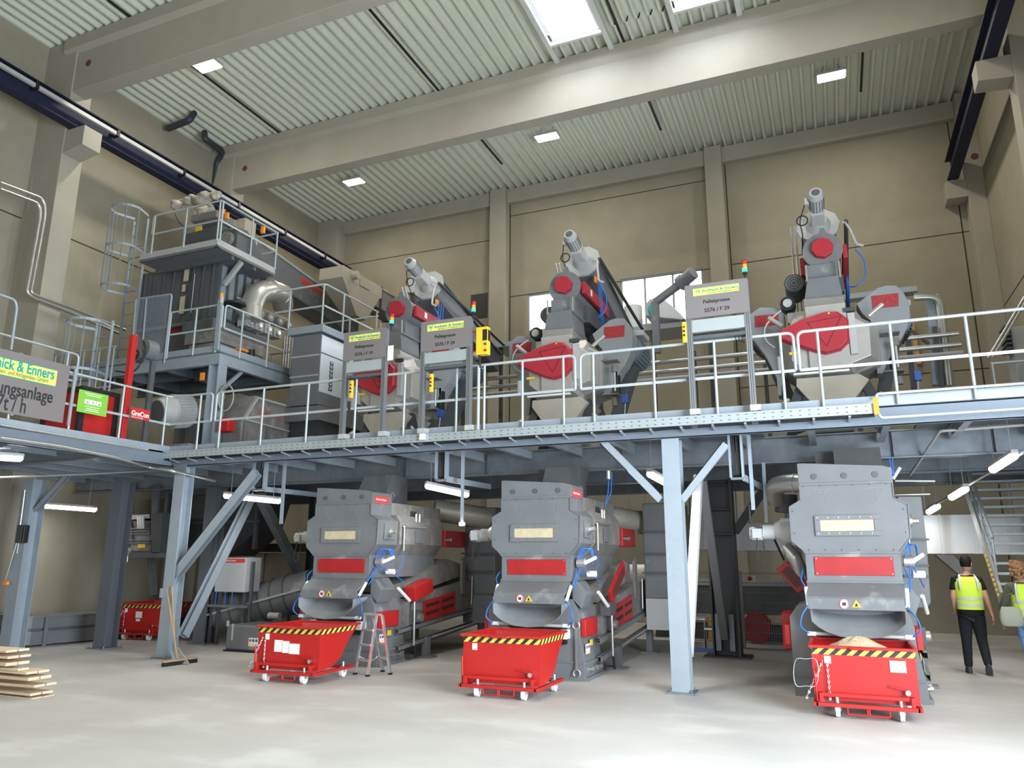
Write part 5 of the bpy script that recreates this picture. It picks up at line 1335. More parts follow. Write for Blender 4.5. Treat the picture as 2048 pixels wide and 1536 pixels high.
# ---- mesh screens beside the ladder
def mesh_screen(label, corners, n=22, m=16):
    """corners TL, TR, BR, BL of a rounded frame filled with wire mesh"""
    TL_, TR_, BR_, BL_ = [Vector(c) for c in corners]
    t = thing('mesh_screen', BL_, label, 'screen')
    MB().tube([BL_, TL_, TR_, BR_], .021, 8, fillet=.08).build('frame', GALV, t)
    b = MB()
    for i in range(1, n): b.tube([TL_.lerp(TR_, i/n), BL_.lerp(BR_, i/n)], .003, 4, smooth=False, caps=False)
    k = int(m)
    for i in range(1, k): b.tube([TL_.lerp(BL_, i/k), TR_.lerp(BR_, i/k)], .003, 4, smooth=False, caps=False)
    o = b.build('wire_mesh', GALV, t); o['kind'] = 'stuff'
    MB().tube([TL_.lerp(TR_, .3), BL_.lerp(BR_, .3)], .02, 8).build('post', GALV, t)
    return t
mesh_screen('mesh screen with rounded frame left of the intermediate platform railing', [A(272, 598, y=YM-.02), A(344, 588, y=YM-.02), A(328, 727, y=YM-.02), A(262, 735, y=YM-.02)], 26, 44)
# ---- caged ladders
def caged_ladder(label, x, y, z0, z1, cz0, cz1, w=.45, d=.7, side=-1, loops=3):
    """ladder in an x-z plane at y, cage bulging towards -y"""
    t = thing('caged_ladder', (x, y, z0), label, 'ladder')
    for s_ in (-1, 1): MB().bar((x+s_*w/2, y, z0), (x+s_*w/2, y, z1+.0), .02, .055, (0, 1, 0)).build('stile', GALV, t)
    z = z0+.2
    while z < z1-.1:
        MB().cyl((x-w/2, y, z), (x+w/2, y, z), .014, n=8).build('rung', GALV, t); z += .28
    R_ = .36
    for i in range(loops):
        zz = cz0+(cz1-cz0)*i/(loops-1)
        pts = [Vector((x-w/2, y, zz))]+[Vector((x+R_*math.cos(math.radians(a)), y-.38+R_*math.sin(math.radians(a)), zz)) for a in range(180, 361, 15)]+[Vector((x+w/2, y, zz))]
        b = MB()
        for p, q in zip(pts, pts[1:]): b.bar(p, q, .008, .055)
        b.build('cage_hoop', GALV, t)
    for a in (180, 225, 270, 315, 360):
        p = Vector((x+R_*math.cos(math.radians(a)), y-.38+R_*math.sin(math.radians(a)), 0))
        MB().bar(p+Vector((0, 0, cz0)), p+Vector((0, 0, cz1)), .035, .008, (0, 1, 0)).build('cage_strap', GALV, t)
    return t
q = A(268, 560, y=11.9)
caged_ladder('tall caged ladder rising from the lower deck to the top platform of the tower', q.x, 11.9, 5.6, 9.55, 7.70, 9.62)
q = A(205, 700, y=9.6)
caged_ladder('lower caged ladder behind the red and black container', A(203, 700, y=10.3).x, 10.3, 3.62, A(205, 645, y=10.3).z, 4.25, A(235, 640, y=10.0).z)
# platform bit at the left with railing of wide mesh
railing('tall railing frame with wire panels left of the lower ladder', [A(112, 712, y=10.4), A(130, 626, y=10.4)][:0] or [(A(110, 708, y=11.0).x, 11.0), (A(232, 690, y=11.0).x, 11.0)], [(0, 0.02), (0, .25), (0, .5), (0, .75), (0, .98)], (0, 0), 4.35, 1.75, group=TR)
railing('railing section at the far left edge beside the wall pipes', [(-12.6, 7.2), (-12.6, 9.3)], [(0, .1), (0, .9)], (0, 1), 4.35, 1.0, group=TR)
# ---- tall sheet metal bin
BY = 12.2
xb1 = A(440, 520, y=BY).x; xb0 = A(285, 545, y=BY).x; yb1 = A(519, 556, x=xb1).y
t = thing('storage_bin', (xb1, BY, ZM), 'tall dark ribbed sheet metal bin in the tower with narrow sight glasses', 'bin')
zt = 8.30
MB().box(xb0, xb1, BY, yb1, 6.9, zt).build('bin_body', TW, t)
MB().box(xb0-.02, xb1+.02, BY-.02, yb1+.02, 6.84, 6.92).build('flange', GREY, t)
MB().box(xb0, xb1, BY+.1, yb1, ZM+.25, 6.84).build('lower_body', TW, t)
MB().box(xb0+.1, xb1-.6, BY+.2, yb1, ZM+.02, ZM+.25).build('base', DARKST, t)
for i in range(8):
    x = xb0+(xb1-xb0)*(i+.5)/8
    MB().box(x-.02, x+.02, BY-.03, BY, 6.95, zt-.02).build('rib', TW, t)
for i in range(5):
    y = BY+(yb1-BY)*(i+.08)/5
    MB().box(xb1, xb1+.03, y, y+.05, 6.95, zt-.02).build('rib', TW, t)
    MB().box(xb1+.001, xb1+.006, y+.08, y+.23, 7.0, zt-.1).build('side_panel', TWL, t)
for (pa, pb) in (((371, 535), (377, 562)), ((366, 570), (371, 583)), ((362, 594), (368, 627))):
    p, q = A(*pa, y=BY-.03), A(*pb, y=BY-.03)
    g = MB().box(p.x-.02, q.x+.02, BY-.045, BY-.03, q.z-.02, p.z+.02).build('sight_frame', GREYD, t)
    MB().box(p.x, q.x, BY-.05, BY-.045, q.z, p.z).build('sight_glass', WIN, g)
p, q = A(391, 548, y=BY-.03), A(386, 625, y=BY-.03)
MB().cyl((p.x, BY-.05, p.z), (p.x, BY-.05, q.z), .012, n=6).build('conduit', GREYL, t)
q = A(370, 648, y=BY); MB().box(q.x-.08, q.x+.08, BY, BY+.1, q.z-.12, q.z+.08).build('vibrator', GREYL, t, .02)
q = A(351, 659, y=BY+.05); MB().box(q.x-.2, q.x+.12, BY+.09, BY+.1, q.z-.05, q.z+.05).build('red_plate', REDD, t)
# ---- top platform
UY = 11.5; UZ = 8.45; XU = A(435, 488, y=UY).x; UYE = A(550, 547, x=XU).y; XUL = A(299, 512, y=UY).x
t = thing('top_platform', (XU, UY, UZ), 'topmost galvanised platform of the tower, overhanging the dark bin', 'platform')
MB().box(XUL-.3, XU, UY, UYE, UZ-.22, UZ-.16).build('deck', DKM, t)
MB().chan((XUL-.3, UY+.05, UZ-.12), (XU, UY+.05, UZ-.12), .09, .2, .012, 1).build('edge_channel', GREYL, t)
MB().chan((XU-.05, UYE, UZ-.12), (XU-.05, UY, UZ-.12), .09, .2, .012, -1).build('edge_channel', GREYL, t)
for y in (12.0, 12.7): MB().bar((XUL-.3, y, UZ-.27), (XU-.02, y, UZ-.27), .08, .1).build('cross_beam', GREYD, t)
p, q = Vector((XU-.05, 12.3, UZ-.25)), Vector((xb1+.05, 12.35, 7.75)); MB().bar(p, q, .09, .09).build('strut', GREYL, t)
railing('railing on the front side of the top platform', [(XUL, UY), (XU, UY)], [(0, .02), (0, (A(366, 500, y=UY).x-XUL)/(XU-XUL)), (0, .985)], (1, 0), UZ-.05, .92, group=TR)
railing('railing along the right side of the top platform', [(XU, UY), (XU, UYE)], [(0, .03), (0, (A(500, 515, x=XU).y-UY)/(UYE-UY)), (0, .99)], (0, 0), UZ-.05, .92, group=TR)
railing('railing at the rear end of the top platform', [(XU, UYE), (XU-1.3, UYE)], [(0, .5), (0, 1)], (0, 0), UZ-.05, .92, group=TR)
mesh_screen('mesh screen standing at the left rear of the top platform', [(XUL-.25, 12.6, UZ+1.15), (XUL+.85, 12.75, UZ+1.0), (XUL+.85, 12.75, UZ), (XUL-.25, 12.6, UZ)], 20, 20)
# ---- dust covered drive on the top platform
t = thing('dusty_drive_unit', (-13.0, 12.0, UZ), 'dust covered motors and grey hopper on the top platform', 'machine')
hx0, hx1 = A(372, 470, y=12.0).x, A(431, 470, y=12.0).x
MB().prism([(hx0, UZ-.1), (hx0+.15, UZ-.1), (hx1-.1, UZ-.1), (hx1+.05, UZ+.2), (hx1+.12, UZ+.62), (hx0, UZ+.55)], 'y', 12.0, 12.9).build('hopper', GREYD, t, .01)
MB().prism([(12.1, UZ-.1), (12.1, UZ+.5), (12.4, UZ+.55), (12.9, UZ+.2), (13.1, UZ-.1)], 'x', hx1+.2, hx1+.55).build('side_casing', GREYD, t, .02)
MB().cyl((hx1+.3, 12.0, UZ+.25), (hx1+.3, 12.1, UZ+.25), .16, n=20).build('bearing_cap', DUSTY, t)
random.seed(4)
DM = mat('thick_pale_dust', (0.40, 0.37, 0.30), 0.95, 0, .35, 7.0, .6, None, None, ((.05, .045, .04), 6.0, .46))
for k, (a_, b_, r_) in enumerate((((343, 414), (366, 406), .11), ((366, 404), (392, 398), .10), ((385, 405), (425, 394), .13), ((392, 430), (430, 420), .15), ((404, 396), (418, 388), .09), ((424, 392), (438, 391), .10))):
    p, q = A(*a_, y=12.1+.1*(k % 3)), A(*b_, y=12.3)
    m_ = MB().tube([p, p.lerp(q, .15), p.lerp(q, .16), p.lerp(q, .7), p.lerp(q, .72), q], [r_*.5, r_*.55, r_, r_, r_*.7, r_*.6], 14).build('dusty_motor', DM, t)
    b = MB()
    for h in range(5):
        c_ = p.lerp(q, random.uniform(.2, .8)); b.ball(c_+Vector((0, random.uniform(-.05, .05), r_*.75)), random.uniform(.05, .09), 8, (1.3, 1, .6))
    b.build('dust_heap', DM, m_)['kind'] = 'stuff'
p, q = A(380, 440, y=12.05), A(432, 436, y=12.05); MB().box(p.x, q.x, 12.05, 12.7, p.z-.05, p.z+.12).build('motor_bed', DUSTY, t, .02)
q = A(397, 457, y=11.99); MB().box(q.x-.09, q.x+.09, 11.985, 12.0, q.z-.06, q.z+.06).build('yellow_label', YELLOW, t)
MB().tube([A(350, 428, y=11.9), A(358, 445, y=11.9), A(370, 455, y=12.0)], .012, 6, fillet=.1).build('cable', RUBBER, t)
for px_, py_ in ((446, 425), (454, 432), (526, 460)): 
    q = A(px_, py_, y=12.3); MB().cbox(q, .08, .06, .16).build('orange_switch', ORANGE, t)
# ---- big slanting conveyor behind the tower
t = thing('slanting_conveyor', (-12.0, 13.5, 7.0), 'long grey closed conveyor slanting down behind the tower to the right', 'conveyor')
p, q = A(500, 520, y=14.2), A(700, 655, y=19.5)
b = MB().bar(p, q, .62, .85, (0, 0, 1)); b.build('trough', GREY, t, .01)
d_ = (q-p).normalized(); n_ = Vector((1, 0, 0))
MB().bar(p+Vector((.33, 0, .42)), q+Vector((.33, 0, .42)), .05, .05).build('cover_flange', GREYL, t)
MB().bar(p+Vector((.33, 0, -.42)), q+Vector((.33, 0, -.42)), .05, .05).build('bottom_flange', GREYD, t)
s_ = A(598, 546, y=16.0); e_ = A(631, 572, y=17.2)
a0 = p.lerp(q, .36); a1 = p.lerp(q, .60)
MB().bar(a0+Vector((.315, 0, .22)), a1+Vector((.315, 0, .22)), .006, .14).build('red_label', REDS, t)
# ---- beige screw conveyor high up
t = thing('dusty_screw_conveyor', (-12.6, 16.5, 8.6), 'beige dust coated screw conveyor high up in front of the back wall', 'conveyor')
X_ = -12.1
def bx(a, c_): return A(a, c_, x=X_)
tA, tB = bx(682, 528), bx(795, 600)
y0, y1 = tA.y, min(tB.y+3.2, 21.35); z0 = (tA.z+tB.z)/2
MB().box(X_-.62, X_, y0+1.5, y1, z0-.62, z0-.02).build('trough', mat('grey_beige_trough', (.20, .19, .17), .5, 0, .1, 2), t, .01)
MB().box(X_-.72, X_+.08, y0, y0+2.0, z0-.35, z0).build('head_box', BEIGE, t, .01)
MB().box(X_-.66, X_+.05, y0+1.4, y1, z0-.02, z0+.04).build('cover', BEIGE, t, .01)
b = MB(); o1 = [(X_-.72, z0-.35), (X_+.08, z0-.35)]
b.add([(X_-.72, y0, z0-.35), (X_+.08, y0, z0-.35), (X_+.08, y0+1.9, z0-.35), (X_-.72, y0+1.9, z0-.35), (X_-.55, y0+1.0, z0-1.15), (X_-.1, y0+1.0, z0-1.15), (X_-.1, y0+1.5, z0-1.15), (X_-.55, y0+1.5, z0-1.15)],
      [(0, 1, 2, 3), (4, 7, 6, 5), (0, 4, 5, 1), (1, 5, 6, 2), (2, 6, 7, 3), (3, 7, 4, 0)])
b.build('hopper', BEIGE, t)
MB().cyl((X_+.08, y0+.45, z0-.17), (X_+.28, y0+.45, z0-.17), .11, n=16).build('bearing', BEIGE, t)
MB().box(X_+.08, X_+.12, y0+.8, y0+1.3, z0-.32, z0-.02).build('belt_cover', BEIGE, t)
for k in (2.0, 3.2, 4.4): MB().box(X_-.68, X_+.07, y0+k, y0+k+.05, z0-.64, z0+.05).build('flange', GREYD, t)
MB().cyl((X_-.1, y0+.9, z0), (X_-.1, y0+.9, z0+.16), .05, n=10).build('sensor', BEIGE, t)
# ---- silver duct elbow
pts = [A(502, 640, y=12.8), A(503, 612, y=12.8), A(515, 585, y=12.9), A(540, 580, y=13.3), A(563, 588, y=13.8), A(566, 612, y=14.2)]
t = thing('duct_elbow', pts[0], 'thick silver duct elbow above the motor row of the screen machine', 'duct')
MB().tube(pts, .25, 24, fillet=.35).build('duct', DUCT, t)
for k in (1, 3, 4):
    p = pts[k]; q = pts[k+1] if k < 5 else pts[k]; d_ = (pts[min(k+1, 5)]-pts[k-1]).normalized()
    MB().cyl(p-d_*.012, p+d_*.012, .262, n=24).build('seam_ring', DUCT, t)
# ---- screen machine with row of motors on the intermediate platform
def ft(zx, zy): return (400+zx/4.8, 580+zy/4.8)
MX = XM-.75
t = thing('screening_machine', (MX, 12.0, ZM), 'silver dusty screening machine with two rows of small motors on the intermediate platform', 'machine')
def mx(zx, zy, x=MX): return A(*ft(zx, zy), x=x)
pr = [mx(375, 420), mx(700, 530), mx(770, 720), mx(640, 690), mx(480, 600), mx(400, 560)]
prof = [(p.y, max(p.z, ZM+.02)) for p in pr]
MB().prism([(11.95, ZM+.45), (13.3, ZM+.45), (13.75, ZM+.10), (13.75, ZM), (11.95, ZM), ], 'x', MX-.8, MX).build('lower_hopper', DUSTY, t, .01)
MB().prism([(11.9, ZM+.46), (13.4, ZM+.46), (13.4, ZM+.72), (11.9, ZM+.72)], 'x', MX-.9, MX+.02).build('screen_body', DUSTY, t, .01)
MB().prism([(11.8, ZM+.72), (13.5, ZM+.72), (13.5, ZM+.95), (11.8, ZM+.95)], 'x', MX-.9, MX-.02).build('upper_box', GREYD, t, .01)
for i in range(4):
    for zz, xx, zx, zy in ((0, 0, 595+90*i, 222+38*i), (1, 0, 497+88*i, 305+36*i)):
        q = mx(zx, zy, MX+.12 if zz == 0 else MX+.08)
        m_ = MB().cyl((q.x-.25, q.y, q.z), (q.x, q.y, q.z), .105 if zz == 0 else .07, n=18).build('small_motor', DUSTY if zz == 0 else GREYL, t)
        MB().cyl((q.x, q.y, q.z), (q.x+.01, q.y, q.z), .045, n=12).build('motor_hub', GREYL if zz == 0 else CHROME, m_)
        if zz: MB().box(q.x-.3, q.x-.04, q.y-.13, q.y+.13, q.z-.11, q.z+.11).build('motor_foot', GREYL, t)
p, q = mx(355, 70, MX-.1), mx(560, 165, MX-.1); MB().tube([p, q, mx(850, 290, MX-.1)], .014, 6).build('manifold_pipe', GREYL, t)
for k in range(4): MB().tube([mx(380+20*k, 100+20*k, MX-.1), mx(430+15*k, 160+15*k, MX-.05), mx(500, 210, MX)], .010, 6, fillet=.05).build('dusty_hose', DUSTY, t)
p = mx(335, 150, MX); MB().cyl(p, p+Vector((0, 0, .05)), .24, n=20).build('black_lid', BLACK, t)
for k, (zx, zy) in enumerate(((812, 440), (835, 440), (860, 440))):
    p = mx(zx, zy, MX+.05); MB().cyl(p, (p.x, p.y, ZM), .022, n=8).build('downpipe', CHROME, t)
q = A(406, 585, y=YM+.1)
MB().cyl(mx(490, 640, XM-.35), mx(490, 575, XM-.35), .085, n=18).build('bucket', BLACK, t)
MB().cbox(mx(400, 580, XM-.4), .16, .26, .05).build('orange_tray', ORANGE, t)
t = thing('beacon_mast', (A(443, 690, y=YM-.03).x, YM-.03, 5.7), 'slender mast with an orange beacon at the corner of the intermediate platform', 'signal light')
p, q = A(433, 700, y=YM-.03), A(441, 600, y=YM-.03)
MB().bar(p, q, .10, .05).build('mast', GALV, t); MB().cyl(q+Vector((.03, 0, -.08)), q+Vector((.03, 0, .06)), .04, n=10).build('lamp_base', GREYL, t)
MB().cyl(q+Vector((.02, 0, .05)), q+Vector((.02, 0, .14)), .035, n=14).build('orange_lens', mat('orange_beacon', (.9, .35, .03), .3), t)
# ---- filter tower, pale side face
FYx = -9.95
def fq(zx, zy, x=FYx): return A(560+zx/4.517, 560+zy/4.517, x=x)
p0 = fq(375, 480); p1 = fq(580, 555)
yF0 = p0.y; zF1 = p0.z
t = thing('filter_cabinet', (FYx, yF0, ZD), 'tall filter cabinet with pale reflecting side and a row of slots', 'cabinet')
PALEB = mat('pale_sheet_with_reflection', (0.72, 0.77, 0.82), 0.3, 0.1, .03, 1)  # pale sheet, lightened further to stand for window and skylight reflections
zb0 = fq(370, 1020).z
MB().box(FYx-.75, FYx, yF0, yF0+1.6, zb0, zF1).build('cabinet_body', mat('cabinet_grey', (.17, .175, .18), .4), t, .008)
z_m = fq(378, 660).z
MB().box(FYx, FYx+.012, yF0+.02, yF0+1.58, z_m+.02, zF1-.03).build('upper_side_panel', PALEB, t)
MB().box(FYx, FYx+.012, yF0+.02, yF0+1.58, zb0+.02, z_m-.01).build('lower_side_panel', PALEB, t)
b = MB(); yy = fq(460, 800).y
for i in range(7): b.box(FYx+.012, FYx+.015, yy-.06, yy+.06, zb0+.10+(z_m-zb0-.2)*i/7, zb0+.10+(z_m-zb0-.2)*(i+.82)/7)
b.build('slot_strip', BLACK, t)
b = MB()
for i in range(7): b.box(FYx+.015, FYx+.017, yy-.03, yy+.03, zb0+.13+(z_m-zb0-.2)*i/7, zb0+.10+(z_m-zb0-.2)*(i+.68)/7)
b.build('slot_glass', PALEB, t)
MB().box(FYx-.8, FYx+.05, yF0-.05, yF0+2.3, zb0-.28, zb0).build('plinth_upper', GREY, t, .01)
MB().box(FYx-.8, FYx+.10, yF0-.05, yF0+2.6, zb0-.62, zb0-.30).build('plinth_lower', GREY, t, .01)
MB().box(FYx-.75, FYx+.02, yF0+.1, yF0+2.3, ZD, zb0-.62).build('plinth_foot', DARKST, t)
for i in range(5): MB().box(FYx-.77, FYx-.02, yF0-.01, yF0, zF1-.5-.45*i, zF1-.46-.45*i).build('front_rib', GREYL, t)
zt_ = zF1+.02
MB().box(FYx-.85, FYx+.08, yF0-.08, yF0+2.2, zt_, zt_+.16).build('roof_edge', GALV, t)
fr = lambda zx, zy: fq(zx, zy, FYx+.05)
railing('railing on the roof of the filter cabinet', [(FYx-1.3, yF0-.02), (FYx+.05, yF0-.02), (FYx+.05, yF0+2.1)], [(0, .3), (0, .97), (1, .33), (1, .97)], (0, 0), zt_+.1, 1.0, group=TR)
railing('short railing across the rear of the filter cabinet roof', [(FYx+.05, yF0+2.1), (FYx-1.6, yF0+2.1)], [(0, .5), (0, .99)], (0, 0), zt_+.1, .9, group=TR)
# ---- hammer mill on the lower deck
hx = -10.75
def hm(zx, zy, x=hx): return A(*ft(zx, zy), x=x)
y0 = 11.6
t = thing('hammer_mill', (hx, y0, ZD), 'dusty hammer mill with slanted cover and faded red lettering on the deck', 'machine')
MB().prism([(y0, ZD+.05), (y0, ZD+.78), (y0+.35, ZD+1.35), (y0+1.35, ZD+1.35), (y0+1.9, ZD+.75), (y0+1.9, ZD+.05)], 'x', hx-1.1, hx).build('mill_housing', DUSTY, t, .015)
p = [Vector((hx, y0+.05, ZD+.80)), Vector((hx, y0+.38, ZD+1.30)), Vector((hx, y0+1.32, ZD+1.30)), Vector((hx, y0+1.85, ZD+.75))]
b = MB()
for a_, c_ in zip(p, p[1:]+p[:1]): b.bar(a_+Vector((.01, 0, 0)), c_+Vector((.01, 0, 0)), .03, .06, (1, 0, 0))
b.build('cover_frame', GREYL, t)
tx = text('Rudnick & Enners', .17, (hx+.012, y0+.45, ZD+.98), mat('faded_red_lettering', (.5, .12, .08), .8), t, 'right')
b = MB()
for yy in (y0+.05, y0+.7, y0+1.3, y0+1.83): b.box(hx, hx+.04, yy, yy+.06, ZD+.05, ZD+.74)
b.box(hx, hx+.04, y0, y0+1.9, ZD+.30, ZD+.34)
b.build('stiffener', GREY, t)
MB().box(hx-1.2, hx+.1, y0-.5, y0+2.0, ZD, ZD+.12).build('base_frame', GREYD, t, .01)
MB().box(hx-1.9, hx-1.1, y0+.1, y0+.9, ZD+.05, ZD+.9).build('coupling_guard', GREY, t, .02)
q = A(453, 850, y=11.35); MB().cbox(q, .26, .2, .28).build('red_box', RED, t, .02)
for k in range(5):
    c = A(452, 796, y=11.3+.03*k)
    if k == 0: cb_ = MB()
    cb_.tube([c+Vector((.19*math.cos(a), 0, .26*math.sin(a))) for a in (j*math.pi/10 for j in range(20))], .013, 6, closed=True)
tag(cb_.build('cable_coil', GREYL), 'coil of grey cable hanging beside the front corner column of the tower', 'cable')
# main motor with cooling hood
c0 = A(318, 822, y=11.4)
t = thing('large_mill_motor', (c0.x, 11.9, ZD), 'large pale round electric motor lying on the deck behind the railing', 'motor')
a_, b_ = A(314, 824, y=10.78), A(376, 822, y=11.45)
MB().cyl(a_, a_.lerp(b_, .35), .26, .32, n=32).build('fan_hood', GREYL, t)
v = MB().cyl(a_.lerp(b_, .35), b_, .32, n=32).build('motor_body', GREYL, t)
bb = MB(); d_ = (b_-a_).normalized(); u_ = Vector((0, 0, 1)); w_ = d_.cross(u_).normalized(); u_ = w_.cross(d_)
for k in range(36):
    an = k*math.pi/18; r_ = w_*math.cos(an)+u_*math.sin(an)
    bb.bar(a_.lerp(b_, .45)+r_*.33, b_+r_*.33, .012, .03, r_)
bb.build('cooling_fins', GREYL, v)['kind'] = 'stuff'
MB().cyl(a_-d_*.01, a_, .23, n=28).build('fan_grille', GREYD, t)
MB().box(a_.x-.1, a_.x+.95, 10.75, 11.7, ZD, ZD+.22).build('motor_base', DUSTY, t, .02)
b = MB().box(b_.x-.05, b_.x+.3, 11.45, 11.9, ZD+.22, ZD+.85); b.build('bearing_housing', GREYD, t, .03)
# ---- blower beside the red post
q = A(293, 705, y=10.2)
t = thing('blower', (q.x, 10.2, q.z), 'grey round blower with a dark intake standing behind the red post', 'blower')
MB().cyl((q.x+.02, 10.1, q.z+.05), (q.x+.04, 10.32, q.z+.05), .19, n=28).build('volute', GREY, t, .02)
MB().cyl((q.x-.03, 9.98, q.z-.10), (q.x-.03, 10.12, q.z-.10), .13, n=24).build('intake', GREYD, t)
MB().cyl((q.x-.03, 9.97, q.z-.10), (q.x-.03, 9.985, q.z-.10), .10, n=24).build('dark_opening', BLACK, t)
MB().box(q.x, q.x+.06, 10.3, 10.4, ZD, q.z-.15).build('pedestal', GREYD, t)
MB().tube([(q.x, 10.1, q.z+.2), (q.x+.25, 10.0, q.z-.1), (q.x+.1, 9.9, q.z-.5), (q.x-.4, 9.9, q.z-.4)], .015, 8, fillet=.2).build('cable', RUBBER, t)
# ---- red post with GreCon plate
RX = -11.5
p, q = A(243, 872, x=RX), A(268, 671, x=RX)
t = thing('red_post', (RX, p.y, ZD), 'bright red square post with small brackets behind the left railing', 'post')
MB().bar((RX, (p.y+q.y)/2, ZD), (RX, (p.y+q.y)/2, q.z), .10, .10).build('post', RED, t, .006)
for zz in (-.05, -.18, -.32): MB().cyl((RX, (p.y+q.y)/2+.05, q.z+zz), (RX, (p.y+q.y)/2+.10, q.z+zz), .02, n=8).build('bracket', RED, t)
GX = -11.28
def sg_(a_, c_, x): return A(a_, c_, x=x)
p, q = sg_(263, 814, GX), sg_(298, 843, GX)
t = thing('brand_plate', (GX, p.y, q.z), 'small red plate with white lettering fixed to the left railing', 'sign')
MB().box(GX-.008, GX, p.y, q.y, q.z, p.z).build('plate', mat('plate_red', (.55, .02, .03), .5), t)
h_ = p.z-q.z
text('GreCon', h_*.62, (GX+.001, p.y+.012, q.z+h_*.30), PAPER, t, 'right', bold=.003, sx=.92*(q.y-p.y)/(h_*2.05))
text('Funkenlöschanlage', h_*.16, (GX+.001, p.y+.012, q.z+h_*.10), PAPER, t, 'right', sx=1.1)
# ---- green poster
p, q = sg_(159, 778, GX), sg_(212, 834, GX)
t = thing('green_poster', (GX, p.y, q.z), 'green poster with white pictograms fixed to the left railing', 'poster')
MB().box(GX-.006, GX, p.y, q.y, q.z, p.z).build('poster_sheet', mat('leaf_green_print', (.20, .48, .05), .6), t)
W_, H_ = q.y-p.y, p.z-q.z
b = MB()
for zz, w_ in ((.88, .6), (.80, .5), (.30, .5), (.2, .4), (.12, .5)): b.box(GX, GX+.001, p.y+W_*(.5-w_/2), p.y+W_*(.5+w_/2), q.z+H_*zz, q.z+H_*(zz+.025))
b.build('text_lines', PAPER, t)
MB().box(GX, GX+.0012, p.y+W_*.22, p.y+W_*.78, q.z+H_*.42, q.z+H_*.62).build('white_field', PAPER, t)
b = MB()
for k in (.38, .60): b.box(GX+.0012, GX+.002, p.y+W_*k, p.y+W_*(k+.01), q.z+H_*.42, q.z+H_*.62)
b.prism([(p.y+W_*.52, q.z+H_*.60), (p.y+W_*.46, q.z+H_*.51), (p.y+W_*.50, q.z+H_*.51), (p.y+W_*.48, q.z+H_*.44), (p.y+W_*.54, q.z+H_*.53), (p.y+W_*.50, q.z+H_*.53)], 'x', GX+.0012, GX+.002)
b.prism([(p.y+W_*.26, q.z+H_*.46), (p.y+W_*.34, q.z+H_*.46), (p.y+W_*.34, q.z+H_*.54)], 'x', GX+.0012, GX+.002); b.prism([(p.y+W_*.66, q.z+H_*.46), (p.y+W_*.74, q.z+H_*.46), (p.y+W_*.74, q.z+H_*.54)], 'x', GX+.0012, GX+.002)
b.build('pictogram', mat('dark_green_print', (.03, .12, .02), .6), t)
# ---- big sign on the left wing
SX = -11.26
TRc, BRc = A(141, 732, x=SX), A(137, 848, x=SX)
y1s, z1s, z0s = TRc.y, TRc.z, BRc.z
t = thing('plant_sign', (SX, y1s, z0s), 'large grey sign on the left railing reading ungsanlage 7t / h', 'sign')
MB().box(SX-.006, SX, 5.2, y1s, z0s, z1s).build('panel', SIGNG, t)
for yy in (6.3, 7.35, 8.28): MB().box(SX-.03, SX-.006, yy, yy+.04, z0s-.02, z1s+.01).build('fixing_bar', GALV, t)
f0, f1 = A(116, 735, x=SX), A(113, 765, x=SX)
fy1 = f0.y; H_ = z1s-z0s
fz1, fz0 = z1s-H_*.13, z1s-H_*.42
MB().box(SX, SX+.002, 5.9, fy1, fz0, fz1).build('yellow_film', SIGNY, t)
b = MB(); b.box(SX+.002, SX+.003, 5.9, fy1, fz1-.012, fz1); b.box(SX+.002, SX+.003, 5.9, fy1, fz0, fz0+.012); b.build('teal_border', TEAL, t)
text('Rudnick & Enners', .225, (SX+.003, fy1-.04, fz0+.115), TEAL, t, 'right', bold=.005, align='RIGHT', sx=.74)
text('Maschinen- und Anlagenbau GmbH', .095, (SX+.003, fy1-.13, fz0+.035), mat('dark_small_print', (.08, .10, .03), .6), t, 'right', align='RIGHT', sx=.72)
text('ungsanlage', .28, (SX+.002, y1s-.22, z0s+H_*.30), INK, t, 'right', align='RIGHT', bold=.004, sx=.74)
text('7t / h', .33, (SX+.002, y1s-.62, z0s+H_*.045), INK, t, 'right', align='RIGHT', bold=.003, sx=.64)
# ---- red and black cabinet
KX = -11.75
e0 = A(170, 772, x=KX); e1 = A(236, 785, x=KX)
t = thing('red_container', (KX, e0.y, ZD), 'red steel container with black corner frames behind the green poster', 'container')
yk0, yk1 = e0.y, e1.y; zt_ = e0.z
MB().box(KX-.9, KX, yk0, yk1, ZD+.05, zt_-.06).build('side_walls', RED, t)
for x, y in ((KX, yk0), (KX, yk1), (KX-.9, yk0)): MB().box(x-.05, x+.015, y-.05, y+.05, ZD, zt_).build('corner_post', BLACK, t)
MB().box(KX-.92, KX+.02, yk0-.03, yk1+.03, zt_-.08, zt_).build('black_lid', BLACK, t); MB().box(KX-.92, KX+.02, yk0-.03, yk1+.03, ZD, ZD+.14).build('black_base', BLACK, t)
for k in range(4): MB().box(KX-.8+.15*k, KX-.75+.15*k, yk0+.1, yk1-.15*k, zt_, zt_+.06).build('load_on_top', WOODH, t)
# ---- wall pipes on the left
pipe('pair of pipes running along the left wall, first one', px([(0, 365), (88, 398)], x=-15.5)+[A(90, 430, x=-15.5), A(62, 585, x=-15.5)]+px([(75, 592), (145, 617), (250, 660)], x=-15.5), .035, STAIN, .15)
pipe('pair of pipes running along the left wall, lower one', px([(0, 378), (80, 408)], x=-15.4)+[A(80, 435, x=-15.4), A(54, 585, x=-15.4)]+px([(66, 596), (140, 625), (240, 668)], x=-15.4), .035, STAIN, .15)
pipe('thin vertical conduit beside the first wall pillar', [A(112, 110, x=-16.5), A(60, 400, x=-16.5), A(30, 640, x=-16.5)], .03, GREYL, 0)
pipe('grey handrail pipe above the left edge of the big sign', px([(-5, 588), (30, 600), (34, 615), (22, 700)], x=-12.2), .022, GALV, .08)
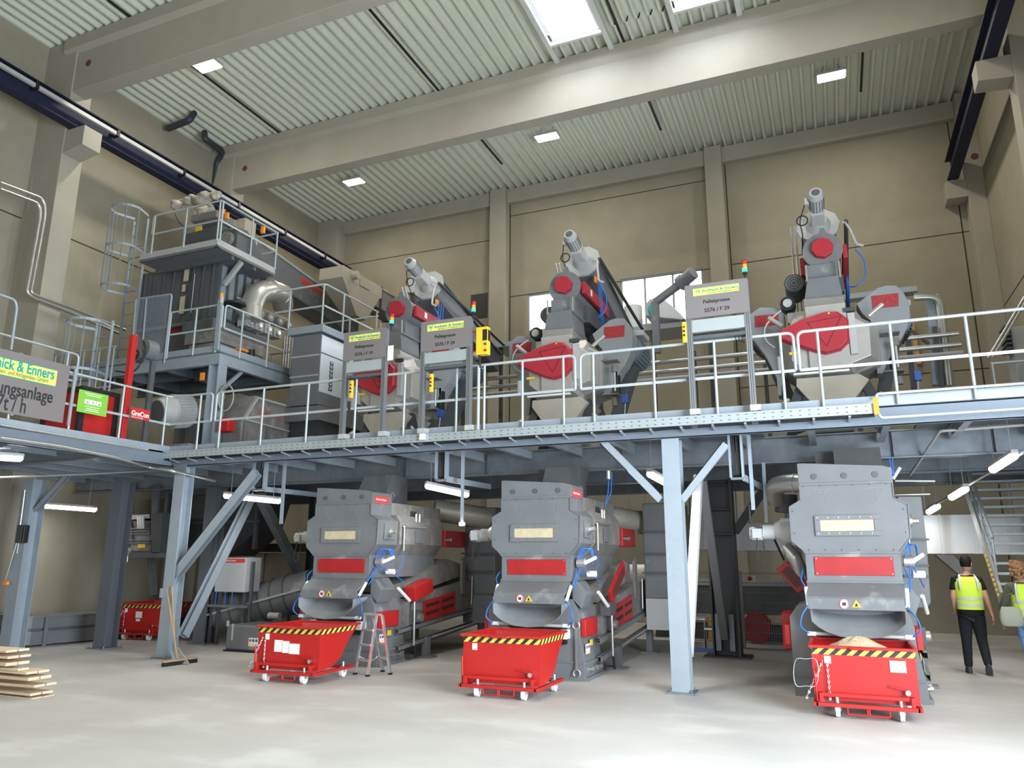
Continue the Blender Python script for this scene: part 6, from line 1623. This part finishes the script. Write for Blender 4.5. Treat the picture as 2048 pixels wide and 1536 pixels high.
# ---- drain pipes under the roof
pipe('short bent dark drain pipe below the roof at the left', [A(388, 226, z=ZC), A(380, 240, x=-15.4), A(336, 257, x=-16.3)], .09, mat('dark_drain_pipe', (.035, .045, .06), .5), .15)
pipe('long dark drain pipe descending beside the second wall pillar', [A(409, 266, z=ZC), A(409, 277, x=-15.6), A(446, 305, x=-16.0), A(434, 325, x=-16.3), A(428, 380, x=-16.4)], .09, MATS['dark_drain_pipe'], .15)
# ================================================================ UNDER THE PLATFORM AND BACKGROUND
# ---- screw conveyor along the left wall floor
t = thing('floor_trough_conveyor', (-15.4, 12.6, 0), 'grey trough conveyor lying along the floor at the lower left, rising in a curve', 'conveyor')
TG = mat('slate_conveyor_paint', (0.14, 0.15, 0.155), 0.45, 0, .1, 2)
path = [Vector((-16.0, 9.6, .42)), Vector((-15.55, 10.0, .22)), Vector((-15.25, 10.35, .06)), Vector((-15.02, 10.75, 0)), Vector((-14.85, 11.6, 0)), Vector((-14.75, 13.2, 0)), Vector((-14.65, 14.9, 0))]
def rib(off, z0, z1, name, m, w=.02):
    R_ = []
    for i, p in enumerate(path):
        d = (path[min(i+1, 6)]-path[max(i-1, 0)]); d.z = 0; n_ = Vector((d.y, -d.x, 0)).normalized()
        a = p+n_*off; c = p+n_*(off-w)
        R_.append([a+Vector((0, 0, z0)), a+Vector((0, 0, z1)), c+Vector((0, 0, z1)), c+Vector((0, 0, z0))])
    return MB().loft(R_, True).build(name, m, t)
rib(.28, .08, .50, 'trough', GREYD, .56); rib(.31, .34, .55, 'upper_side_sheet', TG, .03); rib(.33, .03, .26, 'lower_side_sheet', TG, .05); rib(.36, .55, .57, 'top_flange', GREY, .72); rib(.36, .26, .28, 'side_flange', GREY, .05)
for k, f in ((3, .25), (4, .5)):
    p = path[k].lerp(path[k+1], f); d = path[k+1]-path[k]; n_ = Vector((d.y, -d.x, 0)).normalized()
    MB().bar(p+n_*.345, p+n_*.345+Vector((0, 0, .57)), .07, .05, n_).build('flange_rib', TG, t)
    MB().bar(p+n_*.2+d.normalized()*.15, p+n_*.2+d.normalized()*.15+Vector((0, 0, .1)), .06, .06).build('foot', GREYD, t)
# ---- hanging machine below the left wing
def u3(zx, zy, y): return A(220+zx/4.517, 960+zy/4.517, y=y)
def o3(pts, y): return [(q.x, q.z) for q in (u3(a_, c_, y) for a_, c_ in pts)]
t = thing('hanging_funnel', u3(280, 500, 12.4), 'hanging discharge funnel with yellow label under the left wing', 'machine')
MB().prism(o3([(120, 370), (380, 365), (375, 560), (370, 640), (190, 640), (180, 560)], 12.4), 'y', 12.4, 12.9).build('funnel', DUSTY, t, .005)
MB().prism(o3([(370, 300), (475, 295), (450, 660), (375, 660)], 12.3), 'y', 12.3, 12.9).build('side_casing', DARKST, t)
MB().prism(o3([(115, 320), (355, 310), (355, 345), (115, 362)], 12.35), 'y', 12.35, 12.9).build('flange', GREYL, t)
for zx in (150, 375): MB().prism(o3([(zx, 40), (zx+60, 40), (zx+45, 300), (zx, 300)], 12.4), 'y', 12.4, 12.46).build('hanger_strut', GREYD, t)
b = MB()
for zy in (440, 465, 488, 545, 568): 
    p, q = u3(150, zy, 12.36), u3(365, zy-3, 12.36); b.bar(p, q, .03, .02)
b.build('ribs', GREY, t)
MB().prism(o3([(170, 370), (190, 370), (208, 560), (188, 560)], 12.36), 'y', 12.36, 12.4).build('upright', DARKST, t)
MB().prism(o3([(250, 578), (315, 576), (315, 612), (252, 614)], 12.38), 'y', 12.38, 12.39).build('yellow_label', YELLOW, t)
MB().prism(o3([(160, 655), (440, 655), (640, 665), (640, 705), (160, 700)], 12.3), 'y', 12.3, 12.5).build('slide_rail', GREYD, t)
MB().cyl(u3(90, 640, 12.3), u3(165, 640, 12.3), .08, n=14).build('rail_motor', GREYL, t)
MB().tube([u3(155, 740, 12.3), u3(160, 680, 12.3), u3(180, 650, 12.3)], .02, 8, fillet=.05).build('elbow_pipe', STAIN, t)
MB().bar(u3(370, 700, 12.6), u3(395, 1045, 12.6), .12, .12).build('downspout', GREYD, t)
for k in range(3): MB().cyl(u3(255+22*k, 330, 12.3), u3(258+22*k, 440, 12.3), .03, n=8).build('pneumatic_valve', ALU, t)
pipe('thin polished pipe hanging beside the broom column', [u3(735, 0, 11.6), u3(708, 270, 11.6), u3(672, 640, 11.6)], .02, CHROME, 0)
# ---- small control box on the left edge column
q = A(45, 1068, y=9.85)
t = thing('wall_control_box', q, 'small dark box with a hanging cord on the column at the left edge', 'control box')
MB().box(q.x-.12, q.x+.05, 9.8, 9.95, q.z-.17, q.z+.17).build('case', DARKST, t, .02)
MB().box(q.x+.05, q.x+.10, 9.8, 9.9, q.z-.15, q.z+.15).build('black_lid', BLACK, t, .01)
MB().cyl((q.x, 9.8, q.z-.17), (q.x, 9.8, q.z-.36), .008, n=6).build('cord', PAPER, t)
MB().tube([A(50, 980, y=9.85), A(38, 1070, y=9.85), A(8, 1170, y=9.85)], .015, 6).build('cable_tube', CHROME, t)
q = A(14, 1166, y=9.85); MB().box(q.x-.05, q.x+.06, 9.8, 9.86, q.z-.03, q.z+.03).build('orange_socket', ORANGE, t, .005)
# ---- white control cabinet on a stand
def u5(zx, zy, y): return A(400+zx/3.0714, 900+zy/3.0714, y=y)
def o5(pts, y): return [(q.x, q.z) for q in (u5(a_, c_, y) for a_, c_ in pts)]
cy = 12.4
t = thing('control_cabinet', u5(190, 870, cy), 'pale grey control cabinet with a red label on a stand left of the left cooler', 'cabinet')
q0, q1 = u5(105, 660, cy), u5(270, 875, cy)
MB().box(q0.x, q1.x, cy, cy+.45, q1.z, q0.z).build('case', mat('pale_cabinet_grey', (.50, .51, .52), .45), t, .01)
r0, r1 = u5(135, 668, cy), u5(276, 693, cy); r1.x = min(r1.x, q1.x-.01)
MB().box(r0.x, r1.x, cy-.003, cy, r1.z, r0.z).build('red_label', REDS, t)
text('Rudnick & Enners', .055, (r0.x+.05, cy-.004, (r0.z+r1.z)/2-.015), PAPER, t, sx=.85)
MB().box(q0.x+.04, q0.x+.10, cy-.01, cy, q0.z-.35, q0.z-.31).build('door_lock', BLACK, t)
for x in (q0.x-.12, q0.x+.08, q1.x-.06, q1.x+.1): MB().bar((x, cy+.1, 0), (x, cy+.1, q1.z+(.0 if x < q1.x else .6)), .05, .05).build('stand_leg', GREYD, t)
MB().box(q0.x-.2, q1.x+.12, cy-.02, cy+.02, q1.z-.30, q1.z-.25).build('stand_rail', GREY, t)
for k in (.1, .5, .8): MB().tube([(q0.x+k*.6, cy, q1.z), (q0.x+k*.6+.03, cy-.03, q1.z-.15), (q0.x+k*.6, cy, q1.z-.28)], .01, 6).build('blue_hose', BLUEH, t)
# ---- grey low box with warning sheet in front of it
cy = 11.7
q0, q1 = u5(165, 1065, cy), u5(375, 1265, cy)
t = thing('low_drive_casing', (q0.x, cy, 0), 'low grey casing with a warning sheet on the floor left of the left skip', 'casing')
b = MB().box(q0.x, q1.x+.55, cy, cy+.9, .03, q0.z-.02); b.build('case', GREY, t, .03)
MB().box(q0.x-.02, q1.x+.55, cy-.02, cy+.92, 0, .03).build('base', BLACK, t)
MB().box(q0.x, q0.x+.06, cy-.01, cy, q0.z-.05, q0.z+.05).build('lug', GREYL, t)
MB().bar((q0.x+.16, cy-.01, .2), (q0.x+.16, cy-.01, .5), .03, .02).build('door_handle', GREYL, t)
w0 = u5(295, 1205, cy-.01); sticker_row(t, w0.x, cy-.005, w0.z, 'front', 3, .065)
# ---- large tubular screw conveyor
t = thing('large_screw_tube', u5(400, 900, 12.9), 'thick grey banded screw conveyor tube behind the white control cabinet', 'conveyor')
p, q = u5(120, 1010, 12.9), u5(700, 850, 13.4)
MB().cyl(p, q, .40, n=28).build('tube', GREY, t)
d_ = (q-p).normalized()
for f_ in (.2, .38, .5, .62, .76): e = p.lerp(q, f_); MB().cyl(e-d_*.02, e+d_*.02, .415, n=28).build('band', GREYD, t)
MB().bar(p+Vector((0, -.42, 0)), q+Vector((0, -.42, 0)), .05, .04).build('side_flange', GREYL, t)
MB().bar((q.x-.5, 13.2, 0), (q.x-.5, 13.2, q.z-.3), .12, .12).build('support_leg', GREYD, t); MB().bar((p.x+.5, 13.0, 0), (p.x+.5, 13.0, p.z-.3), .12, .12).build('support_leg', GREYD, t)
q = u5(455, 1018, 12.3); tag(MB().cyl(q+Vector((-.12, 0, 0)), q+Vector((.14, 0, 0)), .06, n=12).build('coupling_piece', GREYL), 'small pale round drive poking out behind the left skip', 'motor')
# ---- beige panels and dark machinery behind
t = thing('beige_switch_cabinet', u5(430, 700, 15.5), 'tall beige cabinet far behind the left cooler', 'cabinet')
q0, q1 = u5(325, 632, 15.5), u5(540, 815, 15.5)
MB().box(q0.x, q1.x, 15.5, 16.2, 0, q0.z).build('case', BEIGE, t, .01)
xm = u5(395, 632, 15.5).x; MB().box(xm-.04, xm+.04, 15.46, 15.5, .3, q0.z).build('cable_duct', GREYL, t)
MB().box(q0.x-1.6, q1.x+.4, 15.2, 15.9, q0.z+.02, q0.z+.22).build('top_beam', DARKST, t)
# dark machinery hanging between the columns (mill outlet and ducts)
t = thing('mill_outlet_hopper', (-12.9, 13.6, 2.2), 'dark hopper and frames hanging behind the diagonal braces', 'machine')
MB().prism([(-14.6, 3.15), (-11.6, 3.15), (-11.9, 2.25), (-12.6, 1.75), (-13.5, 1.75), (-14.3, 2.3)], 'y', 13.5, 14.4).build('hopper', DARKST, t, .01)
for x in (-14.5, -13.2, -11.8): MB().bar((x, 13.45, 1.9), (x, 13.45, 3.2), .08, .08).build('frame_post', GREYD, t)
MB().bar((-14.5, 13.45, 2.5), (-11.7, 13.45, 2.5), .06, .06).build('frame_rail', GREYD, t)
q = u5(45, 640, 13.4); tag(MB().box(-13.0, -12.5, 13.2, 13.45, 1.75, 2.1).build('red_valve_box', REDD), 'dark red box glimpsed between the column and the diagonal braces', 'box')
# ---- spiral ducts between the coolers
def duct(label, pts, r, rings=5, m=DUCT, fillet=.3):
    t = thing('round_duct', pts[0], label, 'duct', 'round ducts under the platform')
    MB().tube(pts, r, 20, fillet=fillet).build('duct', m, t)
    P_, Q_ = Vector(pts[0]), Vector(pts[1]); d_ = (Q_-P_).normalized()
    for i in range(rings): e = P_.lerp(Q_, (i+.5)/rings); MB().cyl(e-d_*.015, e+d_*.015, r*1.06, n=20).build('clamp_ring', m, t)
    return t
BD = mat('beige_lit_duct', (.50, .48, .40), .45, .3)
duct('round beige duct between the left and middle coolers', [A(868, 1020, y=13.9), A(985, 1038, y=14.6)], .22, 3, BD)
duct('round beige duct behind the middle cooler', [A(1180, 1030, y=14.0), A(1300, 1048, y=15.0)], .22, 3, BD)
duct('bent silver duct at the upper left of the right cooler', [A(1606, 966, y=11.7), A(1575, 966, y=11.8), A(1548, 972, y=12.0), A(1550, 1000, y=12.3)], .13, 1, DUCT, .15)
duct('flexible silver hose duct at the lower left of the right cooler', [A(1568, 1092, y=11.9), A(1592, 1118, y=11.9), A(1602, 1150, y=12.0)], .10, 4, DUCT, .15)
duct('dark round duct hanging left of the right cooler', [A(1572, 990, y=13.0), A(1572, 1025, y=13.0)], .17, 1, GREYD)
# red mesh guard and red casing left of the right cooler
t = thing('tilted_red_guard', A(1583, 1160, y=12.0), 'tilted red mesh guard at the left flank of the right cooler', 'guard')
p, q = A(1563, 1130, y=12.0), A(1608, 1178, y=12.0)
MB().bar(p, q, .2, .18, (0, 1, 0)).build('guard_case', RED, t, .01)
MB().bar(p.lerp(q, .15)+Vector((0, -.102, 0)), p.lerp(q, .85)+Vector((0, -.102, 0)), .004, .13, (0, 0, 1)).build('dark_mesh', MATS['guard_mesh'], t)
t = thing('red_gear_casing', A(1578, 1260, y=11.6), 'red casing at the lower left flank of the right cooler', 'casing')
p, q = A(1562, 1225, y=11.6), A(1590, 1300, y=11.6)
MB().box(p.x, q.x, 11.6, 12.2, q.z, p.z).build('case', RED, t, .02)
MB().cyl((q.x-.05, 11.55, (p.z+q.z)/2), (q.x-.05, 11.6, (p.z+q.z)/2), .05, n=12).build('hub', DARKST, t)
# ---- wide silver ducts running along x at the rear
def square_duct(label, pa, pb, y, d, m=STAIN, seams=3, name='square_duct'):
    p, q = A(*pa, y=y), A(*pb, y=y)
    t = thing(name, (p.x, y, q.z), label, 'duct')
    MB().box(p.x, q.x, y, y+d, q.z, p.z).build('duct_body', m, t, .01)
    for x in (p.x+.1, q.x-.1): MB().bar((x, y+d/2, p.z), (x, y+d/2, 3.6), .03, .03).build('hanger_rod', GALV, t)
    for i in range(seams): x = p.x+(q.x-p.x)*(i+.5)/seams; MB().box(x-.02, x+.02, y-.02, y, q.z, p.z).build('seam', m, t)
    return t
SD = mat('matt_silver_sheet', (0.62, 0.63, 0.62), 0.4, 0.45, .05, 1.2)
square_duct('wide silver rectangular duct behind the dark column', (1462, 1047), (1590, 1102), 17.2, .6, SD, 3)
square_duct('silver rectangular duct between the pale front column and the dark column', (1366, 1030), (1420, 1100), 16.4, .6, SD, 2)
t = square_duct('wide silver duct in front of the back wall right of the right cooler', (1845, 1030), (2060, 1108), 17.6, .8, SD, 3)
q0 = A(1880, 1110, y=17.6); MB().prism([(A(1872, 1110, y=17.6).x, q0.z), (A(1905, 1110, y=17.6).x, q0.z), (A(1950, 1145, y=17.6).x, A(1950, 1150, y=17.6).z), (A(1925, 1155, y=17.6).x, A(1925, 1155, y=17.6).z)], 'y', 17.6, 18.0).build('branch', GREY, t)
# grey tall duct right of the right cooler
gy = 12.3
t = thing('tall_grey_duct', A(1835, 1215, y=gy), 'tall grey banded duct standing right behind the right cooler', 'duct')
pp = [(1795, 993), (1842, 993), (1853, 1080), (1862, 1205), (1855, 1215), (1800, 1218)]
MB().prism([(q.x, q.z) for q in (A(a_, c_, y=gy) for a_, c_ in pp)], 'y', gy, gy+.9).build('duct_body', GREY, t, .01)
for zz in (1078, 1130, 1152): 
    p, q = A(1808, zz, y=gy-.02), A(1858, zz+1, y=gy-.02); MB().bar(p, q, .04, .03).build('band', GREYD, t)
def tall_duct(cx, label):
    t = thing('tall_grey_duct', (cx, 13.6, 0), label, 'duct')
    MB().box(cx-.35, cx+.35, 14.4, 15.3, 1.0, 2.75).build('duct_body', GREY, t, .02)
    for zz in (1.45, 1.8, 2.2): MB().box(cx-.36, cx+.36, 14.28, 14.3, zz, zz+.03).build('band', GREYD, t)
    MB().box(cx-.33, cx+.33, 14.35, 15.1, .45, 1.0).build('lower_part', GREYL if cx > -4 else GREY, t)
tall_duct(A(1322, 1100, y=14.3).x, 'tall grey banded duct seen right of the middle cooler')
tall_duct(A(955, 1100, y=14.3).x, 'tall grey banded duct seen between the left and middle coolers')
# ---- mesh fence
t = thing('mesh_fence', (-3.0, 16.4, 0), 'wire mesh fence with a warning plate behind the dark column', 'fence')
fx0, fx1 = A(1375, 1200, y=16.4).x, A(1620, 1200, y=16.4).x
zf = A(1480, 1146, y=16.4).z
for x in (fx0, A(1483, 1200, y=16.4).x, fx1): MB().bar((x, 16.4, 0), (x, 16.4, zf+.04), .06, .06).build('fence_post', GREYL, t)
b = MB(); x = fx0
while x < fx1: b.tube([(x, 16.4, .1), (x, 16.4, zf)], .0035, 4, smooth=False, caps=False); x += .045
for i in range(8): b.tube([(fx0, 16.39, .1+(zf-.1)*i/7), (fx1, 16.39, .1+(zf-.1)*i/7)], .007, 4, smooth=False, caps=False)
b.build('wire_mesh', GALV, t)['kind'] = 'stuff'
p, q = A(1490, 1151, y=16.37), A(1511, 1163, y=16.37)
MB().box(p.x, q.x, 16.36, 16.37, q.z, p.z).build('warning_plate', PAPER, t)
MB().cyl((p.x+.08, 16.36, (p.z+q.z)/2), (p.x+.08, 16.355, (p.z+q.z)/2), .045, n=14).build('round_symbol', REDS, t)
MB().prism([(q.x-.12, q.z+.02), (q.x-.02, q.z+.02), (q.x-.07, q.z+.11)], 'y', 16.355, 16.36).build('triangle_symbol', YELLOW, t)
# machinery behind the fence
t = thing('grey_base_machine', (-1.5, 17.6, 0), 'long grey machine bed behind the mesh fence', 'machine')
MB().box(fx0-1.2, fx1+.5, 17.7, 18.6, .55, 1.15).build('machine_bed', GREYD, t, .01)
MB().box(fx0-1.2, fx1+.5, 17.66, 17.72, 1.15, 1.30).build('rail', GREYL, t)
MB().box(fx0-1.0, fx1+.4, 17.8, 18.5, 0, .3).build('base', DARKST, t)
q = A(1514, 1255, y=17.3); tag(MB().prism([(q.x+.30*math.cos(a), .0+.34*(.924+math.sin(a))) for a in (j*math.pi/4+math.pi/8 for j in range(8))], 'y', 17.2, 17.55).build('red_drum', REDD, None, .01), 'dark red octagonal drum behind the mesh fence', 'drum')
q = A(1430, 1240, y=17.3); tag(MB().box(q.x-.14, q.x+.14, 17.2, 17.5, .0, .52).build('yellow_box', YELLOW), 'small yellow box behind the mesh fence left of the dark column', 'box')
# step stool
t = thing('step_platform', A(1395, 1290, z=0), 'small metal step platform between the pale front column and the dark column', 'steps')
sy = 15.6
for k, (xa, xb_, zy) in enumerate(((1378, 1410, 1236), (1408, 1428, 1256), (1425, 1445, 1275))):
    p, q = A(xa, zy, y=sy), A(xb_, zy, y=sy)
    MB().box(p.x, q.x, sy, sy+.5, p.z-.03, p.z).build('step', ALU, t)
    for x in (p.x+.02, q.x-.02): MB().bar((x, sy+.02, 0), (x, sy+.02, p.z-.03), .03, .03).build('leg', GREYL, t)
p, q = A(1375, 1288, y=15.3), A(1437, 1291, y=15.3); tag(MB().box(p.x, q.x, 15.3, 15.34, 0, .07).build('barrier_strip', mat('blue_white_strip', (.12, .22, .5), .6)), 'low blue barrier strip on the floor left of the dark column', 'barrier')
# ---- staircase at the right
t = thing('steel_staircase', (2.4, 14.0, 0), 'galvanised steel staircase at the right edge leading up to the platform', 'stairs')
sy0 = 14.7
L0, L1 = A(1918, 935, y=sy0), A(2008, 1200, y=sy0)
# flight runs in depth: stringers from the platform edge down towards the viewer's right
def st(a_, c_): return A(a_, c_, y=sy0)
xl = L1.x; 
P_up, P_dn = Vector((2.15, 17.4, 3.5)), Vector((2.55, 14.6, .95))
S0, S1 = A(1922, 945, y=16.6), A(2002, 1195, y=14.8)
R0, R1 = S0+Vector((1.15, 0, 0)), S1+Vector((1.15, 0, 0))
MB().bar(S0, S1, .04, .26).build('stringer', PALE, t); MB().bar(R0, R1, .04, .26).build('stringer', PALE, t)
n_ = 13
for i in range(n_+1):
    a_ = S0.lerp(S1, (i+.3)/(n_+.6)); c_ = R0.lerp(R1, (i+.3)/(n_+.6))
    MB().box(a_.x, c_.x, a_.y-.13, a_.y+.13, a_.z-.02, a_.z+.02).build('tread', GALV, t)
for A0, A1 in ((S0, S1), (R0, R1)):
    MB().tube([A0+Vector((0, 0, .75)), A1+Vector((0, 0, .95))], .025, 8).build('handrail', GALV, t)
    MB().tube([A0+Vector((0, 0, .4)), A1+Vector((0, 0, .5))], .015, 8).build('knee_rail', GALV, t)
    for f in (.05, .35, .65, .97): e = A0.lerp(A1, f); MB().cyl(e, e+Vector((0, 0, .75+.2*f)), .018, n=8).build('post', GALV, t)
E_ = S1.lerp(S0, .04)
for k in range(9): e = S1.lerp(S0, .02+.035*k); MB().cbox(e+Vector((-.03, -.02, 0)), .03, .03, .05).build('yellow_marker', YELLOW, t)
MB().box(S1.x+.0, S1.x+1.2, 13.4, 14.9, S1.z-.12, S1.z-.06).build('landing', GALVD, t) if False else None
for A1 in (R1,): MB().bar(A1, (A1.x, A1.y, 0), .06, .06).build('stair_leg', GALV, t)
# ---- hanging cable drops
def cable_drop(label, pxl, pxr, py0, py1, pye, y=10.9):
    a_, c_ = A(pxl, py0, y=y), A(pxr, py1, y=y)
    t = thing('cable_drop_tray', a_, label, 'cable tray', 'U shaped cable tray drops')
    for x in (a_.x, c_.x): MB().bar((x, y, 3.42), (x, y, c_.z), .03, .10, (0, 1, 0)).build('side_rail', GALV, t)
    MB().bar((c_.x, y, c_.z), (c_.x+.1, y+1.5, c_.z-.0), .03, .09).build('side_rail', GALV, t)
    MB().box(a_.x, c_.x, y-.05, y+.05, c_.z-.03, c_.z).build('tray_bottom', GALVD, t)
    b = MB()
    for k in range(6): b.tube([(a_.x+.03+(c_.x-a_.x-.06)*k/5, y+.02*(k % 3), 3.5), (a_.x+.04+(c_.x-a_.x-.06)*k/6, y, (3.4+c_.z)/2), (a_.x+.03+(c_.x-a_.x-.06)*k/5, y, c_.z+.02), (a_.x+.1+.02*k, y+.8, c_.z+.03)], .011, 6, fillet=.05)
    o = b.build('cables', RUBBER, t); o['kind'] = 'stuff'
    return t
cable_drop('cable tray drop in front of the lamp left of the middle cooler', 875, 893, 900, 958, 960)
cable_drop('cable tray drop at the top of the long diagonal brace', 512, 529, 920, 978, 980)
cable_drop('cable tray drop right of the pale front column', 1457, 1487, 865, 955, 960)
t = thing('hanging_rail', A(925, 1000, y=11.0), 'thin upright rail with a small lit lamp between the left and middle coolers', 'rail')
MB().bar(Vector((A(926, 905, y=11.0).x, 11.0, 3.6)), A(924, 1045, y=11.0), .05, .03, (0, 1, 0)).build('rail', GALV, t)
q = A(924, 1048, y=10.95); MB().cyl(q+Vector((-.04, 0, 0)), q+Vector((.04, 0, 0)), .03, n=10).build('small_lamp', TUBE, t)
t = thing('hanging_rail', A(570, 1000, y=11.0), 'thin upright rail hanging left of the left cooler', 'rail')
MB().bar(Vector((A(570, 925, y=11.0).x, 11.0, 3.6)), A(562, 1048, y=11.0), .06, .03, (0, 1, 0)).build('rail', GALV, t)
t = thing('hanging_rail', A(1500, 900, y=11.2), 'pair of upright rails with dark cable right of the pale front column', 'rail')
MB().bar(A(1497, 870, y=11.2), A(1507, 1020, y=11.2), .05, .03, (0, 1, 0)).build('rail', GALV, t); MB().bar(A(1527, 925, y=12.2), A(1533, 1045, y=12.2), .05, .03, (0, 1, 0)).build('rail', GALV, t)
MB().tube([A(1499, 1010, y=11.2), A(1500, 1050, y=11.2), A(1540, 1060, y=11.3), A(1568, 1120, y=11.9)], .015, 6, fillet=.1).build('cable', RUBBER, t)
# blue hoses hanging from the ceiling between middle and right coolers
t = thing('hanging_air_hoses', A(1224, 960, y=12.0), 'pair of blue air hoses hanging behind the top of the middle cooler', 'hose')
for k in (0, 6): MB().tube([A(1218+k, 945, y=12.0), A(1216+k, 985, y=12.0), A(1210, 1012, y=12.0)], .01, 6).build('blue_hose', BLUEH, t)
MB().cyl(A(1217, 942, y=12.0), A(1217, 958, y=12.0), .04, n=10).build('coupling', ALU, t)
t = thing('hanging_air_hoses', A(1782, 940, y=12.0), 'blue air hoses hanging at the top right of the right cooler', 'hose')
for k in (0, 5): MB().tube([A(1779+k, 915, y=12.0), A(1781+k, 935, y=12.0), A(1788, 950, y=12.0)], .01, 6).build('blue_hose', BLUEH, t)
MB().cyl(A(1800, 935, y=12.1), A(1786, 958, y=12.1), .025, n=10).build('coupling', WHITE, t)
# pipes under the deck
for i, (a_, c_, e_, g_, yy_) in enumerate(((1790, 962, 1870, 962, 12.8), (1790, 990, 1860, 988, 13.4), (1150, 905, 1340, 930, 12.9))):
    pipe('thin service pipe under the deck, %s' % ('just right of the right cooler top', 'lower one right of the right cooler', 'above the middle cooler')[i], [A(a_, c_, y=yy_), A(e_, g_, y=yy_)], .022, STAIN, 0)
# small red tag on the platform edge
# ---- upper right: pipe frame and column in front of back wall, stairs to upper level
def u4(zx, zy, y): return A(1648+zx/3.84, 560+zy/3.84, y=y)
t = thing('pipe_rack', u4(860, 100, 17.0), 'tall rack of pipes standing in front of the back wall at the right', 'pipes')
MB().bar(u4(880, 810, 17.0), u4(830, 120, 17.0), .22, .2).build('rack_column', GALV, t)
for k, (a_, c_) in enumerate(((975, 895), (950, 880))): MB().tube([u4(a_, 810, 16.8), u4(c_, 130, 16.8), u4(690, 125+14*k, 16.8)], .06, 10, fillet=.2).build('pipe', STAIN, t)
MB().bar(u4(845, 520, 17.0), u4(620, 350, 17.0), .06, .06).build('diagonal', GREYD, t)
MB().box(u4(150, 30, 17.2).x, u4(710, 30, 17.2).x, 17.2, 17.5, u4(700, 85, 17.2).z, u4(700, 45, 17.2).z).build('top_rail', PALE, t)
for zx in (170, 600): MB().bar((u4(zx, 60, 17.3).x, 17.35, ZD), (u4(zx, 60, 17.3).x, 17.35, u4(700, 85, 17.2).z), .1, .1).build('rail_post', GREYD, t)
tag(MB().bar((u4(655, 0, 21.3).x, 21.42, u4(0, 700, 21.3).z), (u4(635, 0, 21.3).x, 21.42, u4(0, 390, 21.3).z), .1, .1).build('wooden_batten', mat('orange_wood', (.62, .36, .14), .7)), 'orange brown upright batten on the back wall right of the right press', 'batten')
t = thing('upper_stairs', u4(1380, 500, 15.5), 'grey stairs with railing on the platform at the right edge', 'stairs')
for k in range(6): MB().box(u4(1330, 0, 15.5).x, u4(1380, 0, 15.5).x, 15.5, 16.0, u4(0, 640-32*k, 15.5).z-.03, u4(0, 640-32*k, 15.5).z).build('tread', GREYD, t)
MB().box(u4(1375, 0, 15.6).x, u4(1600, 0, 15.6).x, 15.6, 16.2, ZD, u4(0, 500, 15.6).z).build('side_cabinet', GREYL, t, .01)
for k in (0, 30): MB().tube([u4(1260+k, 600, 15.3), u4(1540+k, 130, 15.3)], .025, 8).build('handrail', STAIN, t)
railing('small railing before the upper stairs at the right edge', [(u4(1300, 780, 13.5).x, 13.5), (u4(1300, 780, 13.5).x+2.0, 13.5)], [(0, .01), (0, .95)], (0, 0), 3.62, 1.1)
# ---- white ducts and rack on the far platform, seen before the windows
t = thing('hooded_duct', A(1335, 620, y=16.5), 'white curved duct hood with a turquoise opening before the bright windows', 'duct')
q = [(A(a_, c_, y=16.8).x, A(a_, c_, y=16.8).z) for a_, c_ in ((1290, 632), (1292, 606), (1300, 597), (1330, 600), (1345, 612), (1362, 628), (1372, 640), (1310, 634))]
MB().prism(q, 'y', 16.8, 17.8).build('hood', mat('white_duct_paint', (.60, .60, .57), .5), t, .02)
c = A(1303, 618, y=16.78); MB().ball(c, .13, 12, (.7, .2, 1.2)).build('opening', mat('turquoise_lining', (.05, .5, .5), .5), t)
q = A(1258, 612, y=16.8); b = MB().cyl((q.x, 17.2, q.z-.5), (q.x, 17.2, q.z+.1), .22, n=20); b.build('second_hood', MATS['white_duct_paint'], t)
MB().box(q.x-3.6, q.x+2.4, 16.9, 17.9, q.z-.62, q.z-.5).build('support_rail', PALE, t)
for k in range(5): MB().bar((q.x-3.4+1.3*k, 17.0, ZD), (q.x-3.4+1.3*k, 17.0, q.z-.5), .08, .08).build('support_leg', GREYD, t)
t = thing('rear_gear_motor', A(1365, 560, y=16.0), 'grey gear motor on a slanting arm before the right back window', 'motor')
p, q, r = A(1387, 545, y=16.0), A(1360, 568, y=16.2), A(1310, 605, y=16.4)
MB().cyl(p, p.lerp(q, .8), .145, n=20).build('motor_body', GREY, t); MB().cyl(p.lerp(q, .7), q, .18, n=10).build('gearbox', GREY, t)
MB().bar(q, r, .14, .14).build('arm', GREY, t); MB().bar(r, (r.x, r.y, r.z-1.2), .16, .16).build('arm_post', GREY, t)
t = thing('curved_white_hood', A(830, 570, y=16.5), 'white rounded hood behind the feed motor of the left press', 'duct')
q = [(A(a_, c_, y=17.5).x, A(a_, c_, y=17.5).z) for a_, c_ in ((810, 585), (812, 568), (822, 552), (838, 546), (862, 546), (866, 585))]
MB().prism(q, 'y', 17.5, 18.4).build('hood', MATS['white_duct_paint'], t, .02)
MB().box(q[0][0]+.1, q[-1][0], 17.6, 18.3, ZD, q[0][1]).build('shaft_box', GREYD, t, .01)
t = thing('rear_cable_rack', (-9.5, 16.6, 5.0), 'horizontal bundle of pipes on a rack along the rear of the platform', 'pipes')
for k, z in enumerate((5.05, 5.25, 5.5)): MB().cyl((-8.6, 16.5+.1*k, z+.6), (2.6, 16.5+.1*k, z+.6), .05, n=10).build('pipe', STAIN if k else GREYL, t)
for x in (-8.4, -6.2, -2.6, -1.1, 2.2): MB().bar((x, 16.75, ZD), (x, 16.75, 6.3), .08, .08).build('rack_post', GREYD, t)
